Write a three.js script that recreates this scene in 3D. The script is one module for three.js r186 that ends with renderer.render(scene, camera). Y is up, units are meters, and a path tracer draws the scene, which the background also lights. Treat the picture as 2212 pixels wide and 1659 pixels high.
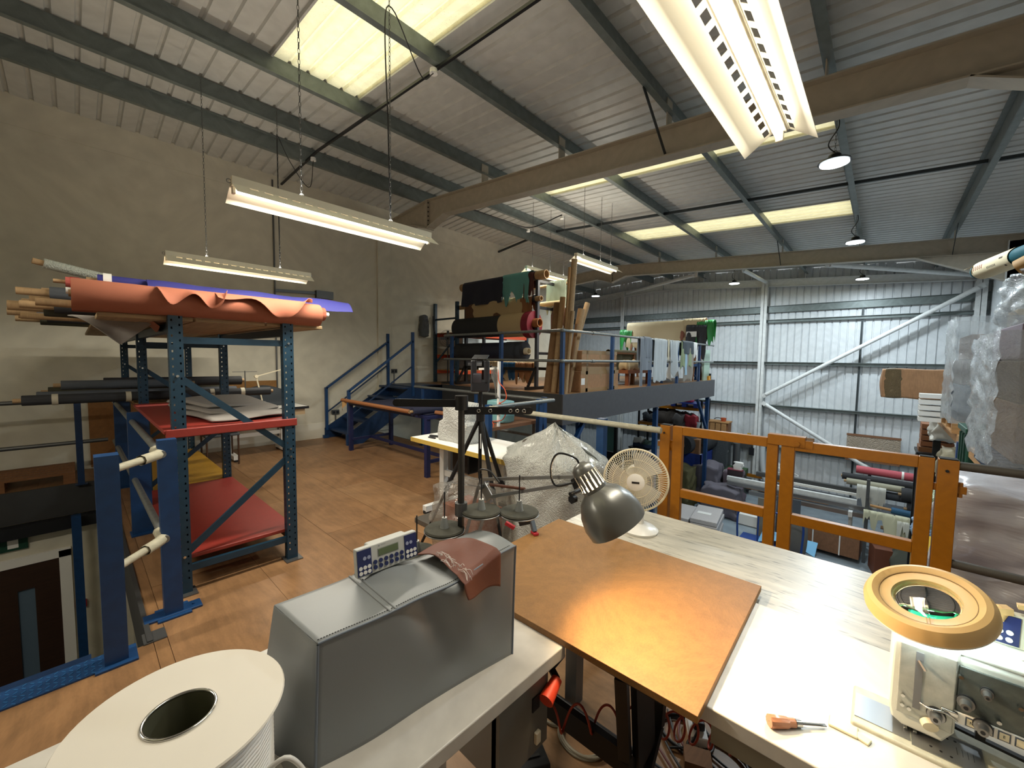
import * as THREE from 'three';
import { mergeGeometries, mergeVertices, toCreasedNormals } from 'three/addons/utils/BufferGeometryUtils.js';
import { RoundedBoxGeometry } from 'three/addons/geometries/RoundedBoxGeometry.js';
import { RectAreaLightUniformsLib } from 'three/addons/lights/RectAreaLightUniformsLib.js';
import { createNoise3D } from 'simplex-noise';

// ---------- camera, sky, exposure ----------
const scene = new THREE.Scene();
const FOC = 869.1, YAW = -0.7438, PITCH = -0.06398, ROLL = 0.01314, EYE = 1.62, CX = 1106, CY = 829.5;
const camera = new THREE.PerspectiveCamera(2 * Math.atan(CY / FOC) * 180 / Math.PI, 2212 / 1659, 0.05, 80);
const fwd = new THREE.Vector3(Math.sin(YAW) * Math.cos(PITCH), Math.sin(PITCH), -Math.cos(YAW) * Math.cos(PITCH));
const rgt0 = new THREE.Vector3(Math.cos(YAW), 0, Math.sin(YAW));
const up0 = new THREE.Vector3().crossVectors(rgt0, fwd);
const camR = rgt0.clone().multiplyScalar(Math.cos(ROLL)).addScaledVector(up0, Math.sin(ROLL));
const camU = up0.clone().multiplyScalar(Math.cos(ROLL)).addScaledVector(rgt0, -Math.sin(ROLL));
camera.position.set(0, EYE, 0);
camera.quaternion.setFromRotationMatrix(new THREE.Matrix4().makeBasis(camR, camU, fwd.clone().negate()));
scene.background = new THREE.Color().setRGB(1.75, 1.78, 1.75);            // overcast daylight above the rooflights
const renderer = new THREE.WebGLRenderer();
renderer.toneMapping = THREE.LinearToneMapping;
renderer.toneMappingExposure = 1.95;
renderer.shadowMap.enabled = true;
RectAreaLightUniformsLib.init();

// ---------- from photo pixels to points ----------
const V = (x, y, z) => new THREE.Vector3(x, y, z);
const ray = (px, py) => fwd.clone().addScaledVector(camR, (px - CX) / FOC).addScaledVector(camU, -(py - CY) / FOC);
function onAxis(px, py, ax, v) { const d = ray(px, py), t = (v - (ax === 'y' ? EYE : 0)) / d[ax]; return V(d.x * t, EYE + d.y * t, d.z * t); }
const onY = (px, py, y) => onAxis(px, py, 'y', y), onX = (px, py, x) => onAxis(px, py, 'x', x), onZ = (px, py, z) => onAxis(px, py, 'z', z);
const upAt = (px, py, b) => { const d = ray(px, py), t = (d.x * b.x + d.z * b.z) / (d.x * d.x + d.z * d.z); return EYE + d.y * t; };

// ---------- random and noise ----------
let seed = 7;
const rnd = () => { seed = (seed * 1664525 + 1013904223) >>> 0; return seed / 4294967296; };
const rr = (a, b) => a + (b - a) * rnd();
const n3 = createNoise3D(rnd);
const fbm = (x, y, z, o = 4) => { let s = 0, a = 0.5; for (let i = 0; i < o; i++) { s += a * n3(x, y, z); x *= 2.03; y *= 2.03; z *= 2.03; a *= 0.5; } return s; };

// ---------- textures (tile in u and v) ----------
function tex(n, fn, { srgb = true, rep = 1, m = n } = {}) {
  const d = new Uint8Array(n * m * 4);
  for (let j = 0; j < m; j++) for (let i = 0; i < n; i++) {
    const c = fn(i / n, j / m), k = (j * n + i) * 4;
    if (typeof c === 'number') d[k] = d[k + 1] = d[k + 2] = Math.max(0, Math.min(255, c * 255)); else for (let q = 0; q < 3; q++) d[k + q] = Math.max(0, Math.min(255, c[q] * 255));
    d[k + 3] = 255;
  }
  const t = new THREE.DataTexture(d, n, m); t.wrapS = t.wrapT = THREE.RepeatWrapping; t.magFilter = t.minFilter = THREE.LinearFilter;
  if (srgb) t.colorSpace = THREE.SRGBColorSpace; t.repeat.set(rep, rep); t.needsUpdate = true; return t;
}
const cyc = (u, v, f, fu, fv, z, o = 4) => {     // tiling noise
  const a = 2 * Math.PI * u, b = 2 * Math.PI * v; return fbm(Math.cos(a) * fu / 6.28 + z, Math.sin(a) * fu / 6.28 + Math.cos(b) * fv / 6.28, Math.sin(b) * fv / 6.28 - z, o) * f;
};
const T = {
  mottle: tex(256, (u, v) => 0.96 + cyc(u, v, 0.05, 9, 9, 3)),                                  // 1 tile = 1 m by default
  grime: tex(256, (u, v) => 0.93 + cyc(u, v, 0.09, 5, 5, 9) + Math.min(0, cyc(u, v, 0.5, 30, 30, 4) + 0.16) * 0.35),
  grain: tex(256, (u, v) => 0.5 + cyc(u, v, 0.5, 90, 90, 1, 2), { srgb: false }),
  weave: tex(128, (u, v) => 0.5 + 0.25 * Math.sin(u * 6.283 * 32) * Math.sin(v * 6.283 * 32) + cyc(u, v, 0.2, 20, 20, 5, 2), { srgb: false }),
  crinkle: tex(512, (u, v) => { const a = cyc(u, v, 1, 14, 14, 2, 3); return 0.5 + 0.9 * (0.35 - Math.abs(a)) + cyc(u, v, 0.3, 40, 40, 7, 3); }, { srgb: false }),
  stretch: tex(512, (u, v) => { const a = cyc(u, v, 1, 5, 34, 6, 3); return 0.5 + 0.8 * (0.3 - Math.abs(a)); }, { srgb: false }),
  ply: tex(512, (u, v) => { const w = cyc(u, v, 1, 3, 26, 11, 4), b = cyc(u, v, 1, 4, 5, 21, 3), f = cyc(u, v, 1, 40, 90, 5, 2); const k = 0.92 + 0.1 * w + 0.12 * b + 0.05 * f; return [k, k * 0.985, k * 0.96]; }),
  wood: tex(256, (u, v) => { const w = cyc(u, v, 1, 2, 40, 11, 4); const k = 0.9 + 0.16 * w; return [k, k * 0.97, k * 0.92]; }),
  specks: tex(512, (u, v) => { const s = cyc(u, v, 1, 130, 130, 3, 2), b = cyc(u, v, 1, 7, 7, 5, 3), k = 0.93 + 0.07 * b; const d = s > 0.5 && b > -0.1 ? 0.45 : 0; return [k - d * 0.6, k - d * 0.75, k * 0.98 - d]; }),
  card: tex(256, (u, v) => 0.93 + cyc(u, v, 0.08, 30, 4, 2) + cyc(u, v, 0.06, 4, 4, 8)),
};
function mdfTex() {    // fibre board with scattered dark fibres
  return tex(512, (u, v) => { const a = cyc(u, v, 1, 12, 12, 31, 5), f = cyc(u, v, 1, 110, 60, 17, 2), s = cyc(u, v, 1, 60, 60, 41, 2); const k = 0.9 + 0.07 * a + 0.07 * f - (s > 0.52 ? 0.25 * (s - 0.52) / 0.2 : 0); return [k, k * 0.97, k * 0.92]; });
}
function wornTex() {   // pale bench top, paint scuffed along its length
  return tex(512, (u, v) => { const a = cyc(u, v, 1, 4, 30, 3, 5), b = cyc(u, v, 1, 9, 60, 13, 4), c = cyc(u, v, 1, 5, 5, 23, 3); let k = 0.86 + 0.1 * a + 0.06 * c; if (b > 0.28) k -= (b - 0.28) * 0.9; return [k, k * 0.985, k * 0.95]; });
}
T.mdf = mdfTex(); T.worn = wornTex();

// ---------- materials ----------
const at = (t, rep, rv) => { const c = t.clone(); c.repeat.set(rep, rv ?? rep); c.needsUpdate = true; return c; };
function M(hex, rough = 0.6, o = {}) {
  const { tex: t, rep = 1, repv, bump, bs = 0.001, brep = 1, ...rest } = o;
  const m = new THREE.MeshPhysicalMaterial({ color: hex, roughness: rough, ...rest });
  if (t) m.map = at(t, rep, repv);
  if (bump) { m.bumpMap = at(bump, brep); m.bumpScale = bs; }
  return m;
}

// ---------- geometry helpers: all return plain non-indexed geometries ----------
const flat = g => { const q = g.index ? g.toNonIndexed() : g; for (const k of Object.keys(q.attributes)) if (!['position', 'normal', 'uv'].includes(k)) q.deleteAttribute(k); return q; };
const _m4 = new THREE.Matrix4(), _q = new THREE.Quaternion();
const bx = (w, h, d, x = 0, y = 0, z = 0, ry = 0, bev = 0) => {
  const g = flat(bev ? new RoundedBoxGeometry(w, h, d, 2, Math.min(bev, w / 2.01, h / 2.01, d / 2.01)) : new THREE.BoxGeometry(w, h, d));
  if (ry) g.rotateY(ry); return g.translate(x, y, z);
};
const span = (x0, x1, y0, y1, z0, z1, bev = 0) => bx(Math.abs(x1 - x0), Math.abs(y1 - y0), Math.abs(z1 - z0), (x0 + x1) / 2, (y0 + y1) / 2, (z0 + z1) / 2, 0, bev);
function orient(g, p, q, ref = V(0, 1, 0)) {   // local y runs from p to q, local z towards ref
  const y = q.clone().sub(p).normalize(); let z = ref.clone().addScaledVector(y, -ref.dot(y)); if (z.lengthSq() < 1e-6) { z = V(1, 0, 0.01).addScaledVector(y, -y.x); } z.normalize();
  const x = new THREE.Vector3().crossVectors(y, z); _m4.makeBasis(x, y, z).setPosition(p.clone().add(q).multiplyScalar(0.5)); return g.applyMatrix4(_m4);
}
const bar = (p, q, w, h, ref, bev = 0) => orient(bx(w, p.distanceTo(q), h, 0, 0, 0, 0, bev), p, q, ref);   // h along ref
const cyl = (p, q, r, r2 = r, seg = 14, open = false) => orient(flat(new THREE.CylinderGeometry(r2, r, p.distanceTo(q), seg, 1, open)), p, q, V(0.31, 0.2, 0.9));
const tube = (pts, r, seg = 0, rad = 8, closed = false) => flat(new THREE.TubeGeometry(new THREE.CatmullRomCurve3(pts, closed, 'centripetal'), seg || Math.max(8, pts.length * 6), r, rad, closed));
const lathe = (prof, seg = 32, a0 = 0, al = Math.PI * 2) => flat(new THREE.LatheGeometry(prof.map(p => new THREE.Vector2(p[0], p[1])), seg, a0, al));
const ring = (r, t, seg = 32, rad = 8) => flat(new THREE.TorusGeometry(r, t, rad, seg));
const ball = (r, x = 0, y = 0, z = 0, sx = 1, sy = 1, sz = 1) => flat(new THREE.SphereGeometry(r, 16, 12)).scale(sx, sy, sz).translate(x, y, z);
function pipe(p, q, ro, ri, seg = 18) {        // open tube with a wall
  const L = p.distanceTo(q); const g = lathe([[ri, -L / 2], [ro, -L / 2], [ro, L / 2], [ri, L / 2], [ri, -L / 2]], seg); return orient(creased(g, 0.7), p, q, V(0.31, 0.2, 0.9));
}
const creased = (g, a = 0.6) => flat(toCreasedNormals(g, a));
function ext(pts, depth, bev = 0) {            // polygon in xy, thickness along +z
  const s = new THREE.Shape(pts.map(p => new THREE.Vector2(p[0], p[1])));
  return flat(new THREE.ExtrudeGeometry(s, { depth, bevelEnabled: bev > 0, bevelSize: bev, bevelThickness: bev, bevelSegments: 2, curveSegments: 6 }));
}
function extHoles(pts, holes, depth) { const s = new THREE.Shape(pts.map(p => new THREE.Vector2(p[0], p[1]))); for (const h of holes) s.holes.push(new THREE.Path(h.map(p => new THREE.Vector2(p[0], p[1])))); return flat(new THREE.ExtrudeGeometry(s, { depth, bevelEnabled: false, curveSegments: 6 })); }
function sheet(nu, nv, fn, th = 0.003, wrapU = false) {   // fn(u, v) -> Vector3; a thick skin with closed rim
  const P = [], N = [], U = nu + 1, W = nv + 1;
  for (let j = 0; j < W; j++) for (let i = 0; i < U; i++) P.push(fn(i / nu, j / nv));
  const at2 = (i, j) => P[Math.max(0, Math.min(nv, j)) * U + (wrapU ? (i + nu) % nu : Math.max(0, Math.min(nu, i)))];
  for (let j = 0; j < W; j++) for (let i = 0; i < U; i++) { const a = at2(i + 1, j).clone().sub(at2(i - 1, j)), b = at2(i, j + 1).clone().sub(at2(i, j - 1)); const n = a.cross(b); if (n.lengthSq() < 1e-14) n.set(0, 1, 0); N.push(n.normalize()); }
  const pos = [], idx = [], add = s => { for (let k = 0; k < P.length; k++) { const p = P[k].clone().addScaledVector(N[k], s * th / 2); pos.push(p.x, p.y, p.z); } };
  add(1); add(-1); const n = P.length;
  for (let j = 0; j < nv; j++) for (let i = 0; i < nu; i++) { const a = j * U + i, b = a + 1, c = a + U, d = c + 1; idx.push(a, b, c, b, d, c, a + n, c + n, b + n, b + n, c + n, d + n); }
  const rim = (a, b) => idx.push(a, a + n, b, b, a + n, b + n);
  for (let i = 0; i < nu; i++) { rim(i, i + 1); rim(nv * U + i + 1, nv * U + i); }
  if (!wrapU) for (let j = 0; j < nv; j++) { rim((j + 1) * U, j * U); rim(j * U + nu, (j + 1) * U + nu); }
  const g = new THREE.BufferGeometry(); g.setAttribute('position', new THREE.Float32BufferAttribute(pos, 3)); g.setIndex(idx); g.computeVertexNormals();
  const uv = []; for (let s = 0; s < 2; s++) for (let j = 0; j < W; j++) for (let i = 0; i < U; i++) uv.push(i / nu, j / nv); g.setAttribute('uv', new THREE.Float32BufferAttribute(uv, 2));
  return flat(g);
}
function blob(w, h, d, seg, fn, round = 0.28) {              // a box-like lump with rounded, wrinkled skin; fn(p, n) may move points
  const g = mergeVertices(new THREE.BoxGeometry(1, 1, 1, seg, seg, seg).deleteAttribute('normal').deleteAttribute('uv')), p = g.attributes.position, v = V(0, 0, 0);
  for (let i = 0; i < p.count; i++) { v.fromBufferAttribute(p, i); const s = v.clone().normalize().multiplyScalar(0.62); v.lerp(s, round); v.multiply(V(w, h, d)); fn && fn(v); p.setXYZ(i, v.x, v.y, v.z); }
  g.computeVertexNormals(); const q = g.toNonIndexed(); q.setAttribute('uv', new THREE.Float32BufferAttribute(new Float32Array(q.attributes.position.count * 2), 2)); return q;
}
function boxUV(g) {                            // uv in metres from the face direction
  const p = g.attributes.position, n = g.attributes.normal, uv = new Float32Array(p.count * 2);
  for (let i = 0; i < p.count; i += 3) {
    let ax = 0, ay = 0, az = 0; for (let k = 0; k < 3; k++) { ax += n.getX(i + k); ay += n.getY(i + k); az += n.getZ(i + k); } ax = Math.abs(ax); ay = Math.abs(ay); az = Math.abs(az);
    for (let k = 0; k < 3; k++) { const x = p.getX(i + k), y = p.getY(i + k), z = p.getZ(i + k), o = (i + k) * 2; if (ay >= ax && ay >= az) { uv[o] = x; uv[o + 1] = z; } else if (ax >= az) { uv[o] = z; uv[o + 1] = y; } else { uv[o] = x; uv[o + 1] = y; } }
  }
  g.setAttribute('uv', new THREE.BufferAttribute(uv, 2)); return g;
}

// ---------- objects ----------
const taken = new Map();
const numbered = n => { const k = taken.get(n) || 0; taken.set(n, k + 1); return k ? n + '_' + String(k).padStart(3, '0') : n; };
function mesh(name, geos, m, keepUV) {
  const g = Array.isArray(geos) ? (geos.length > 1 ? mergeGeometries(geos.map(flat)) : flat(geos[0])) : flat(geos);
  if (!keepUV) boxUV(g); const o = new THREE.Mesh(g, m); o.name = name; o.castShadow = o.receiveShadow = true; return o;
}
const rebase = [];
function tagAs(o, label, category, group) { o.userData = { label, category }; if (group) o.userData.group = group; return o; }
function thing(name, label, category, group) { const o = new THREE.Group(); o.name = numbered(name); tagAs(o, label, category, group); scene.add(o); rebase.push(o); return o; }   // parts are given in world metres; settle() moves the origin to the base
function part(name, geos, m, parent, keepUV) { const o = mesh(name, geos, m, keepUV); parent.add(o); return o; }
function solo(name, label, category, geos, m, group, keepUV) { const o = mesh(numbered(name), geos, m, keepUV); tagAs(o, label, category, group); scene.add(o); rebase.push(o); return o; }
function struct(name, geos, m, parent, label) { const o = geos ? mesh(parent ? name : numbered(name), geos, m) : new THREE.Group(); if (!geos) o.name = numbered(name); if (parent) parent.add(o); else { o.userData = { kind: 'structure' }; if (label) o.userData.label = label; scene.add(o); } return o; }
function settle(o) {
  const b = new THREE.Box3().setFromObject(o), c = V((b.min.x + b.max.x) / 2, b.min.y, (b.min.z + b.max.z) / 2);
  if (o.isMesh) { o.geometry.translate(-c.x, -c.y, -c.z); for (const k of o.children) k.position.sub(c); } else for (const k of o.children) k.position.sub(c);
  o.position.copy(c);
}
function dup(o, dx, dy, dz, label, ry = 0) { const r = o.clone(); r.name = numbered(o.name.replace(/_\d{3}$/, '')); r.userData = { ...o.userData }; if (label) r.userData.label = label; r.position.x += dx; r.position.y += dy; r.position.z += dz; r.rotation.y += ry; scene.add(r); return r; }   // call after settle()
function place(o) { const i = rebase.indexOf(o); if (i >= 0) { rebase.splice(i, 1); settle(o); } return o; }
const boltGeo = (p, n, r = 0.009) => cyl(p, p.clone().addScaledVector(n, 0.008), r, r, 6);
// ---------- lamps: shared settings (each lamp's light is made with its fitting) ----------
const TUBE = [1.0, 0.93, 0.79], TUBE_POWER = 52, LEDC = [0.80, 0.93, 1.0], LED_POWER = 290;

// ---------- palette ----------
const P = {
  wall: M(0xd9d3c1, 0.9, { tex: T.mottle, rep: 0.35 }),
  lining: M(0xd3d3cf, 0.42, { tex: T.mottle, rep: 0.5 }),
  liningWall: M(0xdde0e2, 0.4, { tex: T.mottle, rep: 0.5 }),
  galv: M(0x7b8482, 0.45, { metalness: 0.25, tex: T.grime, rep: 1.3 }),
  galvDark: M(0x3f4547, 0.5, { metalness: 0.4, tex: T.grime, rep: 1.3 }),
  steelCream: M(0xb6ad9c, 0.55, { tex: T.mottle, rep: 0.8 }),
  steelWhite: M(0xe3e4e2, 0.45, { tex: T.mottle, rep: 0.8 }),
  black: M(0x15161a, 0.45), rubber: M(0x1c1c1d, 0.8), blackMetal: M(0x1b1b1d, 0.38, { metalness: 0.3 }),
  blue: M(0x17406f, 0.42, { tex: T.grime, rep: 2 }), blueDeep: M(0x123056, 0.45, { tex: T.grime, rep: 2 }), teal: M(0x16384c, 0.42, { tex: T.grime, rep: 2 }),
  navySteel: M(0x1d2450, 0.45, { tex: T.grime, rep: 2 }),
  yellow: M(0xa9690e, 0.38, { tex: T.mottle, rep: 2 }),
  pipe: M(0x8f9290, 0.4, { metalness: 0.6, tex: T.grime, rep: 3 }), pipeCream: M(0xb9b39c, 0.5, { tex: T.grime, rep: 3 }),
  fascia: M(0x4c4b4f, 0.55, { tex: T.mottle, rep: 0.7 }), fasciaDark: M(0x363636, 0.6, { tex: T.mottle, rep: 0.7 }),
  concrete: M(0x8f9aa2, 0.5, { tex: T.grime, rep: 0.4 }),
  white: M(0xe9e7e2, 0.5), whiteGloss: M(0xece9e2, 0.3), cream: M(0xe4d9bd, 0.45),
  card: M(0xb08560, 0.8, { tex: T.card, rep: 2 }), cardDark: M(0x8c6342, 0.8, { tex: T.card, rep: 2 }), tape: M(0x9a7a52, 0.25),
  tubeCard: M(0xb4946c, 0.75, { tex: T.card, rep: 3 }), tubeCardDark: M(0x8d6a47, 0.8, { tex: T.card, rep: 3 }),
  pine: M(0xc09463, 0.7, { tex: T.wood, rep: 2 }), pineDark: M(0x8a5f3c, 0.75, { tex: T.wood, rep: 2 }),
  chrome: M(0xc9c9c6, 0.18, { metalness: 1 }), steel: M(0x9a9b9c, 0.32, { metalness: 0.9 }), steelDull: M(0x6b6c6c, 0.45, { metalness: 0.8 }),
  film: M(0xf2f4f5, 0.14, { transmission: 0.8, thickness: 0, bump: T.crinkle, bs: 0.012, brep: 2.2 }),
  filmDense: M(0xe9eaec, 0.22, { transmission: 0.66, thickness: 0, bump: T.stretch, bs: 0.02, brep: 2 }),
};

// ---------- floors ----------
const GF = -2.92, WX = -8.1, EX = 1.9, GZ = -15.7, BZ = 4.2, RX = -6.43, RY = 4.90, SL = 0.07;
const roofY = x => RY - SL * Math.abs(x - RX);
struct('floor_ground', [span(-15, EX + 0.2, GF - 0.2, GF, GZ - 0.3, BZ + 0.2)], P.concrete, null, 'pale grey painted concrete floor of the lower workshop');
const plyMats = [0x967250, 0x906d4b, 0x9b7856, 0x8e6b4a, 0x94704e].map(h => M(h, 0.42, { tex: T.ply, rep: 0.8, bump: T.grain, bs: 0.0003, brep: 3 }));
const mezz = struct('floor', null); mezz.userData.label = 'brown wood board floor of the raised workshop';
{
  // boards 2.4 x 0.6 m laid across, cut round the stairwell (x -7.25..-2.94, z > -0.24) and the open edge
  const rects = [[WX, 1.9, -3.3, -0.24], [WX, -3.24, -4.38, -3.3], [-2.94, 1.9, -0.24, BZ], [WX, -7.25, -0.24, BZ]];
  const W = 0.6, L = 2.4; let k = 0;
  for (const [x0, x1, z0, z1] of rects) for (let z = z0, row = 0; z < z1 - 0.01; z += W, row++) {
    const off = (row % 2) * 1.2 + 0.35;
    for (let x = x0 - off; x < x1; x += L) {
      const a = Math.max(x, x0), b = Math.min(x + L, x1), c = Math.min(z + W, z1); if (b - a < 0.02) continue;
      part('floor_board', [span(a + 0.0012, b - 0.0012, -0.038, rr(-0.0012, 0), z + 0.0012, c - 0.0012)], plyMats[(k++ * 3 + row) % 5], mezz);
    }
  }
  part('joist_deck', [span(WX, -3.24, -0.3, -0.039, -4.37, -0.25), span(-3.24, EX, -0.3, -0.039, -3.29, -0.25), span(-2.93, EX, -0.3, -0.039, -0.25, BZ), span(WX, -7.26, -0.3, -0.039, -0.25, BZ)], P.fasciaDark, mezz);
  part('edge_fascia', [span(-3.24, EX, -0.36, 0.0, -3.315, -3.3)], P.fascia, mezz);
  part('edge_fascia', [span(WX, -3.24, -0.36, 0.0, -4.395, -4.38)], P.fascia, mezz);
  part('edge_fascia', [span(-3.255, -3.24, -0.36, 0.0, -4.395, -3.315)], P.fascia, mezz);
  part('stairwell_fascia', [span(-7.25, -2.94, -0.36, 0.012, -0.24, -0.215)], P.fasciaDark, mezz);
  part('stairwell_fascia', [span(-7.25, -7.225, -0.36, 0.012, -0.215, BZ)], P.fasciaDark, mezz);
}

// ---------- walls ----------
struct('wall_left', [span(WX - 0.2, WX, GF, roofY(WX) + 0.1, -11.6, BZ)], P.wall, null, 'plain cream painted plasterboard wall beside the raised floor');
struct('trim_1', [span(WX, WX + 0.012, 4.42, roofY(WX) + 0.02, -11.5, BZ)], P.wall, null, 'boxed strip along the top of the cream wall');
struct('baseboard_left', [span(WX, WX + 0.01, 0, 0.3, -4.3, -0.2)], M(0xded9ca, 0.7), null, 'painted plinth band along the foot of the cream wall');
struct('wall_right', [span(EX, EX + 0.2, GF, roofY(EX) + 0.1, GZ, BZ)], P.liningWall);
struct('wall_back', [span(-15, EX + 0.2, GF, 5, BZ, BZ + 0.2)], P.wall);
struct('wall_side', [span(-15.2, -15, GF, 5, GZ, BZ)], P.wall);
struct('wall_below', [span(WX, -7.0, GF, -0.36, -4.5, -4.4), span(WX, -3.3, GF, -0.36, -2.0, -1.9)], P.wall, null, 'white partition wall under the raised floor');
function corrugated(n, pitch, depth, flatW, L) {   // profile along x, length along y
  const pts = []; for (let i = 0; i < n; i++) { const a = i * pitch, r = (pitch - flatW) / 2; pts.push([a + 0.0, 0], [a + flatW, 0], [a + flatW + r * 0.5, -depth], [a + flatW + r * 1.5, -depth]); } pts.push([n * pitch, 0]);
  const g = new THREE.BufferGeometry(), pos = [], quad = (a, b) => { pos.push(a[0], 0, a[1], b[0], 0, b[1], b[0], L, b[1], a[0], 0, a[1], b[0], L, b[1], a[0], L, a[1]); };
  for (let i = 0; i + 1 < pts.length; i++) quad(pts[i], pts[i + 1]);
  g.setAttribute('position', new THREE.Float32BufferAttribute(pos, 3)); g.setAttribute('uv', new THREE.Float32BufferAttribute(new Float32Array(pos.length / 3 * 2), 2)); g.computeVertexNormals(); return g;
}
const gable = struct('wall_end', null); gable.userData.label = 'white ribbed metal lining of the far gable wall';
{
  const pitch = 0.1875, n = 5, w = pitch * n;
  part('backing', [span(-15, EX, GF, 5.0, GZ - 0.25, GZ - 0.1)], P.liningWall, gable);
  for (let x = -13; x < EX; x += w) { const h = Math.min(roofY(x), roofY(x + w)) + 0.03 - (GF + 0.5); part('lining_sheet', [corrugated(n, pitch, 0.03, 0.145, h).translate(x, GF + 0.5, GZ)], P.liningWall, gable); }
  part('block_plinth', [span(-13, EX, GF, GF + 0.5, GZ - 0.1, GZ + 0.03)], M(0x7d8085, 0.9, { tex: T.grime }), gable);
  const rail = (y0, y1, d) => part('sheeting_rail', [span(-13, EX, y0, y1, GZ + 0.012, GZ + d), span(-13, EX, y0 - 0.012, y0, GZ + 0.012, GZ + d + 0.02), span(-13, EX, y1, y1 + 0.012, GZ + 0.012, GZ + d + 0.05)], P.galv, gable);
  rail(3.24, 3.43, 0.09); rail(2.91, 2.98, 0.1); rail(1.53, 1.6, 0.13); rail(0.12, 0.18, 0.13); rail(-1.26, -1.19, 0.13);
  part('sag_post', [span(-0.54, -0.49, GF + 0.5, 3.24, GZ + 0.03, GZ + 0.08)], P.galvDark, gable);
}

// ---------- roof: sheets, purlins, rooflights ----------
const roof = struct('ceiling', null); roof.userData.label = 'ribbed white metal roof lining carried on grey purlins';
const RL = [[-1.55, -2.5], [-5.45, -6.4], [-9.35, -10.3], [-13.25, -14.2], [2.35, 1.4]], RLX = [-4.94, -0.52];
{
  const sheetAt = (x0, x1, z, w, name, m) => { const n = Math.max(1, Math.round(w / 0.2)), L = Math.hypot(x1 - x0, roofY(x1) - roofY(x0)); const g = corrugated(n, w / n, 0.03, w / n - 0.05, L);
    // local x -> -z, local y -> along slope, local -z (rib) -> up
    const d = V(x1 - x0, roofY(x1) - roofY(x0), 0).normalize(), a = V(0, 0, -1), u = new THREE.Vector3().crossVectors(d, a); if (u.y < 0) u.negate();
    g.applyMatrix4(new THREE.Matrix4().makeBasis(a, d, u.clone().negate()).setPosition(x0, roofY(x0), z)); g.computeVertexNormals(); return part(name, [g], m, roof); };
  const cuts = []; let z = BZ;
  for (const [a, b] of [...RL].sort((p, q) => q[0] - p[0])) { cuts.push([z, a, 0], [a, b, 1]); z = b; } cuts.push([z, GZ, 0]);
  const grp = M(0xeee5bd, 0.95, { transmission: 0.55, thickness: 0, tex: T.specks, rep: 0.8 });
  for (const [a, b, lit] of cuts) {
    const n = Math.max(1, Math.round((a - b) / 1.0)), w = (a - b) / n;
    for (let i = 0; i < n; i++) {
      const zz = a - i * w;
      sheetAt(RX, WX - 0.05, zz, w, 'roof_sheet', P.lining);
      if (lit) { sheetAt(RX, RLX[0], zz, w, 'roof_sheet', P.lining); for (const [p, q] of [[-4.94, -3.41], [-3.41, -1.93], [-1.93, -0.52]]) sheetAt(p, q, zz, w, 'rooflight_sheet', grp); sheetAt(RLX[1], EX + 0.1, zz, w, 'roof_sheet', P.lining); }
      else sheetAt(RX, EX + 0.1, zz, w, 'roof_sheet', P.lining);
      if (zz - w < -11.4) sheetAt(WX - 0.05, -15.1, zz, w, 'roof_sheet', P.lining);
    }
    if (lit) {     // opaque deck above everything but the rooflight
      part('upstand', [bar(V(RLX[0], roofY(RLX[0]) + 0.06, a + 0.012), V(RLX[1], roofY(RLX[1]) + 0.06, a + 0.012), 0.02, 0.16)], P.lining, roof);
      part('upstand', [bar(V(RLX[0], roofY(RLX[0]) + 0.06, b - 0.012), V(RLX[1], roofY(RLX[1]) + 0.06, b - 0.012), 0.02, 0.16)], P.lining, roof);
    }
    const deck = (x0, x1) => bar(V(x0, roofY(x0) + 0.1, (a + b) / 2), V(x1, roofY(x1) + 0.1, (a + b) / 2), a - b + 0.002, 0.06);
    part('outer_sheet', lit ? [deck(RX, -15.3), deck(RX, RLX[0]), deck(RLX[1], EX + 0.3)] : [deck(RX, -15.3), deck(RX, EX + 0.3)], P.galvDark, roof);
  }
  const purlin = (x, s) => { const y = roofY(x) - 0.004; part('purlin', [span(x - 0.006, x + 0.006, y - 0.2, y, BZ, GZ + 0.05), span(x, x + s * 0.065, y - 0.203, y - 0.197, BZ, GZ + 0.05), span(x, x - s * 0.06, y - 0.006, y, BZ, GZ + 0.05)], P.galv, roof); };
  for (const x of [-4.94, -3.41, -1.93, -0.52, 0.87]) purlin(x, 1);
  purlin(-6.08, 1); purlin(-6.86, -1);
  for (const x of [-9.5, -11, -12.5]) { const y = roofY(x); part('purlin', [span(x - 0.006, x + 0.006, y - 0.2, y, -11.3, GZ)], P.galv, roof); }
  const px = [-6.08, -4.94, -3.41, -1.93, -0.52, 0.87, 1.8];
  for (let i = 0; i + 1 < px.length; i++) part('sag_rail', [bar(V(px[i], roofY(px[i]) - 0.13, -8.15), V(px[i + 1], roofY(px[i + 1]) - 0.13, -8.15), 0.04, 0.045)], P.galvDark, roof);
  part('sag_rail', [bar(V(-6.86, roofY(-6.86) - 0.13, -8.15), V(WX + 0.02, roofY(WX) - 0.2, -8.15), 0.04, 0.045)], P.galvDark, roof);
}

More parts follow.
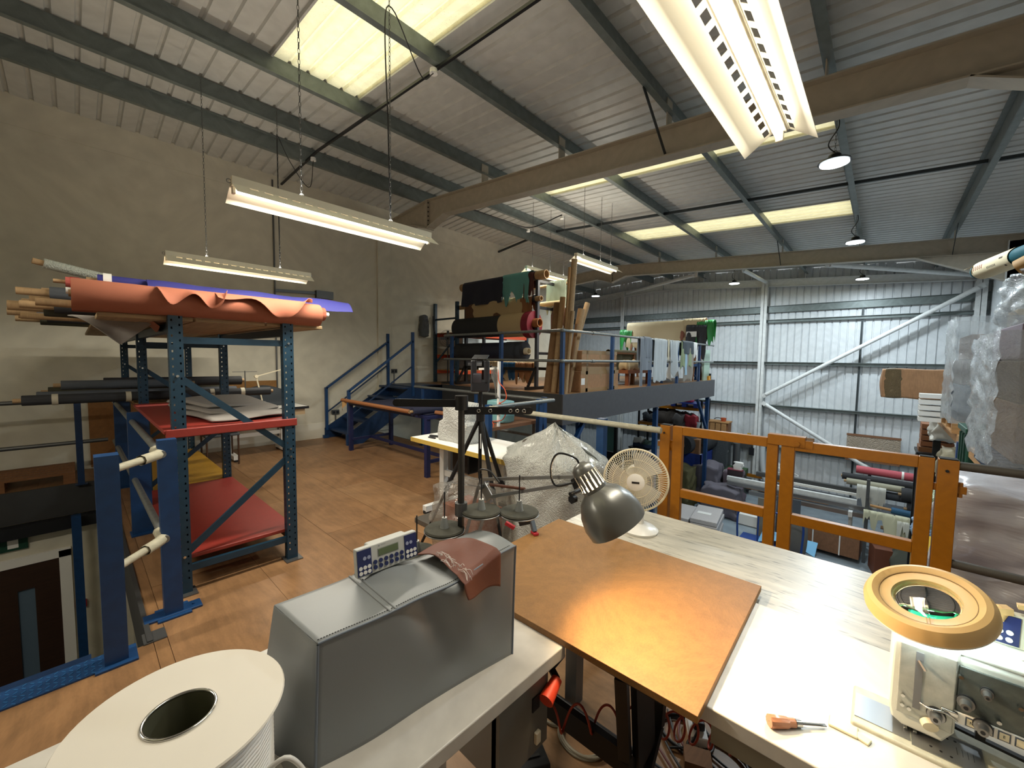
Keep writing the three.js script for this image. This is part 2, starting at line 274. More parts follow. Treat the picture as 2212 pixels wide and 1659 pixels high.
// ---------- portal frames ----------
const topY = x => 4.545 - 0.0715 * Math.abs(x - RX);
function portal(z, depth, xL, xR, name, label, m, apexH = 0.5, eave = true, w = 0.17) {
  const t = thing(name, label, 'beam', 'steel roof beams'); const xs = [xL, RX - 0.5, RX, RX + 0.5, 0.36, xR].filter((x, i, a) => !eave ? x <= xR || i === a.length - 1 : true);
  const bot = x => { const d = Math.abs(x - RX); let k = depth; if (d < 0.5) k = depth + (apexH - depth) * (1 - d / 0.5); if (eave && x > 0.36) k = depth + (x - 0.36) * 0.42; return topY(x) - k; };
  const up = xs.map(x => [x, topY(x)]), dn = xs.map(x => [x, bot(x)]).reverse();
  part('web', [ext([...up, ...dn], 0.012).translate(0, 0, z - 0.006)], m, t);
  for (let i = 0; i + 1 < xs.length; i++) { part('top_flange', [bar(V(xs[i], topY(xs[i]), z), V(xs[i + 1], topY(xs[i + 1]), z), w, 0.014)], m, t); part('bottom_flange', [bar(V(xs[i], bot(xs[i]), z), V(xs[i + 1], bot(xs[i + 1]), z), w, 0.014)], m, t); }
  if (eave) part('haunch_flange', [bar(V(0.36, topY(0.36) - depth, z), V(xR, topY(xR) - depth, z), w, 0.012)], m, t);
  part('splice_plate', [span(RX - 0.02, RX + 0.02, topY(RX) - apexH - 0.02, topY(RX) + 0.005, z - w / 2, z + w / 2)], m, t);
  for (let i = 0; i < 6; i++) { part('bolt', [boltGeo(V(RX - 0.02, topY(RX) - 0.05 - i * (apexH - 0.08) / 5.2, z + w / 2 - 0.03), V(-1, 0, 0), 0.014)], P.black, t); part('bolt', [boltGeo(V(RX + 0.02, topY(RX) - 0.05 - i * (apexH - 0.08) / 5.2, z + w / 2 - 0.03), V(1, 0, 0), 0.014)], P.black, t); }
  for (const x of [-4.94, -3.41, -1.93, -0.52, 0.87]) if (x < xR) part('cleat', [span(x + 0.008, x + 0.018, topY(x), roofY(x) - 0.05, z - 0.07, z + 0.07), span(x + 0.018, x + 0.1, topY(x), topY(x) + 0.01, z - 0.07, z + 0.07)], m, t);
  return t;
}
const fr1 = portal(-4.64, 0.315, WX, EX, 'portal_rafter', 'deep beige steel roof beam meeting the wall beside the pair of hanging strip lights', P.steelCream);
part('fly_brace', [bar(V(-1.93, roofY(-1.93) - 0.2, -4.0), V(-1.93, topY(-1.93) - 0.29, -4.6), 0.05, 0.008, V(1, 0, 0))], P.galvDark, fr1);
const fr2 = portal(-11.6, 0.315, -9.5, EX, 'portal_rafter', 'deep beige steel roof beam crossing above the raised deck with cream hides', P.steelCream);
part('fly_brace', [bar(V(-1.93, roofY(-1.93) - 0.2, -11.0), V(-1.93, topY(-1.93) - 0.29, -11.55), 0.05, 0.008, V(1, 0, 0))], P.galvDark, fr2);
part('fly_brace', [bar(V(0.87, roofY(0.87) - 0.2, -11.0), V(0.87, topY(0.87) - 0.29, -11.55), 0.05, 0.008, V(1, 0, 0))], P.galvDark, fr2);
portal(-15.55, 0.22, -13, EX, 'gable_rafter', 'shallow white steel roof beam along the far gable wall', P.steelWhite, 0.24, false, 0.14);
const col = (name, label, x0, x1, z0, z1, y0, y1, m) => { const t = thing(name, label, 'column'); const xm = (x0 + x1) / 2; part('web', [span(xm - 0.006, xm + 0.006, y0, y1, z0, z1)], m, t); part('flange', [span(x0, x1, y0, y1, z0, z0 + 0.012)], m, t); part('flange', [span(x0, x1, y0, y1, z1 - 0.012, z1)], m, t); part('base_plate', [span(x0 - 0.05, x1 + 0.05, y0, y0 + 0.02, z0 - 0.04, z1 + 0.04)], m, t); return t; };
const colX = (name, label, x0, x1, z0, z1, y0, y1, m) => { const t = thing(name, label, 'column'); const zm = (z0 + z1) / 2; part('web', [span(x0, x1, y0, y1, zm - 0.006, zm + 0.006)], m, t); part('flange', [span(x0, x0 + 0.012, y0, y1, z0, z1)], m, t); part('flange', [span(x1 - 0.012, x1, y0, y1, z0, z1)], m, t); part('base_plate', [span(x0 - 0.05, x1 + 0.05, y0, y0 + 0.02, z0 - 0.04, z1 + 0.04)], m, t); return t; };
col('gable_column', 'white steel column against the gable wall where the diagonal pipes meet', -3.08, -2.9, -15.64, -15.44, GF, topY(-3) - 0.0, P.steelWhite);
col('gable_column', 'slim white steel column against the gable wall behind the cardboard tubes', -8.12, -7.98, -15.64, -15.44, GF, topY(-8), P.steelWhite);
col('gable_column', 'white steel corner column behind the wrapped rolls on the high rack', 1.62, 1.82, -15.64, -15.44, GF, topY(1.7), P.steelWhite);
colX('portal_column', 'broad grey steel column rising behind the shrink-wrapped pallets', 1.55, 1.88, -11.7, -11.5, GF, topY(1.7) - 0.1, P.steelWhite);
solo('boxed_column', 'cream boxed column standing proud of the plain wall by the stairs', 'column', [span(WX, WX + 0.045, 0, 4.15, -4.77, -4.47), span(WX, WX + 0.06, 4.15, 4.3, -4.8, -4.44)], P.wall);
{ // diagonal bracing
  const br = (n, l, a, b, r = 0.057) => { const t = thing(n, l, 'brace', 'white pipe bracing'); const d = b.clone().sub(a).normalize(); part('pipe', [cyl(a.clone().addScaledVector(d, 0.12), b.clone().addScaledVector(d, -0.12), r)], P.steelWhite, t); part('end_plate', [bar(a, a.clone().addScaledVector(d, 0.2), 0.012, 0.13)], P.steelWhite, t); part('end_plate', [bar(b.clone().addScaledVector(d, -0.2), b, 0.012, 0.13)], P.steelWhite, t); };
  br('wall_brace', 'white diagonal pipe rising across the gable wall above the cardboard roll box', V(-2.88, 0.47, -15.36), V(1.75, 3.6, -15.36));
  br('wall_brace', 'white diagonal pipe falling across the gable wall towards the fabric rolls', V(-2.88, 0.27, -15.36), V(-0.1, -1.45, -15.36));
  br('roof_brace', 'white pipe slanting under the roof above the cream hides', V(-7.9, 4.33, -15.4), V(-3.9, 4.0, -11.75), 0.05);
  br('roof_brace', 'short white pipe slanting from the tall gable column to the roof beam', V(-2.95, 4.2, -15.4), V(-2.8, 3.98, -11.75), 0.05);
  br('roof_brace', 'white pipe slanting under the roof towards the wrapped rolls', V(1.6, 3.85, -15.4), V(-1.1, 3.86, -11.75), 0.05);
}
// ---------- hanging strip lights ----------
const areaLight = (c, I, w, h, x, y, z) => { const l = new THREE.RectAreaLight(new THREE.Color().setRGB(...c), I, w, h); l.position.set(x, y, z); l.rotation.x = -Math.PI / 2; scene.add(l); return l; };
const L = {
  tube: new THREE.MeshStandardMaterial({ color: 0xffffff, emissive: new THREE.Color().setRGB(1, 0.95, 0.78), emissiveIntensity: 4.5 }),
  led: new THREE.MeshStandardMaterial({ color: 0xffffff, emissive: new THREE.Color().setRGB(0.86, 0.96, 1), emissiveIntensity: 7 }),
  refl: M(0xf3eddb, 0.35), reflPink: M(0xf1e6da, 0.35), endcap: M(0xd9d5c6, 0.5),
};
function wing(s, len, w, tilt) {     // slotted reflector wing; s = side
  const n = Math.floor(len / 0.082), holes = [];
  for (let i = 0; i < n; i++) { const a = -len / 2 + 0.02 + i * 0.082; holes.push([[a, 0.008], [a + 0.05, 0.008], [a + 0.05, 0.031], [a, 0.031]]); }
  const g = extHoles([[-len / 2, 0], [len / 2, 0], [len / 2, w], [-len / 2, w]], holes, 0.0015);
  // local x -> z, local y -> outwards and down
  const o = V(s * Math.cos(tilt), -Math.sin(tilt), 0); g.applyMatrix4(new THREE.Matrix4().makeBasis(V(0, 0, 1), o, new THREE.Vector3().crossVectors(V(0, 0, 1), o))); return g.translate(s * 0.032, 0.0, 0);
}
function stripLight(x, y, z0, z1, label, chains, power, m = L.refl) {
  const t = thing('strip_light', label, 'light', 'hanging strip lights'), len = z1 - z0, zc = (z0 + z1) / 2, len2 = Math.abs(len);
  const mv = g => g.translate(x, y, zc);
  part('spine', [mv(bx(0.066, 0.05, len2, 0, 0.022, 0)), mv(bx(0.05, 0.012, len2, 0, -0.005, 0))], m, t);
  part('reflector_wing', [mv(wing(-1, len2, 0.13, 0.62))], m, t); part('reflector_wing', [mv(wing(1, len2, 0.13, 0.62))], m, t);
  part('fluorescent_tube', [cyl(V(x, y - 0.032, z0 - 0.03 * Math.sign(z0 - z1) ), V(x, y - 0.032, z1 + 0.03 * Math.sign(z0 - z1)), 0.0135)], L.tube, t);
  for (const e of [z0, z1]) { const s = Math.sign(zc - e); part('lamp_holder', [span(x - 0.016, x + 0.016, y - 0.052, y, e + s * 0.004, e + s * 0.022, 0.005)], L.endcap, t); part('end_hook', [ring(0.012, 0.003, 14, 6).rotateY(Math.PI / 2).translate(x, y + 0.02, e - s * 0.01)], P.steel, t); }
  for (const cz of chains) {
    const top = roofY(x) - (y > 3 ? 0.01 : 0.2), links = []; const n = Math.max(4, Math.floor((top - y - 0.06) / 0.034));
    for (let i = 0; i < n; i++) links.push(ring(0.011, 0.0026, 10, 5).scale(0.62, 1.7, 1).rotateY(i % 2 ? Math.PI / 2 : 0).translate(x, y + 0.07 + i * 0.0345, cz));
    part('chain', links, P.steelDull, t); part('ceiling_hook', [ring(0.016, 0.004, 12, 6).rotateY(0.5).translate(x, y + 0.055, cz)], P.steelDull, t);
  }
  areaLight(TUBE, power, 0.13, len2 - 0.1, x, y - 0.055, zc);
  const up = areaLight(TUBE, power * 0.4, 0.06, len2 - 0.1, x, y + 0.055, zc); up.rotation.x = Math.PI / 2; return t;   // light that the slots let through upwards
}
stripLight(-0.39, 2.64, -0.66, -2.16, 'bright slotted strip light hanging over the white sewing tables', [-0.95, -1.9], TUBE_POWER * 0.36);
stripLight(-3.0, 2.66, -0.69, -2.16, 'cream strip light hanging in front of the beige roof beam above the open floor', [-1.1, -1.78], TUBE_POWER);
stripLight(-5.65, 2.66, -0.69, -2.16, 'cream strip light hanging above the rack of orange and blue cloth rolls', [-1.05, -1.8], TUBE_POWER);
stripLight(-5.45, 3.46, -6.3, -7.8, 'glowing strip light hanging behind the rack of hides', [-6.5, -7.1, -7.6], TUBE_POWER);
stripLight(-4.15, 3.47, -6.15, -7.65, 'glowing strip light hanging beside the tallest cardboard tube', [-6.4, -7.0, -7.4], TUBE_POWER);
stripLight(-3.0, 2.66, 2.6, 1.1, 'strip light over the head of the stairwell', [2.2, 1.5], TUBE_POWER);
// ---------- round high-bay lamps ----------
function highBay(x, y, z, label) {
  const t = thing('high_bay_lamp', label, 'light', 'round high-bay lamps');
  part('housing', [creased(lathe([[0.001, 0.085], [0.05, 0.085], [0.06, 0.07], [0.06, 0.03], [0.145, 0.012], [0.152, -0.004], [0.14, -0.006], [0.001, -0.006]], 28)).translate(x, y + 0.01, z)], P.blackMetal, t);
  part('diffuser', [cyl(V(x, y - 0.002, z), V(x, y - 0.008, z), 0.132, 0.132, 28)], L.led, t);
  const top = roofY(x) - (x < -7 ? 0.01 : 0.2); part('hook', [ring(0.018, 0.004, 12, 6).translate(x, y + 0.115, z)], P.steelDull, t);
  const links = []; for (let i = 0; i * 0.04 < top - y - 0.13; i++) links.push(ring(0.012, 0.003, 10, 5).scale(0.62, 1.7, 1).rotateY(i % 2 ? Math.PI / 2 : 0).translate(x, y + 0.15 + i * 0.039, z)); part('chain', links, P.steelDull, t);
  part('power_cable', [tube([V(x + 0.03, y + 0.08, z), V(x - 0.06, y + 0.2, z + 0.02), V(x + 0.02, top - 0.1, z), V(x + 0.01, top + 0.03, z)], 0.006, 24)], P.black, t);
  areaLight(LEDC, LED_POWER, 0.24, 0.24, x, y - 0.02, z);
}
highBay(-0.51, 3.8, -5.73, 'round white high-bay lamp hanging by the end of the brightest strip light');
highBay(-0.49, 3.8, -9.68, 'round white high-bay lamp hanging in front of the second beige roof beam');
highBay(-0.515, 3.8, -14.0, 'round white high-bay lamp hanging against the gable beam over the diagonal pipe');
highBay(-3.35, 3.9, -13.25, 'round white high-bay lamp hanging beside the tall white gable column');
highBay(-7.5, 3.82, -12.4, 'round white high-bay lamp hanging beyond the cardboard tubes');
// ---------- roof conduit and its lamp cables ----------
{
  const t = thing('roof_conduit', 'black power conduit running under the roof purlins past the rooflight', 'conduit');
  const y = x => roofY(x) - 0.222; part('conduit', [bar(V(-1.2, y(-1.2), -2.5), V(-6.4, y(-6.4), -2.58), 0.028, 0.028), bar(V(-6.4, y(-6.4), -2.58), V(WX + 0.03, roofY(WX) - 0.12, -2.62), 0.028, 0.028)], P.black, t);
  for (const [x, z] of [[-3.41, -2.505], [-6.6, -2.6]]) part('junction_box', [cyl(V(x, y(x) - 0.015, z), V(x, y(x) - 0.06, z), 0.036, 0.04, 16)], P.white, t);
  part('lamp_cable', [tube([V(-3.41, y(-3.41) - 0.06, -2.5), V(-3.3, 4.22, -2.3), V(-3.05, 4.4, -1.85), V(-3.0, 4.35, -1.76), V(-3.01, 3.4, -1.77), V(-3.0, 2.72, -1.78)], 0.005, 50)], P.black, t);
  part('lamp_cable', [tube([V(-6.6, y(-6.6) - 0.06, -2.6), V(-6.5, 4.15, -2.5), V(-6.1, 4.25, -2.1), V(-5.8, 4.4, -1.85), V(-5.66, 4.3, -1.8), V(-5.66, 2.72, -1.8)], 0.005, 50)], P.black, t);
  const w = thing('wall_conduit', 'thin grey conduit dropping down the cream wall to a metal tray behind the rack', 'conduit');
  const a = onX(590, 470, WX + 0.02), b = onX(600, 950, WX + 0.02); part('conduit', [cyl(V(WX + 0.02, 4.7, a.z), V(WX + 0.02, 0.15, a.z), 0.014)], P.steelDull, w);
  part('tray', [bar(V(WX + 0.03, onX(596, 628, WX).y, a.z), V(WX + 0.03, onX(716, 636, WX).y, onX(716, 636, WX).z), 0.04, 0.05)], P.steelDull, w); part('switch_box', [span(WX, WX + 0.09, onX(700, 638, WX).y - 0.07, onX(700, 638, WX).y + 0.07, onX(716, 636, WX).z, onX(680, 636, WX).z)], P.steelDull, w);
  const c = thing('deck_conduit', 'black cable slung under the roof between two white boxes above the raised deck', 'conduit');
  part('cable', [tube([V(-6.3, 4.62, -5.2), V(-6.1, 4.55, -6.3), V(-5.9, 4.5, -6.9), V(-4.98, 4.55, -6.85)], 0.012, 40)], P.black, c);
  for (const p of [V(-5.92, 4.46, -6.9), V(-4.98, 4.52, -6.85)]) part('junction_box', [cyl(p, p.clone().add(V(0, -0.05, 0)), 0.036, 0.04, 14)], P.white, c);
}
// ---------- raised deck ----------
const DK = 1.02, DZ = -5.45, DX = -3.87, DF = -13.55;
{
  const t = thing('raised_deck', 'raised deck with plain dark grey fascia carrying hides and cardboard boxes', 'platform');
  let k = 0; for (let z = DZ, row = 0; z > DF + 0.01; z -= 0.6, row++) for (let x = WX + 0.01 - (row % 2) * 1.2; x < DX; x += 2.4) { const a = Math.max(x, WX + 0.01), b = Math.min(x + 2.4, DX); if (b - a > 0.02) part('floor_board', [span(a + 0.001, b - 0.001, DK - 0.038, DK, z - 0.001, Math.max(z - 0.6, DF) + 0.001)], plyMats[k++ % 5], t); }
  part('fascia', [span(WX + 0.98, DX, DK - 0.5, DK + 0.01, DZ, DZ + 0.02)], P.fasciaDark, t);
  part('fascia', [span(DX, DX + 0.02, DK - 0.5, DK + 0.01, DF, DZ + 0.02)], P.fascia, t);
  part('fascia', [span(WX + 0.01, DX + 0.02, DK - 0.5, DK + 0.01, DF - 0.02, DF)], P.fascia, t);
  part('underside', [span(WX + 0.01, DX, DK - 0.14, DK - 0.04, DF, DZ)], P.fasciaDark, t);
  for (const [x, z] of [[-4.0, -13.42], [-4.0, -9.5], [-4.0, -5.62], [-6.2, -5.62], [-7.9, -5.62], [-6.2, -9.5]]) {
    part('post', [span(x - 0.05, x + 0.05, GF, DK - 0.14, z - 0.05, z + 0.05)], P.blue, t); part('foot_plate', [span(x - 0.12, x + 0.12, GF, GF + 0.012, z - 0.12, z + 0.12)], P.blue, t);
  }
  part('knee_brace', [bar(V(-4.0, -0.55, -13.42), V(-4.0, DK - 0.45, -12.4), 0.07, 0.07, V(1, 0, 0))], P.blue, t);
  part('knee_brace', [bar(V(-4.0, -0.3, -5.62), V(-4.0, DK - 0.45, -6.4), 0.07, 0.07, V(1, 0, 0))], P.blue, t);
}
// ---------- guard rails ----------
function guard(label, posts, runs, y0, h, m, pm, w = 0.06, mids = [0.5], d = w, group) {
  const t = thing('guard_rail', label, 'railing', group);
  for (const [x, z, ww, dd] of posts) { part('post', [span(x - (ww || w) / 2, x + (ww || w) / 2, y0, y0 + h, z - (dd || d) / 2, z + (dd || d) / 2)], m, t); part('foot_plate', [span(x - w * 0.9, x + w * 0.9, y0, y0 + 0.01, z - d * 0.9, z + d * 0.9)], m, t); }
  for (const [a, b, rise = 0] of runs) for (const f of [1 - 0.03 / h, ...mids]) part('rail', [cyl(V(a[0], y0 + h * f, a[1]), V(b[0], y0 + h * f, b[1]), 0.024)], pm, t);
  return t;
}
const dkr = guard('blue posts and grey pipe rail with offcuts of cloth hung along the deck side', [[DX - 0.06, DZ - 0.05], [DX - 0.06, -7.17], [DX - 0.06, -8.93], [DX - 0.06, -10.59], [DX - 0.06, -12.27]], [[[DX - 0.02, DZ], [DX - 0.02, -13.4]]], DK, 1.1, P.blue, P.pipe, 0.06, [0.515]);
for (const y of [DK + 1.07, DK + 0.565]) { part('elbow', [ball(0.036, DX - 0.02, y, DZ)], P.pipe, dkr); part('coupling', [cyl(V(DX - 0.02, y, -6.35), V(DX - 0.02, y, -6.45), 0.031)], P.pipe, dkr); part('end_cap', [ball(0.03, DX - 0.02, y, -13.4)], P.pipe, dkr); }
guard('blue posts and grey pipe rail in front of the rack of hides', [[-6.83, DZ - 0.05], [-5.35, DZ - 0.05]], [[[-7.02, DZ], [DX - 0.02, DZ]]], DK, 1.1, P.blue, P.pipe, 0.06, [0.515]);
guard('low pipe rail round the floor edge in front of the dark deck fascia', [[-6.18, -4.3, 0.04, 0.04], [-4.73, -4.3, 0.04, 0.04], [-3.36, -4.3], [-3.24, -4.05]], [[[-6.4, -4.28], [-3.22, -4.28]], [[-3.2, -4.3], [-3.2, -3.1]]], 0, 1.1, P.blue, P.pipe, 0.06, [0.5]);
guard('blue post and pipe rail between the tripod and the yellow gates', [[-1.8, -3.14, 0.07, 0.07], [-3.2, -3.1]], [[[-3.2, -3.09], [-1.25, -3.09]]], 0, 1.1, P.blue, P.pipeCream, 0.06, [0.5]);
guard('dark pipe rail between the yellow gate post and the wrapped bales', [[1.84, -3.22]], [[[0.29, -3.22], [EX, -3.22]]], 0, 1.1, P.blue, M(0x5b564f, 0.5, { metalness: 0.4 }), 0.06, [0.48]);
{ // stairwell rail
  const t = guard('blue posts with pale pipe rail round the open stairwell', [[-2.9, -0.09, 0.09, 0.09], [-3.19, -0.36, 0.07, 0.09], [-4.85, -0.36, 0.06, 0.14], [-6.7, -0.36, 0.06, 0.14]], [], 0, 1.1, P.blue, P.pipeCream, 0.09);
  for (const y of [1.02, 0.5]) {
    part('rail', [cyl(V(-2.9, y, -0.12), V(-3.13, y, -0.31), 0.02)], P.pipeCream, t); part('rail', [cyl(V(-3.13, y, -0.33), V(-7.2, y, -0.31), 0.022)], P.pipe, t);
    part('elbow', [tube([V(-3.03, y, -0.23), V(-3.12, y, -0.3), V(-3.15, y, -0.315), V(-3.19, y, -0.32), V(-3.3, y, -0.318)], 0.03, 16)], P.pipeCream, t);
  }
  part('floor_plate', [span(-3.24, -3.14, 0, 0.014, -0.5, -0.22, 0.003), boltGeo(V(-3.19, 0.012, -0.46), V(0, 1, 0))], P.blue, t);
  part('splice_plate', [span(-3.05, -2.93, 0, 0.006, -0.3, -0.2)], P.steelDull, t);
  const f = guard('thin dark rail across the far side of the stairwell', [[-7.2, 0.0]], [[[-7.2, -0.25], [-7.2, 4.1]]], 0, 1.07, P.blueDeep, P.steelDull, 0.06, [0.49]);
}
{ // stair head nosing and the flight going down
  const t = thing('descending_stair', 'blue steel stair going down from the floor edge with patterned nosing plate', 'stairs');
  const plate = [span(-2.99, -2.84, 0, 0.008, -0.05, 1.15)]; part('nosing_plate', plate, P.blue, t);
  const lugs = []; for (let i = 0; i < 46; i++) for (let j = 0; j < 5; j++) lugs.push(bx(0.018, 0.003, 0.005, -2.975 + j * 0.029 + (i % 2) * 0.012, 0.009, -0.03 + i * 0.0255, (i + j) % 2 ? 0.8 : -0.8)); part('tread_lugs', lugs, M(0x2b5f8f, 0.35), t).userData.kind = 'stuff';
  for (let i = 1; i < 14; i++) part('tread', [span(-2.95 - i * 0.24, -2.95 - i * 0.24 - 0.26, -i * 0.208 - 0.03, -i * 0.208, 0.0, 1.1)], P.blueDeep, t);
  for (const z of [-0.02, 1.12]) part('stringer', [ext([[-2.95, 0.0], [-2.95, -0.26], [-6.3, -2.92], [-6.3, -2.66]], 0.03).translate(0, 0, z - 0.015)], P.blueDeep, t);
  part('stair_post', [span(-3.02, -2.96, -1.3, -0.1, -0.12, -0.05)], P.blueDeep, t);
}
// ---------- lower hall seen through the stairwell ----------
{
  struct('wall_lower_hall', [span(-7.35, -7.25, GF, -0.36, -0.5, BZ)], P.wall, null, 'white wall of the dark lower hall under the floor');
  struct('wall_lower_side', [span(-7.25, -2.94, GF, -0.36, -0.5, -0.4)], P.wall);
  const d = struct('door_1', null); d.userData.label = 'dark brown door with narrow glass pane in the lower hall';
  part('door_frame', [span(-7.25, -7.21, GF, -0.78, 0.12, 0.22), span(-7.25, -7.21, -0.86, -0.76, 0.12, 1.35)], P.white, d);
  const leaf = M(0x3a2417, 0.5, { tex: T.wood, rep: 2 });
  part('door_leaf', [span(-7.25, -7.215, GF, -0.87, 0.22, 0.42), span(-7.25, -7.215, GF, -0.87, 0.55, 1.3), span(-7.25, -7.215, -1.15, -0.87, 0.42, 0.55), span(-7.25, -7.215, GF, -2.3, 0.42, 0.55)], leaf, d);
  part('door_pane', [span(-7.245, -7.24, -2.3, -1.15, 0.42, 0.55)], M(0x5d6f80, 0.1), d);
  const c = thing('call_point', 'small red fire alarm call point on the white lower wall', 'alarm'); part('case', [span(-7.25, -7.21, -1.57, -1.48, 0.01, 0.1, 0.006)], M(0xa01c2a, 0.4), c); part('glass_plate', [span(-7.211, -7.206, -1.545, -1.505, 0.035, 0.075)], P.white, c);
  const e = thing('exit_sign', 'green exit sign above the dark lower door', 'sign'); part('panel', [span(-7.25, -7.22, -0.66, -0.46, 0.45, 0.78)], M(0x11402f, 0.5), e); part('symbol', [span(-7.219, -7.216, -0.63, -0.49, 0.52, 0.6)], P.white, e);
  const wb = solo('wall_beam', 'dark steel beam along the top of the lower hall wall', 'beam', [span(-7.24, -7.1, -0.5, -0.37, -0.35, BZ)], P.black);
  solo('hall_post', 'blue steel post standing in the lower hall', 'post', [span(-7.0, -6.92, GF, -0.31, 0.02, 0.1)], P.blue);
}
// ---------- stair up to the deck ----------
{
  const t = thing('deck_stair', 'blue steel open stair with handrails climbing along the cream wall', 'stairs');
  const zb = -3.33, zt = -4.68, xa = WX + 0.07, xb = -7.07, n = 5;
  for (const x of [xa, xb]) part('stringer', [ext([[-zb - 0.04, 0], [-zb + 0.26, 0], [-zt + 0.12, DK - 0.28], [-zt + 0.12, DK], [-zt - 0.02, DK], [-zb - 0.04, 0.2]], 0.012).rotateY(Math.PI / 2).translate(x - 0.006, 0, 0)], P.blueDeep, t);
  for (let i = 0; i < n; i++) { const y = (i + 1) * DK / (n + 0.0) - 0.02, z = zb - 0.18 - i * (zb - zt) / n; part('tread', [span(xa, xb, y - 0.03, y, z + 0.13, z - 0.13)], P.blueDeep, t); }
  part('landing', [span(xa - 0.06, xb, DK - 0.05, DK - 0.005, zt, DZ)], P.blueDeep, t); part('landing_skirt', [span(xa - 0.06, xb, DK - 0.25, DK - 0.05, zt - 0.02, zt)], P.blueDeep, t); part('landing_skirt', [span(xb - 0.01, xb, DK - 0.45, DK, zt, DZ)], P.blueDeep, t);
  for (const x of [xa, xb]) {
    part('post', [span(x - 0.025, x + 0.025, 0.15, 1.0, zb - 0.025, zb + 0.025)], P.blue, t); part('post', [span(x - 0.025, x + 0.025, DK - 0.2, DK + 1.1, zt - 0.025, zt + 0.025)], P.blue, t);
    part('handrail', [bar(V(x, 0.985, zb), V(x, DK + 0.92, zt), 0.05, 0.035)], P.blue, t); part('mid_rail', [bar(V(x, 0.5, zb), V(x, DK + 0.42, zt), 0.03, 0.02)], P.blueDeep, t);
  }
  part('foot', [bx(0.06, 0.06, 0.1, xa, 0.03, zb + 0.02), bx(0.06, 0.2, 0.1, xb, 0.1, zb)], P.blue, t);
}
// ---------- yellow gates ----------
{
  const z = -3.22, w = 0.05, g = 'yellow swing gates';
  const post = (x, label) => { const t = thing('gate_post', label, 'post', 'yellow gate posts'); part('post', [span(x - 0.045, x + 0.035, 0, 1.1, z - 0.035, z + 0.035, 0.004)], P.yellow, t); part('cap', [span(x - 0.04, x + 0.03, 1.1, 1.106, z - 0.03, z + 0.03)], P.rubber, t); part('foot_plate', [span(x - 0.08, x + 0.07, 0, 0.012, z - 0.07, z + 0.07)], P.yellow, t);
    for (const y of [0.94, 0.3]) part('hinge', [span(x - 0.07, x + 0.07, y - 0.02, y + 0.02, z - 0.012, z + 0.012, 0.003), cyl(V(x + 0.045, y - 0.04, z), V(x + 0.045, y + 0.04, z), 0.012)], P.yellow, t); part('bolt', [boltGeo(V(x - 0.01, 1.04, z + 0.035), V(0, 0, 1), 0.008)], P.black, t); };
  post(-1.253, 'yellow steel gate post joined to the pipe rail near the white fan'); post(0.296, 'yellow steel gate post joined to the dark pipe rail near the wrapped bales');
  const gate = (x0, x1, label, latch) => {
    const t = thing('swing_gate', label, 'gate', g);
    part('stile', [span(x0, x0 + 0.075, 0.04, 1.1, z - 0.025, z + 0.025, 0.004)], P.yellow, t); part('stile', [span(x1 - 0.065, x1, 0.04, 1.1, z - 0.025, z + 0.025, 0.004)], P.yellow, t);
    part('top_bar', [span(x0 + 0.075, x1 - 0.065, 1.035, 1.1, z - 0.025, z + 0.025, 0.004)], P.yellow, t); part('middle_bar', [span(x0 + 0.075, x1 - 0.065, 0.54, 0.605, z - 0.025, z + 0.025, 0.004)], P.yellow, t); part('bottom_bar', [span(x0 + 0.075, x1 - 0.065, 0.05, 0.11, z - 0.025, z + 0.025, 0.004)], P.yellow, t);
    part('cap', [span(x1 - 0.06, x1 - 0.005, 1.1, 1.105, z - 0.02, z + 0.02)], P.rubber, t);
    if (latch) { part('latch', [span(x0 - 0.08, x0 + 0.13, 1.06, 1.13, z - 0.032, z + 0.034, 0.004)], P.yellow, t); part('latch_knob', [cyl(V(x0 + 0.09, 1.085, z + 0.034), V(x0 + 0.09, 1.085, z + 0.05), 0.014), span(x0 + 0.07, x0 + 0.17, 1.06, 1.11, z + 0.025, z + 0.03)], P.yellow, t); }
  };
  gate(-1.2, -0.492, 'yellow steel gate leaf beside the white fan'); gate(-0.474, 0.24, 'yellow steel gate leaf with the overlapping latch in front of the fabric rolls', true);
}
// ---------- pallet rack of cloth rolls ----------
const C = {   // cloth colours
  orange: M(0x9a5a42, 0.85, { bump: T.weave, bs: 0.0006, brep: 6, sheen: 0.3, sheenColor: new THREE.Color(0xc98a6a) }), rust: M(0x93503a, 0.85, { bump: T.weave, bs: 0.0006, brep: 6 }), blueCloth: M(0x2e2f7a, 0.7, { bump: T.weave, bs: 0.0005, brep: 6 }),
  pink: M(0xb5584f, 0.7), redWrap: M(0xa3262b, 0.3), silver: M(0xb9beb4, 0.2, { bump: T.crinkle, bs: 0.01, brep: 3 }), dark: M(0x2c2d30, 0.8, { tex: T.mottle }), olive: M(0x3b3a2c, 0.85), greyCloth: M(0x8b8680, 0.9, { bump: T.weave, bs: 0.0006, brep: 6 }), taupe: M(0x7a7066, 0.9), navy: M(0x1b1e38, 0.75, { bump: T.weave, bs: 0.0005, brep: 6 }),
  slate: M(0x4e5258, 0.85), red: M(0x8e2f26, 0.45, { tex: T.mottle, rep: 2 }), mustard: M(0xb98a26, 0.5, { tex: T.mottle, rep: 2 }), beigeBoard: M(0xb7a07e, 0.7, { tex: T.wood, rep: 0.8 }),
};
const RXS = [-3.41, -5.4, -7.45], RZ = [-0.45, -1.12], RH = 1.945;
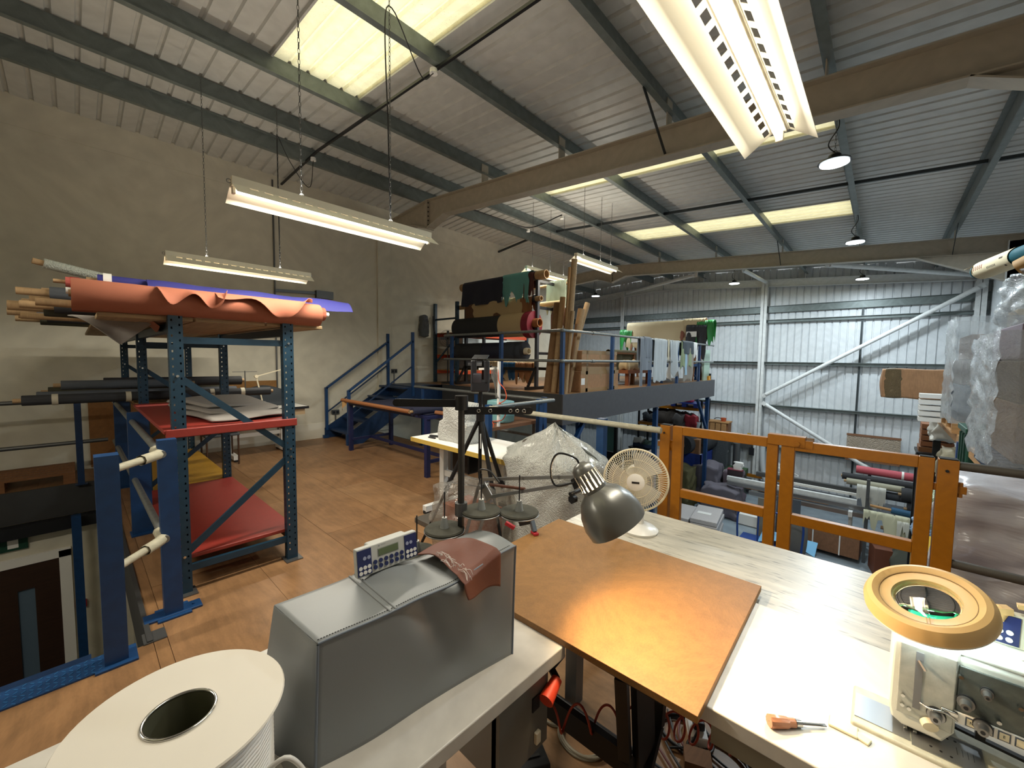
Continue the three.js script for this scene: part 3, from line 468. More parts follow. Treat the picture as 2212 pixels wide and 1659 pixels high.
{
  const t = thing('pallet_rack', 'dark blue perforated steel rack with red and yellow shelf boards holding cloth rolls', 'rack');
  const up = (x, z, s) => {     // perforated upright: a face towards +x and a side towards the bay
    const holes = [], holes2 = []; for (let y = 0.08; y < RH - 0.04; y += 0.05) { for (const a of [-0.02, 0.02]) { const yy = y + (a > 0 ? 0.02 : 0); holes.push([[a - 0.0045, yy], [a + 0.0045, yy], [a + 0.0045, yy + 0.014], [a - 0.0045, yy + 0.014]]); } holes2.push([[-0.004, y], [0.004, y], [0.004, y + 0.013], [-0.004, y + 0.013]]); }
    const f = extHoles([[-0.037, 0], [0.037, 0], [0.037, RH], [-0.037, RH]], holes, 0.003).rotateY(Math.PI / 2).translate(x + 0.03, 0, z);
    const g = extHoles([[-0.03, 0], [0.03, 0], [0.03, RH], [-0.03, RH]], holes2, 0.003);
    return [f, g.clone().translate(x, 0, z + 0.034), g.translate(x, 0, z - 0.037), span(x - 0.03, x - 0.02, 0, RH, z + 0.018, z + 0.034), span(x - 0.03, x - 0.02, 0, RH, z - 0.037, z - 0.02)];
  };
  RXS.forEach((x, k) => {
    for (const z of RZ) { const u = part('upright', up(x, z), P.teal, t); part('foot_plate', [span(x - 0.05, x + 0.08, 0, 0.008, z - 0.06, z + 0.06)], P.steelDull, u); }
    for (const y of [1.71, 0.165]) part('frame_tie', [bar(V(x, y, RZ[0]), V(x, y, RZ[1]), 0.03, 0.045)], P.teal, t);
    part('frame_diagonal', [bar(V(x + 0.005, 1.475, RZ[0]), V(x + 0.005, 0.89, RZ[1]), 0.02, 0.042, V(0, 1, 0))], P.teal, t); part('frame_diagonal', [bar(V(x + 0.005, 0.83, RZ[1]), V(x + 0.005, 0.26, RZ[0]), 0.02, 0.042, V(0, 1, 0))], P.teal, t);
    for (const [y, z] of [[0.89, RZ[1]], [0.83, RZ[1]], [1.475, RZ[0]], [0.26, RZ[0]], [1.71, RZ[1]]]) part('frame_bolt', [boltGeo(V(x + 0.034, y, z), V(1, 0, 0), 0.009)], P.chrome, t);
  });
  for (let b = 0; b < 2; b++) for (const y of [0.19, 1.07, 1.8]) for (const z of RZ) part('beam', [span(RXS[b] - 0.03, RXS[b + 1] + 0.03, y - 0.035, y + 0.025, z - 0.022, z + 0.022)], y === 1.07 || y === 0.19 ? P.pineDark : P.teal, t);
  const board = (x0, x1, y, m, z0 = -0.4, z1 = -1.16) => part('shelf_board', [span(x0, x1, y - 0.028, y, z0, z1, 0.006)], m, t);
  board(-3.43, -5.35, 0.243, C.red); board(-5.42, -7.4, 0.235, C.mustard); board(-3.38, -5.35, 1.125, C.red, -0.37, -1.17); board(-5.42, -7.4, 1.115, P.pine); part('shelf_lip', [span(-3.4, -3.37, 1.07, 1.127, -0.38, -1.17, 0.006)], C.red, t);
  for (const [a, b] of [[-0.1, -0.55], [-0.56, -0.98], [-0.99, -1.4]]) { board(-3.43, -5.35, 1.865, C.beigeBoard, a, b); board(-5.42, -7.4, 1.865, C.beigeBoard, a, b); }
}
function clothRoll(name, label, a, b, r, m, o = {}) {       // a roll of cloth from a to b with a card core
  const t = thing(name, label, 'cloth roll', o.group || 'cloth rolls on the rack top'), d = b.clone().sub(a), Ln = d.length(), e0 = o.e0 ?? 0.05, e1 = o.e1 ?? 0.03, u = d.clone().normalize();
  const sq = o.squash ?? 0.92, seed0 = rr(0, 50); const n = 22, prof = [];
  const g = lathe([[o.hollow ?? r * 0.4, -Ln / 2], [r * 0.97, -Ln / 2], [r, -Ln / 2 + r * 0.1], ...Array.from({ length: 9 }, (_, i) => [r * (1 + 0.03 * n3(seed0, i * 0.7, 0)), -Ln / 2 + Ln * (i + 1) / 10]), [r, Ln / 2 - r * 0.1], [r * 0.97, Ln / 2], [o.hollow ?? r * 0.4, Ln / 2]], n);
  g.scale(1, 1, sq); part('fabric', [orient(creased(g, 0.9), a, b, V(0, 1, 0))], m, t);
  if (o.core !== 0) part('core', [pipe(a.clone().addScaledVector(u, -e0), b.clone().addScaledVector(u, e1), o.core || r * 0.36, (o.core || r * 0.36) * 0.78, 14)], o.coreMat || P.tubeCard, t);
  if (o.band) for (const f of o.band) { const c = a.clone().addScaledVector(d, f); part('band', [cyl(c.clone().addScaledVector(u, -0.02), c.clone().addScaledVector(u, 0.02), r * 1.02, r * 1.02, 18)], o.bandMat || P.white, t); }
  return t;
}
{
  const o1 = clothRoll('cloth_roll', 'thick orange cloth roll with loose scalloped edge lying over the rack front', V(-3.4, 1.955, 0.0), V(-3.4, 1.945, -1.36), 0.088, C.orange, { core: 0.02, e0: 0.01, e1: 0.02, squash: 1 });
  const flap = (z0, z1, ph) => sheet(26, 14, (u, v) => { const z = z0 + (z1 - z0) * u, len = 0.13 + 0.05 * Math.sin(u * 9 + ph) - 0.09 * Math.pow(2 * u - 1, 2), a = 1.15 - v * 1.5; const s = v * len, rad = 0.096 + 0.05 * v * v * (0.6 + 0.4 * Math.sin(u * 14 + ph)); const ang = 1.2 - s / 0.1; return V(-3.4 + Math.cos(ang) * rad, 1.95 + Math.sin(ang) * rad, z); }, 0.003);
  part('loose_end', [flap(-0.36, -0.72, 0.4)], C.orange, o1); part('loose_end', [flap(-0.66, -1.3, 2.0)], C.orange, o1);
  clothRoll('cloth_roll', 'rust cloth roll tucked between the orange roll and the blue roll', V(-3.57, 1.985, -0.03), V(-3.57, 1.975, -1.47), 0.062, C.rust, { core: 0.02, e1: 0.04, coreMat: P.white });
  clothRoll('cloth_roll', 'faded red cloth roll with a red plastic end under the blue roll', V(-3.7, 2.05, 0.02), V(-3.7, 2.03, -1.3), 0.034, C.pink, { core: 0.012, band: [0.03, 0.27], bandMat: C.redWrap });
  const b1 = clothRoll('cloth_roll', 'royal blue cloth roll topmost on the rack', V(-3.78, 2.085, -0.12), V(-3.72, 2.07, -1.66), 0.055, C.blueCloth, { core: 0.018, squash: 0.8, band: [0.03], bandMat: P.white });
  part('loose_end', [sheet(30, 10, (u, v) => V(-3.72 + 0.11 * v, 2.118 - 0.1 * v * v + 0.006 * Math.sin(u * 17 + v * 3), -0.35 - 1.4 * u), 0.004)], C.blueCloth, b1);
  clothRoll('film_roll', 'crumpled silvery plastic-wrapped roll tilting up from the back of the rack top', V(-4.25, 2.225, 0.12), V(-4.35, 2.12, -0.5), 0.042, C.silver, { core: 0.02, squash: 0.8 });
  const rolls = [[-4.3, 2.03, 0.1, -1.5, 0.05, C.slate, 'slate grey cloth roll with a long card core behind the orange roll'], [-4.6, 1.95, 0.14, -1.3, 0.07, C.olive, 'olive cloth roll among the stacked rolls on the rack top'], [-4.9, 2.0, 0.1, -1.2, 0.06, C.taupe, 'taupe cloth roll among the stacked rolls on the rack top'], [-4.15, 1.93, 0.08, -1.45, 0.05, C.dark, 'charcoal cloth roll under the silvery wrapped roll'], [-5.3, 1.95, 0.2, -1.35, 0.06, C.greyCloth, 'pale grey cloth roll at the back of the rack top'], [-3.85, 1.93, 0.0, -1.48, 0.05, C.rust, 'rust cloth roll pushed behind the blue roll'], [-5.8, 1.96, 0.16, -1.5, 0.07, C.dark, 'charcoal cloth roll far back on the rack top'], [-6.3, 1.95, 0.22, -1.4, 0.06, C.olive, 'olive cloth roll far back on the rack top']];
  for (const [x, y, z0, z1, r, m, l] of rolls) clothRoll('cloth_roll', l, V(x, y, z0), V(x + 0.03, y - 0.01, z1), r, m, { core: r * 0.5, e0: 0.1 + r, e1: 0.06 });
  for (const [x, y, z0, z1, r, l] of [[-4.4, 2.05, 0.14, -1.3, 0.024, 'thin bare card tube sticking out above the pale roll ends'], [-4.45, 1.985, 0.2, -1.2, 0.034, 'bare card tube with a red wrapped end beside the orange roll'], [-5.1, 1.91, 0.28, -1.4, 0.026, 'bare card tube sticking out lowest from the rack top']]) { const t = thing('card_tube', l, 'tube', 'card tubes on the rack top'); part('tube', [pipe(V(x, y, z0), V(x, y, z1), r, r * 0.8)], P.tubeCard, t); }
  // hanging corner of grey cloth and loose orange cloth below
  solo('cloth_offcut', 'grey cloth corner hanging in a point below the rack top', 'cloth', [sheet(20, 16, (u, v) => { const z = 0.0 - 0.36 * u, dip = 0.17 * Math.max(0, 1 - Math.abs(u - 0.56) / 0.5); return V(-3.82 + 0.02 * Math.sin(u * 7) + 0.015 * v, 1.86 - v * dip - 0.015 * v, z + 0.02 * Math.sin(v * 4)); }, 0.003)], C.greyCloth);
  solo('cloth_offcut', 'orange cloth scrap drooping under the rack top behind the front post', 'cloth', [sheet(16, 10, (u, v) => V(-3.62 - 0.55 * u, 1.845 - 0.07 * v * Math.sin(Math.PI * (0.2 + 0.7 * u)), -0.36 - 0.04 * v - 0.02 * u), 0.003)], C.orange);
  // middle shelf: folded grey cloth
  const f = thing('folded_cloth', 'thick folded grey cloth lying on the red middle shelf', 'cloth');
  for (let k = 0; k < 3; k++) part('fold_layer', [blob(1.0 - 0.1 * k, 0.035, 0.56 - 0.05 * k, 22, p => { p.y += 0.012 * Math.sin(p.x * 7 + k) + 0.008 * Math.sin(p.z * 11 + p.x * 5 + k * 2); }).rotateY(0.12 + 0.04 * k).translate(-4.02 - 0.1 * k, 1.152 + k * 0.034, -0.86 + 0.02 * k)], C.greyCloth, f);
  const L2 = [[-5.55, 1.19, 0.33, -1.62, 0.05, C.dark, 'long black and olive patterned roll across the middle shelf'], [-5.7, 1.2, 0.25, -1.3, 0.06, C.slate, 'dark slate roll resting on the middle shelf'], [-5.85, 1.3, 0.1, -0.9, 0.05, C.slate, 'slate grey roll lying on top of the middle shelf rolls'], [-6.1, 1.3, -0.2, -1.45, 0.06, C.dark, 'black roll stacked at the back of the middle shelf'], [-6.4, 1.2, 0.2, -1.3, 0.06, C.olive, 'olive roll at the back of the middle shelf']];
  for (const [x, y, z0, z1, r, m, l] of L2) clothRoll('cloth_roll', l, V(x, y, z0), V(x, y - 0.01, z1), r, m, { core: r * 0.4, group: 'cloth rolls on the middle shelf', band: r === 0.05 && x === -5.55 ? [0.1, 0.35, 0.7, 0.85] : undefined, bandMat: M(0xb8b09c, 0.6) });
  solo('cable_loop', 'coiled yellow cable loop lying on the middle shelf', 'cable', [ring(0.09, 0.006, 30).rotateX(Math.PI / 2).scale(1, 1, 0.6).translate(-5.15, 1.135, -0.72), ring(0.085, 0.006, 30).rotateX(Math.PI / 2).scale(1, 1, 0.7).translate(-5.12, 1.143, -0.7)], M(0x7d6c3b, 0.6));
}
// ---------- sewing station by the cream wall behind the rack ----------
{
  solo('wall_board', 'plain brown fibreboard panel standing against the cream wall behind the sewing station', 'board', [span(WX + 0.005, WX + 0.025, 0.55, 1.165, -1.45, -2.47)], M(0x9d7442, 0.75, { tex: T.mdf }));
  solo('wall_board', 'plain brown fibreboard panel standing against the cream wall beyond the stairwell', 'board', [span(WX + 0.005, WX + 0.025, 0.02, 0.93, -0.1, -1.0)], M(0x96693a, 0.75, { tex: T.mdf }));
  const t = thing('sewing_table', 'white sewing table with black edge standing behind the rack', 'table');
  part('table_top', [span(-7.75, -7.0, 0.745, 0.785, -1.35, -2.6, 0.004)], P.white, t); part('edge_band', [span(-7.005, -6.99, 0.745, 0.784, -1.35, -2.6)], P.black, t); part('edge_band', [span(-7.75, -6.99, 0.745, 0.784, -2.6, -2.615)], P.black, t);
  for (const z of [-1.6, -2.35]) { part('leg', [span(-7.5, -7.43, 0.04, 0.745, z - 0.03, z + 0.03)], P.white, t); part('foot_bar', [span(-7.72, -7.1, 0.03, 0.09, z - 0.035, z + 0.035)], P.white, t); part('rubber_foot', [cyl(V(-7.12, 0, z), V(-7.12, 0.03, z), 0.03), cyl(V(-7.7, 0, z), V(-7.7, 0.03, z), 0.03)], P.black, t); }
  part('stretcher', [span(-7.49, -7.45, 0.3, 0.36, -1.6, -2.35)], P.white, t); part('drawer', [span(-7.2, -7.02, 0.65, 0.745, -2.38, -2.56)], M(0xa58d6d, 0.7), t);
  solo('machine_cover', 'dark grey fabric cover over the sewing machine behind the rack', 'cover', [blob(0.28, 0.3, 0.58, 16, p => { p.y += (p.y > 0 ? 0.03 * Math.cos(p.z * 9) : 0); p.x += 0.01 * Math.sin(p.y * 20); if (p.y < -0.1) { p.x *= 1.15; p.z *= 1.05; } }).translate(-7.52, 0.93, -2.1)], M(0x343a40, 0.8, { bump: T.weave, bs: 0.0006, brep: 6 }));
  const l = thing('arm_lamp', 'cream jointed arm lamp folded over the covered sewing machine', 'lamp'); const pts = [V(-7.3, 0.79, -2.02), V(-7.3, 0.86, -2.02), V(-7.28, 1.06, -1.98), V(-7.3, 1.28, -1.94), V(-7.3, 1.4, -2.36)];
  part('clamp', [span(-7.33, -7.27, 0.785, 0.86, -2.05, -1.99)], P.cream, l);
  for (let i = 1; i < 4; i++) { const d = V(0.012, 0, 0); part('arm', [bar(pts[i].clone().add(d), pts[i + 1].clone().add(d), 0.006, 0.014), bar(pts[i].clone().sub(d), pts[i + 1].clone().sub(d), 0.006, 0.014)], P.cream, l); part('joint', [cyl(pts[i].clone().add(V(-0.03, 0, 0)), pts[i].clone().add(V(0.03, 0, 0)), 0.026)], P.cream, l); }
  part('lamp_head', [cyl(V(-7.3, 1.4, -2.36), V(-7.28, 1.33, -2.44), 0.03, 0.07, 20)], P.cream, l);
  const s = thing('thread_stand', 'thin steel thread stand beside the covered sewing machine', 'thread stand'); part('pole', [cyl(V(-7.55, 0.785, -1.85), V(-7.55, 1.36, -1.85), 0.008)], P.steelDull, s); part('arm', [bar(V(-7.55, 1.345, -1.68), V(-7.55, 1.345, -2.02), 0.012, 0.008)], P.steelDull, s); part('plate', [span(-7.62, -7.5, 0.9, 0.912, -1.68, -2.02)], P.cream, s); for (const z of [-1.72, -1.97]) part('spool_pin', [cyl(V(-7.56, 0.912, z), V(-7.56, 0.97, z), 0.012)], P.cream, s);
  const c = thing('stool', 'brown framed chair with dark seat tucked behind the rack', 'chair'); part('seat', [span(-7.35, -6.95, 0.43, 0.47, -1.2, -1.62, 0.015)], C.slate, c); for (const [x, z] of [[-7.33, -1.22], [-6.97, -1.22], [-7.33, -1.6], [-6.97, -1.6]]) part('leg', [cyl(V(x, 0, z), V(x, 0.43, z), 0.012)], M(0x4a3325, 0.4), c); part('backrest', [span(-6.96, -6.93, 0.5, 0.72, -1.22, -1.6, 0.01)], C.slate, c);
  const sw = (z, y, l2) => { const o = thing('wall_socket', l2, 'socket'); part('plate', [span(WX + 0.002, WX + 0.03, y - 0.045, y + 0.045, z - 0.075, z + 0.075, 0.005)], P.steelDull, o); for (const dz of [-0.037, 0.037]) part('outlet', [span(WX + 0.03, WX + 0.032, y - 0.03, y + 0.02, z + dz - 0.025, z + dz + 0.025)], P.black, o); part('conduit', [cyl(V(WX + 0.015, y - 0.045, z), V(WX + 0.015, y - 0.5, z), 0.012)], P.steelDull, o); };
  sw(-3.53, 0.49, 'metal double wall socket low beside the foot of the stair'); sw(-4.86, 1.3, 'metal double wall socket with plugs at the head of the stair');
  const tub = thing('pallet', 'rough wooden pallet lying beyond the stairwell by the cream wall', 'pallet'); for (let i = 0; i < 5; i++) part('deck_board', [span(-8.0 + i * 0.145, -7.9 + i * 0.145, 0.115, 0.14, 0.05, 1.25)], P.pineDark, tub); for (const z of [0.1, 0.65, 1.2]) { part('bearer', [span(-8.0, -7.32, 0.1, 0.115, z - 0.05, z + 0.05)], P.pineDark, tub); for (const x of [-7.95, -7.66, -7.37]) part('block', [span(x - 0.05, x + 0.05, 0.0, 0.1, z - 0.05, z + 0.05)], P.pineDark, tub); }
}
// ---------- hides, tubes and boxes on the raised deck ----------
const H = {
  navy: M(0x171a30, 0.6, { bump: T.grain, bs: 0.0008, brep: 5 }), aqua: M(0x5f9c9b, 0.55, { bump: T.grain, bs: 0.0008, brep: 5 }), cream: M(0xb8a27c, 0.65, { bump: T.grain, bs: 0.001, brep: 5 }), brown: M(0x5f3d25, 0.6, { bump: T.grain, bs: 0.001, brep: 5 }), tan: M(0x8a5a33, 0.55), mint: M(0xa9b7a4, 0.6), charcoal: M(0x25262a, 0.7), slate: M(0x353b45, 0.75), crimson: M(0x7a1229, 0.6), burgundy: M(0x4c1f1a, 0.5), green: M(0x1f7a32, 0.5), blueHide: M(0x17496f, 0.5), paleGrey: M(0xb8bdc0, 0.7), midGrey: M(0x80868f, 0.75), sage: M(0x8a9673, 0.75), skyBlue: M(0xa9c7dc, 0.6), darkSlate: M(0x3c454d, 0.75), taupeHide: M(0x877f75, 0.75),
};
function drape(along, a0, a1, c, y, r, front, back, m, o = {}) {   // hide hung over a rod along x or z; c = the other coordinate, front hangs towards +c
  const seg = o.seg || 26, nv = 26, s0 = o.seed || 1; const arc = Math.PI * r, tot = front + arc + back;
  return sheet(seg, nv, (u, v) => {
    const jag = (o.jag || 0) * (0.5 + 0.9 * n3(s0, u * (o.jf || 5), 0.3) + 0.4 * n3(s0 + 4, u * 13, 0)), f = Math.max(0.03, front - Math.max(0, jag)), bk = Math.max(0.02, back - (o.jag || 0) * 0.5 * (1 + n3(s0 + 9, u * 4, 2)));
    const s = -bk + v * (bk + arc + f), wob = (o.wave ?? 0.02);
    const a = a0 + (a1 - a0) * (u + (o.side || 0) * n3(s0 + 2, v * 4, 5) * (u - 0.5)); let cc, yy;
    if (s < 0) { cc = c - r; yy = y + s; } else if (s < arc) { const t = s / r; cc = c - Math.cos(t) * r; yy = y + Math.sin(t) * r; } else { cc = c + r; yy = y - (s - arc); }
    const dn = Math.max(0, y - yy) / Math.max(0.2, front); cc += (s < 0 ? -1 : 1) * (wob * dn * Math.sin(u * (o.wf || 9) + s0) + 0.012 * dn * n3(s0, u * 4, s * 3)); return along === 'x' ? V(a, yy, cc) : V(cc, yy, a);
  }, o.th || 0.004);
}
{ // storage rack by the wall
  const t = thing('storage_rack', 'blue rack with orange beams standing on the deck against the cream wall', 'rack');
  for (const z of [-5.95, -8.4]) { for (const x of [-8.02, -7.2]) { const holes = []; for (let y = 0.05; y < 1.85; y += 0.06) holes.push([[-0.006, y], [0.006, y], [0.006, y + 0.02], [-0.006, y + 0.02]]); const yt = x < -7.5 ? 1.88 : 1.87; part('upright', [extHoles([[-0.035, 0], [0.035, 0], [0.035, yt], [-0.035, yt]], holes, 0.004).translate(x, DK, z + 0.03), span(x - 0.035, x - 0.03, DK, DK + yt, z - 0.03, z + 0.03), span(x + 0.03, x + 0.035, DK, DK + yt, z - 0.03, z + 0.03)], P.teal, t); } part('frame_tie', [bar(V(-8.02, DK + 1.5, z), V(-7.2, DK + 1.5, z), 0.03, 0.04)], P.teal, t); part('frame_diagonal', [bar(V(-7.95, DK + 0.5, z), V(-7.2, DK + 1.1, z), 0.02, 0.04, V(0, 1, 0))], P.teal, t); }
  const ob = M(0xc9502c, 0.45); for (const y of [0.25, 0.62, 1.13]) { for (const x of [-8.0, -7.2]) part('beam', [span(x - 0.02, x + 0.02, DK + y - 0.04, DK + y + 0.04, -5.98, -8.37)], ob, t); part('shelf', [span(-8.03, -7.18, DK + y + 0.04, DK + y + 0.055, -5.98, -8.37)], P.pine, t); }
  part('back_panel', [span(-7.19, -7.17, DK + 0.68, DK + 1.05, -6.1, -8.3)], M(0xb9c6cc, 0.6), t);
  solo('wrapped_bundle', 'silvery film wrapped bundle under the lowest shelf of the blue rack', 'bundle', [blob(0.6, 0.26, 1.2, 14, p => { p.y += 0.03 * n3(p.x * 6, p.z * 6, 1); p.x += 0.03 * n3(p.y * 8, p.z * 6, 4); }).translate(-7.6, DK + 0.47, -6.9)], M(0x8f9296, 0.25, { bump: T.crinkle, bs: 0.03, brep: 3 }));
  const f = thing('pedestal_fan', 'black pedestal fan standing on the deck before the blue rack', 'fan'); const fc = V(-7.35, 2.05, -5.8), fd = V(0.75, -0.15, 0.35).normalize();
  part('pole', [cyl(V(-7.4, DK, -5.84), V(-7.4, 1.98, -5.84), 0.014)], P.black, f); part('base', [cyl(V(-7.4, DK, -5.84), V(-7.4, DK + 0.03, -5.84), 0.16, 0.14, 24)], P.black, f); part('motor', [cyl(fc.clone().addScaledVector(fd, -0.2), fc.clone().addScaledVector(fd, -0.04), 0.055, 0.06)], P.black, f);
  const rings = []; for (const r of [0.06, 0.1, 0.14, 0.18, 0.2]) rings.push(orient(ring(r, 0.003, 30, 5).rotateX(Math.PI / 2), fc.clone().addScaledVector(fd, -0.001), fc.clone().addScaledVector(fd, 0.001))); part('guard', rings, P.black, f); for (let i = 0; i < 4; i++) part('blade', [orient(bx(0.06, 0.004, 0.15, 0, 0, 0.1).rotateY(i * Math.PI / 2), fc.clone().addScaledVector(fd, -0.02), fc)], P.steelDull, f);
  solo('cable_bundle', 'dark cables hung over the blue rack upright by the wall', 'cable', [tube([V(-7.98, 2.62, -5.88), V(-7.93, 2.4, -5.86), V(-7.9, 2.1, -5.87), V(-7.92, 2.45, -5.85), V(-8.0, 2.66, -5.9)], 0.008, 40), tube([V(-8.02, 2.6, -5.88), V(-7.96, 2.35, -5.85), V(-7.95, 2.2, -5.86), V(-7.99, 2.4, -5.86), V(-8.03, 2.6, -5.89)], 0.012, 40)], P.black);
  solo('hung_bag', 'crumpled clear plastic bag hung on the wall beside the blue rack', 'bag', [blob(0.12, 0.5, 0.34, 12, p => { p.z *= 0.6 - 0.5 * p.y; p.x += 0.03 * n3(p.y * 8, p.z * 9, 2); }).translate(-8.02, 2.35, -5.62)], M(0x77797a, 0.2, { bump: T.crinkle, bs: 0.03, brep: 5 }));
}
{ // rack of hides
  const t = thing('hide_rack', 'black steel A-frame rack carrying tubes of leather hides', 'rack'), z0 = -6.05, z1 = -6.6;
  for (const x of [-7.0, -4.93]) { for (const z of [z0, z1]) part('post', [span(x - 0.03, x + 0.03, DK, 3.13, z - 0.03, z + 0.03)], x > -6 ? M(0x3a3d44, 0.45) : P.blackMetal, t); for (const y of [3.1, 2.6, 2.15, 1.72]) part('cross_bar', [span(x - 0.025, x + 0.025, y - 0.025, y + 0.025, z1, z0)], P.blackMetal, t); part('foot', [span(x - 0.04, x + 0.04, DK, DK + 0.06, -5.75, -6.95)], P.blackMetal, t); part('strut', [bar(V(x, DK + 0.06, -5.8), V(x, DK + 0.45, z0), 0.04, 0.04)], P.blackMetal, t); }
  for (const z of [z0, z1]) part('long_bar', [span(-7.0, -4.93, DK + 0.36, DK + 0.42, z - 0.03, z + 0.03)], P.blackMetal, t);
  const tb = (l, y, z, r, x0, x1, m = P.tubeCard) => { const q = thing('card_tube', l, 'tube', 'card tubes on the hide rack'); part('tube', [pipe(V(x0, y, z), V(x1, y, z), r, r * 0.82, 20)], m, q); return q; };
  tb('thick card tube at the top of the hide rack under the navy hide', 3.2, z0, 0.085, -7.15, -4.72, P.tubeCard); tb('slim card tube with black strap under the cream hide', 2.76, z0 + 0.02, 0.05, -7.25, -4.82); tb('short card tube lashed behind the cream hide', 2.72, z1 + 0.1, 0.05, -5.2, -4.68, M(0xc9b489, 0.7)); tb('brown card tube end inside the crimson roll', 2.3, z0 + 0.05, 0.085, -7.3, -4.82, M(0xa06a3e, 0.7)); tb('white card core end of the dark slate roll', 1.76, z0 + 0.05, 0.065, -7.2, -5.08, P.cream); tb('slim card tube lying across the back of the hide rack', 3.1, z1, 0.03, -7.1, -4.5);
  for (const [y, x] of [[3.2, -4.98], [2.76, -4.98]]) part('strap', [cyl(V(x - 0.03, y, z0), V(x + 0.03, y, z0), 0.09, 0.09, 18)], P.black, t);
  const hide = (l, g, m) => solo('leather_hide', l, 'hide', g, m, 'hides on the deck rack');
  hide('navy hide hung over the top tube of the rack', [drape('x', -7.02, -5.76, z0, 3.2, 0.098, 0.45, 0.3, H.navy, { seed: 2, wave: 0.035, wf: 12 })], H.navy);
  hide('pale aqua hide with ragged edge hung beside the navy hide', [drape('x', -5.78, -5.06, z0, 3.21, 0.104, 0.56, 0.3, H.aqua, { seed: 5, jag: 0.28, jf: 4, side: 0.12, wave: 0.03 })], H.aqua);
  hide('dark brown hide hung beyond the aqua hide on the top tube', [drape('x', -5.2, -4.96, z0, 3.19, 0.095, 0.42, 0.25, H.burgundy, { seed: 8, jag: 0.1 })], H.burgundy);
  hide('brown hide hung under the navy hide', [drape('x', -6.95, -5.1, z0 + 0.02, 2.76, 0.056, 0.55, 0.4, H.brown, { seed: 11, jag: 0.12, wave: 0.01 })], H.brown);
  hide('cream hide spread over the second tube of the rack', [drape('x', -6.62, -5.22, z0 + 0.02, 2.765, 0.068, 0.5, 0.3, H.cream, { seed: 13, jag: 0.12, side: 0.2, wave: 0.02 })], H.cream);
  hide('tan hide with torn edge hung at the end of the second tube', [drape('x', -5.3, -5.0, z0 + 0.03, 2.76, 0.062, 0.48, 0.3, H.tan, { seed: 17, jag: 0.25, jf: 7 })], H.tan);
  hide('pale mint hide hung on the far side of the rack', [drape('x', -5.1, -4.62, z1, 3.12, 0.06, 0.62, 0.5, H.mint, { seed: 19, jag: 0.2 })], H.mint);
  hide('burgundy hide with long tail on the far side of the rack', [drape('x', -4.98, -4.72, z1, 2.62, 0.06, 0.9, 0.5, H.burgundy, { seed: 23, jag: 0.3 })], H.burgundy);
  const big = (l, x0, x1, y, r, m) => solo('leather_roll', l, 'hide roll', [orient(creased(lathe([[r * 0.4, -(x1 - x0) / 2], [r, -(x1 - x0) / 2], [r, (x1 - x0) / 2], [r * 0.4, (x1 - x0) / 2], [r * 0.4, -(x1 - x0) / 2]], 30), 0.7).scale(1, 1, 1.1), V(x0, y, z0 + 0.05), V(x1, y, z0 + 0.05))], m, 'rolled hides on the deck rack');
  big('charcoal rolled hide on the third bar of the rack', -7.22, -5.76, 2.28, 0.2, H.charcoal); big('cream rolled hide beside the charcoal roll', -5.755, -5.12, 2.28, 0.215, H.cream); big('crimson rolled hide with the brown tube end', -5.115, -4.95, 2.27, 0.235, H.crimson);
  big('near black rolled hide on the lowest bar of the rack', -7.2, -6.3, 1.76, 0.165, H.charcoal); big('very dark navy rolled hide in the middle of the lowest bar', -6.295, -5.65, 1.76, 0.165, H.navy); big('slate rolled hide with the white core on the lowest bar', -5.645, -5.18, 1.76, 0.175, H.slate);
  hide('beige hide hung below the dark rolls', [drape('x', -6.6, -5.2, -6.35, 1.52, 0.03, 0.4, 0.2, H.cream, { seed: 31, jag: 0.25 })], H.cream); hide('deep blue hide with curved edge hung below the dark rolls', [drape('x', -6.1, -5.5, -6.3, 1.5, 0.03, 0.35, 0.2, H.blueHide, { seed: 33, jag: 0.25 })], H.blueHide); hide('tan hide hung low at the end of the rack', [drape('x', -5.6, -5.15, -6.2, 1.5, 0.03, 0.42, 0.2, H.tan, { seed: 35, jag: 0.2 })], H.tan);
}
{ // card tubes leaning in the deck corner
  const lean = (l, b, tp, tz, r, m = P.tubeCard) => { const top = onZ(tp[0], tp[1], tz), t = thing('card_tube', l, 'tube', 'card tubes leaning in the deck corner'); part('tube', [pipe(V(b[0], DK, b[1]), top, r, r * 0.84, 20)], m, t); };
  lean('tallest card tube leaning in the deck corner', [-4.02, -5.72], [1241, 560], -5.8, 0.05); lean('tall card tube just behind the tallest one', [-4.1, -5.78], [1233, 578], -5.92, 0.045); lean('wide card tube at the hide rack side of the corner', [-4.42, -5.75], [1206, 655], -5.9, 0.075, P.tubeCardDark); lean('card tube standing between the wide tube and the tall tube', [-4.26, -5.72], [1216, 642], -5.85, 0.05); lean('darker card tube leaning behind the blue corner post', [-4.2, -5.8], [1227, 665], -6.0, 0.05, P.tubeCardDark); lean('slim card tube in front of the tall tube', [-3.98, -5.66], [1238, 672], -5.75, 0.03); lean('stout card tube leaning over the pipe rail', [-4.2, -6.05], [1256, 668], -6.3, 0.065); lean('card tube tilting well away from the corner post', [-4.25, -5.95], [1269, 655], -6.5, 0.05); lean('thin card tube low behind the corner post', [-4.08, -5.9], [1246, 700], -6.0, 0.03, P.tubeCardDark);
}
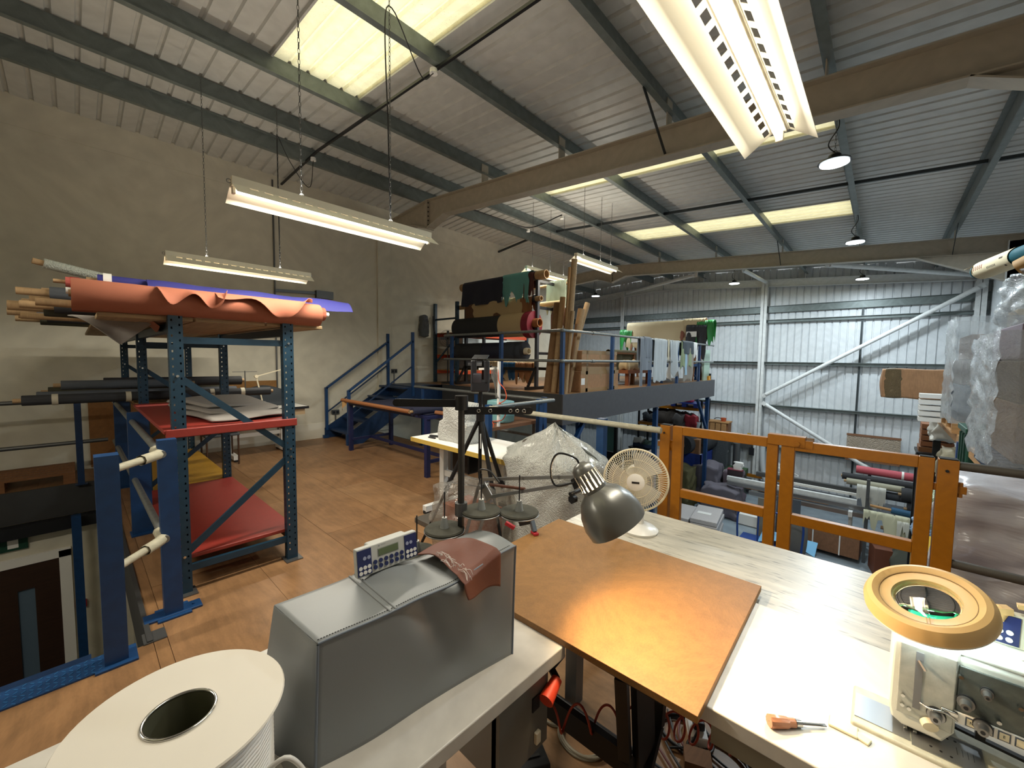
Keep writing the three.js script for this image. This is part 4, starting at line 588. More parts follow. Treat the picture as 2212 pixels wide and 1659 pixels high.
function carton(l, w, h, d, x, y, z, ry, o = {}) {        // cardboard box with tape
  const t = thing('cardboard_box', l, 'box', o.group || 'cardboard boxes'), T2 = new THREE.Matrix4().makeRotationY(ry).setPosition(x, y, z), put = g => g.applyMatrix4(T2);
  part('carton', [put(blob2(w, h, d))], o.m || P.card, t);
  if (o.tape !== false) { part('tape_strip', [put(bx(w * 1.003, 0.003, 0.06, 0, h + 0.0005, 0)), put(bx(0.003, h * 0.4, 0.06, w / 2 + 0.0005, h * 0.8, 0)), put(bx(0.003, h * 0.4, 0.06, -w / 2 - 0.0005, h * 0.8, 0))], P.tape, t); for (const s of [-1, 1]) part('tape_strip', [put(bx(0.003, h, 0.07, w / 2 + 0.001, h / 2, s * d * 0.36)), put(bx(0.003, 0.07, d, w / 2 + 0.001, h / 2 + s * h * 0.42, 0))], P.tape, t); }
  if (o.label) part('paper_label', [put(bx(0.002, o.label[1], o.label[0], w / 2 + 0.003, h * 0.5, d * (o.label[2] || 0.3)))], P.white, t);
  return t;
}
function blob2(w, h, d) { const g = flat(new RoundedBoxGeometry(w, h, d, 3, 0.012)); return g.translate(0, h / 2, 0); }
carton('long taped cardboard box at the bottom of the pair by the deck rail', 0.5, 0.385, 1.4, -4.25, DK, -6.88, 0, { group: 'cardboard boxes by the deck rail', label: [0.12, 0.12, 0.45] });
carton('long taped cardboard box on top of the pair by the deck rail', 0.48, 0.37, 1.34, -4.25, DK + 0.387, -6.86, 0.02, { group: 'cardboard boxes by the deck rail', m: M(0xb78d68, 0.8, { tex: T.card, rep: 2 }) });
{ // tables beyond the boxes
  const t = thing('deck_table', 'brown wooden table behind the taped boxes on the deck', 'table'); part('table_top', [span(-5.6, -4.5, 1.75, 1.79, -7.9, -9.4)], P.pineDark, t); for (const [x, z] of [[-5.55, -7.95], [-4.55, -7.95], [-5.55, -9.35], [-4.55, -9.35]]) part('leg', [span(x - 0.04, x + 0.04, DK, 1.75, z - 0.04, z + 0.04)], P.pineDark, t);
  solo('cloth_cover', 'olive cloth draped over the brown table on the deck', 'cloth', [drape('z', -8.2, -9.8, -4.6, 1.79, 0.06, 0.42, 0.4, C.olive, { seed: 41, wave: 0.03, jag: 0.05 })], M(0x4d4a35, 0.85, { bump: T.weave, bs: 0.0006, brep: 6 }));
  const b = thing('low_bench', 'reddish wooden low bench on the deck floor beyond the boxes', 'bench'); part('bench_top', [span(-5.0, -4.3, DK + 0.28, DK + 0.36, -8.6, -9.9)], M(0x8c5330, 0.6, { tex: T.wood, rep: 2 }), b); for (const z of [-8.7, -9.8]) part('leg', [span(-4.4, -4.32, DK, DK + 0.28, z - 0.04, z + 0.04)], M(0x7a4528, 0.6), b);
  solo('offcut_heap', 'tan and cream leather offcuts heaped on the low bench', 'offcuts', [blob(0.5, 0.22, 0.9, 12, p => { p.y += 0.05 * n3(p.x * 6, p.z * 5, 7); }).translate(-4.6, DK + 0.47, -9.1)], H.cream);
  const k = thing('cutting_bench', 'blue steel bench standing behind the hanging strips', 'bench'); part('bench_top', [span(-5.6, -4.15, DK + 0.42, DK + 0.5, -10.2, -13.2)], P.blue, k); for (const [x, z] of [[-4.25, -10.4], [-4.25, -13.0], [-5.5, -10.4], [-5.5, -13.0]]) part('leg', [span(x - 0.03, x + 0.03, DK, DK + 0.42, z - 0.03, z + 0.03)], P.blue, k); part('brace', [bar(V(-4.22, DK + 0.1, -12.9), V(-4.22, DK + 0.42, -12.3), 0.04, 0.04)], P.blue, k);
}
{ // pile of hides over a horse
  const t = thing('hide_horse', 'dark wooden trestle under the cream hides on the deck', 'trestle'); part('rail', [cyl(V(-6.5, 2.72, -12.95), V(-4.0, 2.74, -12.95), 0.07)], P.pineDark, t); for (const x of [-6.3, -4.2]) for (const s of [-1, 1]) part('leg', [bar(V(x, DK, -12.95 + s * 0.4), V(x, 2.7, -12.95), 0.06, 0.06)], P.pineDark, t);
  const hide = (l, g, m) => solo('leather_hide', l, 'hide', g, m, 'hides over the trestle');
  hide('broad cream hide laid over the trestle on the deck', [drape('x', -6.5, -4.28, -12.93, 2.78, 0.1, 0.8, 0.7, H.cream, { seed: 51, wave: 0.05, jag: 0.1, side: 0.05 })], M(0xc3b08b, 0.65));
  hide('cream hide edge curling over the brown hide on the trestle', [drape('x', -4.6, -3.98, -12.92, 2.8, 0.11, 0.34, 0.5, H.cream, { seed: 53, jag: 0.22, jf: 4 })], M(0xc3b08b, 0.65));
  hide('reddish brown hide under the cream one on the trestle', [drape('x', -4.75, -3.92, -12.93, 2.76, 0.09, 0.62, 0.5, H.tan, { seed: 57, jag: 0.2, wave: 0.06 })], M(0x7c4630, 0.55));
  hide('bright green hide folded at the end of the trestle', [drape('x', -4.2, -3.72, -12.9, 2.72, 0.12, 0.75, 0.6, H.green, { seed: 59, jag: 0.4, jf: 6, wave: 0.12 })], H.green);
  hide('bright green hide peeping out under the cream hide', [drape('x', -6.75, -6.3, -12.9, 2.55, 0.1, 0.8, 0.4, H.green, { seed: 61, jag: 0.45, jf: 5, wave: 0.08 })], H.green);
  hide('black hide hung behind the green hide on the trestle', [drape('x', -4.5, -3.9, -12.85, 2.6, 0.12, 0.95, 0.5, H.charcoal, { seed: 63, jag: 0.35, wave: 0.08 })], H.charcoal);
  solo('tag_card', 'white paper tag pinned on the brown hide', 'label', [bx(0.3, 0.16, 0.004, -4.33, 2.42, -12.72)], P.white); solo('tag_card', 'white paper tag pinned below the green hide corner', 'label', [bx(0.34, 0.2, 0.004, -6.1, 2.3, -12.7)], P.white);
  solo('glass_panel', 'pale green glass panel standing at the end of the deck rail', 'panel', [span(-4.05, -4.0, DK, 1.95, -12.95, -13.5)], M(0x9db3a2, 0.3));
  const bt = thing('battery_unit', 'small yellow and black unit at the deck end', 'tool'); part('body', [span(-4.15, -3.95, DK, DK + 0.13, -13.3, -13.5)], M(0xc98a1e, 0.5), bt); part('grip', [span(-4.05, -3.95, DK + 0.02, DK + 0.2, -13.46, -13.52)], P.black, bt);
}
{ // cloth strips over the pipe rail
  const st = (l, z0, z1, fr, bk, m, o) => solo('cloth_strip', l, 'cloth', [drape('z', z0, z1, DX - 0.02, DK + 1.075, o?.r || 0.032, fr, bk, m, { th: 0.005, seg: 14, ...o })], m, 'cloth strips on the deck rail');
  st('mid grey strip hung longest beside the blue post on the rail', -8.25, -8.42, 1.05, 0.5, H.midGrey, { seed: 71 }); st('folded mid grey cloth looped over the rail', -8.3, -8.84, 0.7, 0.65, H.midGrey, { seed: 73, wave: 0.03 }); st('narrow mid grey strip on top of the looped cloth', -8.45, -8.75, 0.42, 0.3, H.midGrey, { seed: 74, r: 0.042 });
  st('pale grey strip with slanted end hung over the rail', -8.98, -9.36, 1.0, 0.6, H.paleGrey, { seed: 75, jag: 0.06 }); st('second pale grey strip hung next to the slanted one', -9.37, -9.72, 0.98, 0.6, H.paleGrey, { seed: 76, jag: 0.03 }); st('narrow ragged cream strip on the rail', -9.75, -9.86, 0.5, 0.4, P.cream, { seed: 77, jag: 0.2, jf: 9 }); st('twisted pale grey hide with torn edge hung over the rail', -9.88, -10.5, 0.98, 0.6, H.paleGrey, { seed: 78, jag: 0.3, jf: 5, wave: 0.12 });
  st('dark slate cloth folded short over the rail', -10.72, -11.5, 0.3, 0.3, H.darkSlate, { seed: 80, r: 0.045 }); st('sage green cloth hung under the dark slate one', -10.65, -11.4, 0.72, 0.4, H.sage, { seed: 81, jag: 0.12 }); st('narrow sky blue strip hung over the sage green cloth', -10.9, -11.05, 0.86, 0.4, H.skyBlue, { seed: 82, r: 0.04 }); st('taupe cloth hung lowest beside the last blue post', -10.8, -11.6, 1.05, 0.3, H.taupeHide, { seed: 83, jag: 0.1 }); st('small white triangular offcut on the rail', -11.55, -11.85, 0.42, 0.3, P.white, { seed: 84, jag: 0.25, jf: 3 });
}
// ---------- tables round the camera ----------
const TY = 0.78;
const tableWhite = M(0xd6d1c8, 0.34, { tex: T.mottle, rep: 1.2 }), coverGrey = M(0x85898b, 0.4, { bump: T.grain, bs: 0.00012, brep: 8 });
const rot2 = (g, ry, x, y, z) => g.rotateY(ry).translate(x, y, z);
{ // table carrying the covered machine
  const t = thing('sewing_table', 'white sewing table carrying the grey covered machine and white cord spool', 'table');
  part('table_top', [rot2(bx(0.6, 0.04, 1.55, 0, 0, 0, 0, 0.004), -0.02, -0.96, TY - 0.02, -0.18)], tableWhite, t);
  part('control_box', [span(-0.97, -0.68, 0.5, 0.735, -0.9, -0.7, 0.004)], M(0x8a8984, 0.4, { metalness: 0.3 }), t);
  for (let i = 0; i < 5; i++) part('box_rib', [span(-0.96, -0.72, 0.53 + i * 0.03, 0.536 + i * 0.03, -0.905, -0.9)], P.steelDull, t);
  part('box_panel', [span(-0.7, -0.672, 0.5, 0.735, -0.902, -0.7)], M(0x6d6a63, 0.45), t); part('box_switch', [span(-0.672, -0.668, 0.63, 0.67, -0.86, -0.83)], P.black, t); part('box_connector', [span(-0.672, -0.66, 0.53, 0.565, -0.86, -0.84, 0.003)], P.cream, t);
  for (const z of [-0.75, 0.4]) { part('leg', [span(-1.05, -0.99, 0.05, TY - 0.04, z - 0.03, z + 0.03)], P.steelWhite, t); part('foot_bar', [span(-1.25, -0.72, 0.02, 0.07, z - 0.03, z + 0.03)], P.steelWhite, t); }
  part('stretcher', [span(-1.03, -1.0, 0.2, 0.26, -0.75, 0.4)], P.steelWhite, t); part('linkage_rod', [cyl(V(-0.86, 0.06, -0.98), V(-0.8, 0.72, -0.6), 0.005)], P.black, t);
}
{ // grey leatherette cover
  const Lz = [-0.31, -0.815]; const cor = (u, v, w) => {  // u along, v up, w front to back
    const fl = V(-0.811, TY, -0.3), fr = V(-0.735, TY, -0.812), bl = V(-1.0, TY, -0.25), br = V(-0.945, TY, -0.86), tfl = V(-0.813, 1.038, -0.312), tfr = V(-0.733, 1.094, -0.818), tbl = V(-1.0, 1.045, -0.29), tbr = V(-0.915, 1.075, -0.84);
    const f = fl.clone().lerp(fr, u).lerp(tfl.clone().lerp(tfr, u), v), b = bl.clone().lerp(br, u).lerp(tbl.clone().lerp(tbr, u), v); return f.lerp(b, w); };
  const gs = (x, c, s) => Math.exp(-((x - c) ** 2) / (2 * s * s));
  const sag = (u, v, w) => { const p = cor(u, v, w); if (v > 0.999) { p.y += -0.018 * gs(u, 0.62, 0.12) - 0.012 * gs(u, 0.3, 0.15) * (1 - w) + 0.014 * gs(u, 0.45, 0.08) * w + 0.012 * gs(u, 0.98, 0.1) * Math.sin(w * 3.1) ; }
    else { p.y += v * (-0.018 * gs(u, 0.62, 0.12) - 0.012 * gs(u, 0.3, 0.15)) * (1 - w); if (w < 0.001) { const d = u - 0.47 - (1 - v) * 0.22; p.x += -0.03 * v * gs(d, 0, 0.06) + 0.022 * gs(d, 0.12, 0.07) * v + 0.012 * gs(u, 0.2, 0.15) * (1 - v) - 0.012 * gs(u, 0.75, 0.12) * gs(v, 0.6, 0.3) ; } } return p; };
  const t = thing('machine_cover', 'large grey leatherette cover over the sewing machine on the white table', 'cover');
  part('front_panel', [sheet(46, 26, (u, v) => sag(u, v, 0), 0.004)], coverGrey, t); part('top_panel', [sheet(46, 16, (u, v) => sag(u, 1, v), 0.004)], coverGrey, t); part('back_panel', [sheet(30, 14, (u, v) => sag(u, v, 1), 0.004)], coverGrey, t);
  part('side_panel', [sheet(14, 20, (u, v) => { const p = sag(0, v, u); p.z += 0.02 * Math.sin(u * 3.14) * (1 - 0.6 * v) - 0.012 * gs(u, 0.5, 0.2) * v; return p; }, 0.004)], coverGrey, t); part('side_panel', [sheet(14, 20, (u, v) => { const p = sag(1, v, u); p.z -= 0.015 * Math.sin(u * 3.14) * (1 - v); return p; }, 0.004)], coverGrey, t);
  const pipeM = M(0x6f7884, 0.45), line = (fn, n = 30, r = 0.0028) => tube(Array.from({ length: n }, (_, i) => fn(i / (n - 1))), r, n * 2, 6);
  part('edge_piping', [line(s => sag(s, 1, 0).add(V(0.002, 0.0015, 0)))], pipeM, t); part('edge_piping', [line(s => sag(0, s, 0).add(V(0.003, 0, 0.001)))], pipeM, t); part('edge_piping', [line(s => sag(1, s, 0).add(V(0.002, 0, -0.001)))], pipeM, t);
  part('top_seam', [line(s => sag(0.3, 1, s).add(V(0, 0.002, 0)), 16, 0.003)], coverGrey, t); part('top_seam', [line(s => sag(0.325, 1, s).add(V(0, 0.002, 0)), 16, 0.003)], coverGrey, t);
  const st = []; for (let i = 0; i < 90; i++) { const p = sag(0.01 + i * 0.0108, 1, 0.045).add(V(0, 0.003, 0)); st.push(bx(0.0012, 0.001, 0.0032, p.x, p.y, p.z, -0.15)); } part('stitching', st, P.rubber, t).userData.kind = 'stuff';
  // brown leather scrap over its edge
  const lp = (a, b) => { const u = 0.655 + 0.22 * a + 0.05 * (1 - b) * (a - 0.5), s = b * 1.55; let p; if (s < 1) p = sag(u, 1, 1 - s - 0.02).add(V(0, 0.011 + 0.012 * gs(s, 0.35, 0.2), 0)); else { p = sag(u, 1 - (s - 1) * 0.42 * (0.6 + 0.6 * a), 0).add(V(0.013 + 0.02 * (s - 1), 0.004, 0)); } p.y += 0.006 * Math.sin(a * 5 + b * 4); return p; };
  const l = thing('leather_scrap', 'brown leather scrap with loose stitched threads lying over the grey cover', 'leather'); part('scrap', [sheet(24, 34, (a, b) => lp(0.06 * Math.sin(b * 6) * (1 - a) + a * (0.72 + 0.28 * Math.sin(Math.min(1, b * 1.4) * 1.6)), b), 0.0025)], M(0x6e3a27, 0.5, { bump: T.grain, bs: 0.0008, brep: 14 }), l);
  const th = []; for (let i = 0; i < 26; i++) { const a = 0.04 + rnd() * 0.16, b = 0.25 + rnd() * 0.4, p = lp(a, b).add(V(0, 0.004, 0)), q = lp(a + rr(-0.08, 0.1), b + rr(-0.06, 0.15)).add(V(0, 0.006, 0)); th.push(tube([p, p.clone().lerp(q, 0.5).add(V(rr(-0.006, 0.006), rr(0.002, 0.012), rr(-0.006, 0.006))), q], 0.0006, 8, 4)); } part('threads', th, P.white, l).userData.kind = 'stuff';
}
{ // keypad panel
  const t = thing('control_panel', 'grey keypad panel with blue button fields standing behind the grey cover', 'control panel');
  const c = V(-0.93, 1.103, -0.54), nx = V(0.03, 0, -1).normalize(), ny = V(-0.12, 0.99, 0).addScaledVector(nx, 0.0036).normalize(), B = new THREE.Matrix4().makeBasis(nx, ny, new THREE.Vector3().crossVectors(nx, ny)).setPosition(c), S = 1.02, pt = (w, h, d, x, y, z, b = 0) => bx(w * S, h * S, d * S, x * S, y * S, z * S, 0, b).applyMatrix4(B);
  const bl = M(0x1f2a5c, 0.35), gp = M(0xc3c4bf, 0.4);
  part('body', [pt(0.168, 0.07, 0.018, 0, 0, -0.009, 0.003)], gp, t); part('back_housing', [pt(0.11, 0.05, 0.03, 0.01, 0.008, -0.03, 0.006)], gp, t);
  for (const s of [-1, 1]) part('button_field', [pt(0.036, 0.062, 0.002, s * 0.0645, 0, 0.0006)], bl, t); part('display', [pt(0.054, 0.016, 0.002, -0.0, 0.012, 0.0006)], M(0x5d6b4c, 0.25), t); part('display_frame', [pt(0.058, 0.02, 0.001, -0.0, 0.012, 0.0003)], M(0x8f928c, 0.4), t);
  const disc = (x, y, r, m, n = 'button') => part(n, [flat(new THREE.CylinderGeometry(r * S, r * S, 0.002 * S, 16)).rotateX(Math.PI / 2).translate(x * S, y * S, 0.0018 * S).applyMatrix4(B)], m, t);
  for (const s of [-1, 1]) { for (let i = 0; i < 3; i++) for (let j = 0; j < 2; j++) disc(s * 0.0645 - 0.011 + i * 0.011, -0.012 - j * 0.012, 0.0047, P.white); for (let i = 0; i < 2; i++) disc(s * 0.0645 + (s < 0 ? 0 : -0.011) + i * 0.011, 0.01, 0.0045, M(0x9aa0bb, 0.4)); }
  for (let i = 0; i < 6; i++) for (let j = 0; j < 2; j++) disc(-0.0375 + i * 0.0148, -0.008 - j * 0.013, 0.0053, bl);
  const cv = document.createElement('canvas'); cv.width = 256; cv.height = 48; const cx2 = cv.getContext('2d'); cx2.fillStyle = '#c3c4bf'; cx2.fillRect(0, 0, 256, 48); cx2.fillStyle = '#26304f'; cx2.font = 'bold 34px sans-serif'; cx2.fillText('QI', 10, 36); cx2.font = '15px sans-serif'; cx2.fillRect(66, 14, 110, 3); cx2.fillRect(66, 26, 90, 3);
  const ct = new THREE.CanvasTexture(cv); ct.colorSpace = THREE.SRGBColorSpace; const pg = flat(new THREE.PlaneGeometry(0.034 * S, 0.0064 * S)).translate(-0.012 * S, 0.0285 * S, 0.0004).applyMatrix4(B); part('printed_logo', [pg], new THREE.MeshStandardMaterial({ map: ct, roughness: 0.4 }), t, true);
  part('stalk', [bar(V(-0.985, 0.98, -0.57), V(-0.965, 1.1, -0.56), 0.03, 0.012)], gp, t); part('bracket', [bar(V(-1.02, 1.0, -0.64), V(-0.97, 1.08, -0.6), 0.012, 0.008), bar(V(-1.03, 0.78, -0.66), V(-1.02, 1.0, -0.64), 0.014, 0.01)], P.blackMetal, t);
}
{ // thread stand behind the cover
  const t = thing('thread_stand', 'dark steel thread stand with four round spool plates behind the grey cover', 'thread stand'), b = V(-0.975, TY, -0.825);
  part('pole', [cyl(b, V(-0.975, 1.49, -0.825), 0.0105)], M(0x3b3a38, 0.4, { metalness: 0.5 }), t); part('base_clamp', [span(-1.0, -0.95, TY, TY + 0.04, -0.85, -0.8, 0.004)], P.blackMetal, t); part('collar', [cyl(V(-0.975, 1.115, -0.825), V(-0.975, 1.155, -0.825), 0.02)], P.steelDull, t); part('top_cap', [cyl(V(-0.975, 1.455, -0.825), V(-0.975, 1.5, -0.825), 0.021)], P.blackMetal, t);
  const arm = (q) => { const p = V(-0.975, q.y, -0.825), d = q.clone().sub(p).normalize(); const holes = []; part('guide_arm', [bar(p, q, 0.004, 0.024, V(0, 1, 0)), cyl(q.clone().add(V(0.002, 0, 0.002)), q.clone().add(V(-0.002, 0, -0.002)), 0.012, 0.012, 16)], P.blackMetal, t); const n = V(d.z, 0, -d.x).multiplyScalar(-1); for (const f of [0.25, 0.42, 0.72, 0.82, 0.92]) { const c = p.clone().lerp(q, f); part('eyelet', [orient(ring(0.005, 0.0016, 12, 6).rotateX(Math.PI / 2), c.clone().addScaledVector(n, 0.003), c.clone().addScaledVector(n, 0.0031))], P.chrome, t); } };
  arm(V(-1.125, 1.475, -0.685)); arm(V(-0.83, 1.452, -0.985));
  const plate = (p) => { part('plate_arm', [bar(V(-0.975, p.y - 0.012, -0.825), V(p.x, p.y - 0.012, p.z), 0.016, 0.006)], P.steelDull, t); part('spool_plate', [creased(lathe([[0.001, -0.006], [0.06, -0.006], [0.064, 0.0], [0.06, 0.004], [0.001, 0.004]], 30)).translate(p.x, p.y, p.z)], M(0x4a493f, 0.9, { tex: T.grime, rep: 8 }), t); part('plate_rim', [ring(0.063, 0.002, 30, 6).rotateX(Math.PI / 2).translate(p.x, p.y - 0.006, p.z)], P.steel, t);
    part('cone_holder', [cyl(V(p.x, p.y + 0.004, p.z), V(p.x, p.y + 0.036, p.z), 0.014, 0.008, 12)], M(0x8d9190, 0.4), t); for (let i = 0; i < 6; i++) part('holder_fin', [bx(0.011, 0.0015, 0.006, 0.012, 0.036, 0).rotateZ(0.25).rotateY(i * 1.047).translate(p.x, p.y - 0.002, p.z)], P.white, t); part('spool_pin', [cyl(V(p.x, p.y + 0.03, p.z), V(p.x, p.y + 0.12, p.z), 0.0022, 0.0022, 8)], P.black, t); };
  plate(V(-1.0, 1.075, -0.778)); plate(V(-0.93, 1.128, -0.872)); plate(V(-0.84, 1.125, -0.955)); plate(V(-1.06, 1.0, -0.715));
}
{ // cord spool
  const t = thing('cord_spool', 'large white spool of piping cord with a metal hub standing on the white table', 'spool'), c = V(-0.86, TY, -0.1);
  const fl = M(0xe3dccf, 0.55);
  const flange = y => creased(lathe([[0.049, 0], [0.155, 0], [0.157, 0.003], [0.155, 0.006], [0.049, 0.006], [0.049, 0]], 64), 0.5).translate(c.x, y, c.z);
  part('flange', [flange(TY + 0.214)], fl, t); part('flange', [flange(TY)], fl, t); part('hub_rim', [ring(0.05, 0.0028, 48).rotateX(Math.PI / 2).translate(c.x, TY + 0.221, c.z)], P.chrome, t); part('hub', [creased(lathe([[0.0485, 0.0], [0.0485, 0.22], [0.05, 0.22], [0.05, 0]], 40)).translate(c.x, TY, c.z)], M(0x8f8f78, 0.28, { metalness: 0.7 }), t);
  const pts = []; for (let i = 0; i < 26 * 24; i++) { const a = i / 24 * 6.283, k = (i / (26 * 24)); pts.push(V(c.x + Math.cos(a) * 0.134, TY + 0.012 + 0.196 * k, c.z + Math.sin(a) * 0.134)); } part('wound_cord', [flat(new THREE.TubeGeometry(new THREE.CatmullRomCurve3(pts), 26 * 24, 0.0042, 6))], P.white, t); part('cord_core', [cyl(V(c.x, TY + 0.006, c.z), V(c.x, TY + 0.214, c.z), 0.132, 0.132, 40, true)], P.white, t);
  part('loose_cord', [tube([V(c.x + 0.09, TY + 0.1, c.z - 0.1), V(c.x + 0.11, TY + 0.12, c.z - 0.13), V(c.x + 0.1, TY + 0.03, c.z - 0.17), V(c.x + 0.07, TY + 0.006, c.z - 0.15)], 0.0042, 24)], P.white, t);
}
// ---------- long worn bench, fibreboard on a folding bench ----------
{
  const t = thing('long_bench', 'long bench with scuffed pale grey top between the tables and the gates', 'bench'); part('bench_top', [span(-1.2, 1.7, 0.72, 0.76, -1.46, -2.18, 0.003)], M(0xd6d2c8, 0.3, { tex: T.worn, rep: 0.9, clearcoat: 0.25, clearcoatRoughness: 0.35 }), t); part('edge_strip', [span(-1.2, 1.7, 0.718, 0.757, -2.18, -2.186)], P.pine, t);
  for (const x of [-1.0, 0.4, 1.6]) for (const z of [-1.55, -2.1]) part('leg', [span(x - 0.03, x + 0.03, 0, 0.72, z - 0.03, z + 0.03)], P.steelDull, t);
  const m = thing('fibreboard', 'brown fibreboard sheet lit by the desk lamp resting across the benches', 'board'); part('board', [rot2(bx(0.9, 0.02, 0.73, 0, 0, 0, 0, 0.0015), 0.018, -0.728, 0.79, -1.3)], M(0x9d7442, 0.55, { tex: T.mdf, rep: 1.6, bump: T.grain, bs: 0.0002, brep: 4 }), m);
  const w = thing('folding_workbench', 'black steel folding workbench holding up the fibreboard', 'workbench');
  part('jaw', [span(-1.12, -0.38, 0.725, 0.778, -1.0, -1.12)], P.black, w); part('jaw', [span(-1.12, -0.38, 0.725, 0.778, -1.3, -1.42)], P.black, w);
  for (const x of [-1.05, -0.5]) { part('leg', [bar(V(x, 0.72, -1.02), V(x - 0.02, 0.4, -1.1), 0.035, 0.03), bar(V(x - 0.02, 0.4, -1.1), V(x, 0.0, -1.5), 0.035, 0.03)], P.blackMetal, w); part('leg', [bar(V(x, 0.72, -1.35), V(x, 0.38, -1.3), 0.035, 0.03), bar(V(x, 0.38, -1.3), V(x, 0.0, -0.98), 0.035, 0.03)], P.blackMetal, w); part('side_plate', [bar(V(x, 0.72, -1.15), V(x, 0.34, -1.2), 0.02, 0.12)], P.blackMetal, w); }
  part('foot_board', [bar(V(-1.05, 0.42, -1.07), V(-0.5, 0.3, -1.18), 0.025, 0.08, V(0, 1, 0))], P.blackMetal, w); part('cross_tube', [cyl(V(-1.05, 0.06, -1.45), V(-0.5, 0.06, -1.45), 0.014)], P.blackMetal, w);
  part('crank_handle', [cyl(V(-0.7, 0.705, -0.99), V(-0.7, 0.68, -0.9), 0.006), cyl(V(-0.66, 0.675, -0.93), V(-0.65, 0.655, -0.865), 0.016, 0.022, 18)], M(0xd6452a, 0.5), w); part('crank_arm', [cyl(V(-0.7, 0.7, -1.0), V(-0.7, 0.69, -0.94), 0.02), bar(V(-0.7, 0.69, -0.945), V(-0.66, 0.675, -0.93), 0.02, 0.008)], P.black, w);
  const cl = thing('quick_clamp', 'black and red quick clamp gripping the fibreboard edge', 'clamp'); const cb = onY(1155, 1150, 0.81); part('pad', [rot2(bx(0.04, 0.012, 0.025, 0, 0, 0, 0, 0.003), -0.4, cb.x, 0.807, cb.z)], M(0xb4232f, 0.5), cl); part('jaw', [bar(cb.clone().add(V(0, 0.003, 0)), cb.clone().add(V(-0.05, 0.075, -0.02)), 0.018, 0.022)], M(0x55606c, 0.4), cl); part('body', [bar(cb.clone().add(V(-0.04, 0.065, -0.015)), cb.clone().add(V(-0.1, 0.04, 0.0)), 0.03, 0.07)], P.black, cl); part('trigger', [bar(cb.clone().add(V(-0.1, 0.0, 0.03)), cb.clone().add(V(-0.14, 0.02, 0.05)), 0.016, 0.016)], M(0xb4232f, 0.5), cl); part('button', [cyl(cb.clone().add(V(-0.068, 0.065, 0.0)), cb.clone().add(V(-0.06, 0.06, 0.012)), 0.009)], M(0xb4232f, 0.5), cl); part('bar', [bar(cb.clone().add(V(-0.06, 0.03, -0.05)), cb.clone().add(V(-0.16, 0.07, 0.06)), 0.006, 0.016)], P.steel, cl);
}
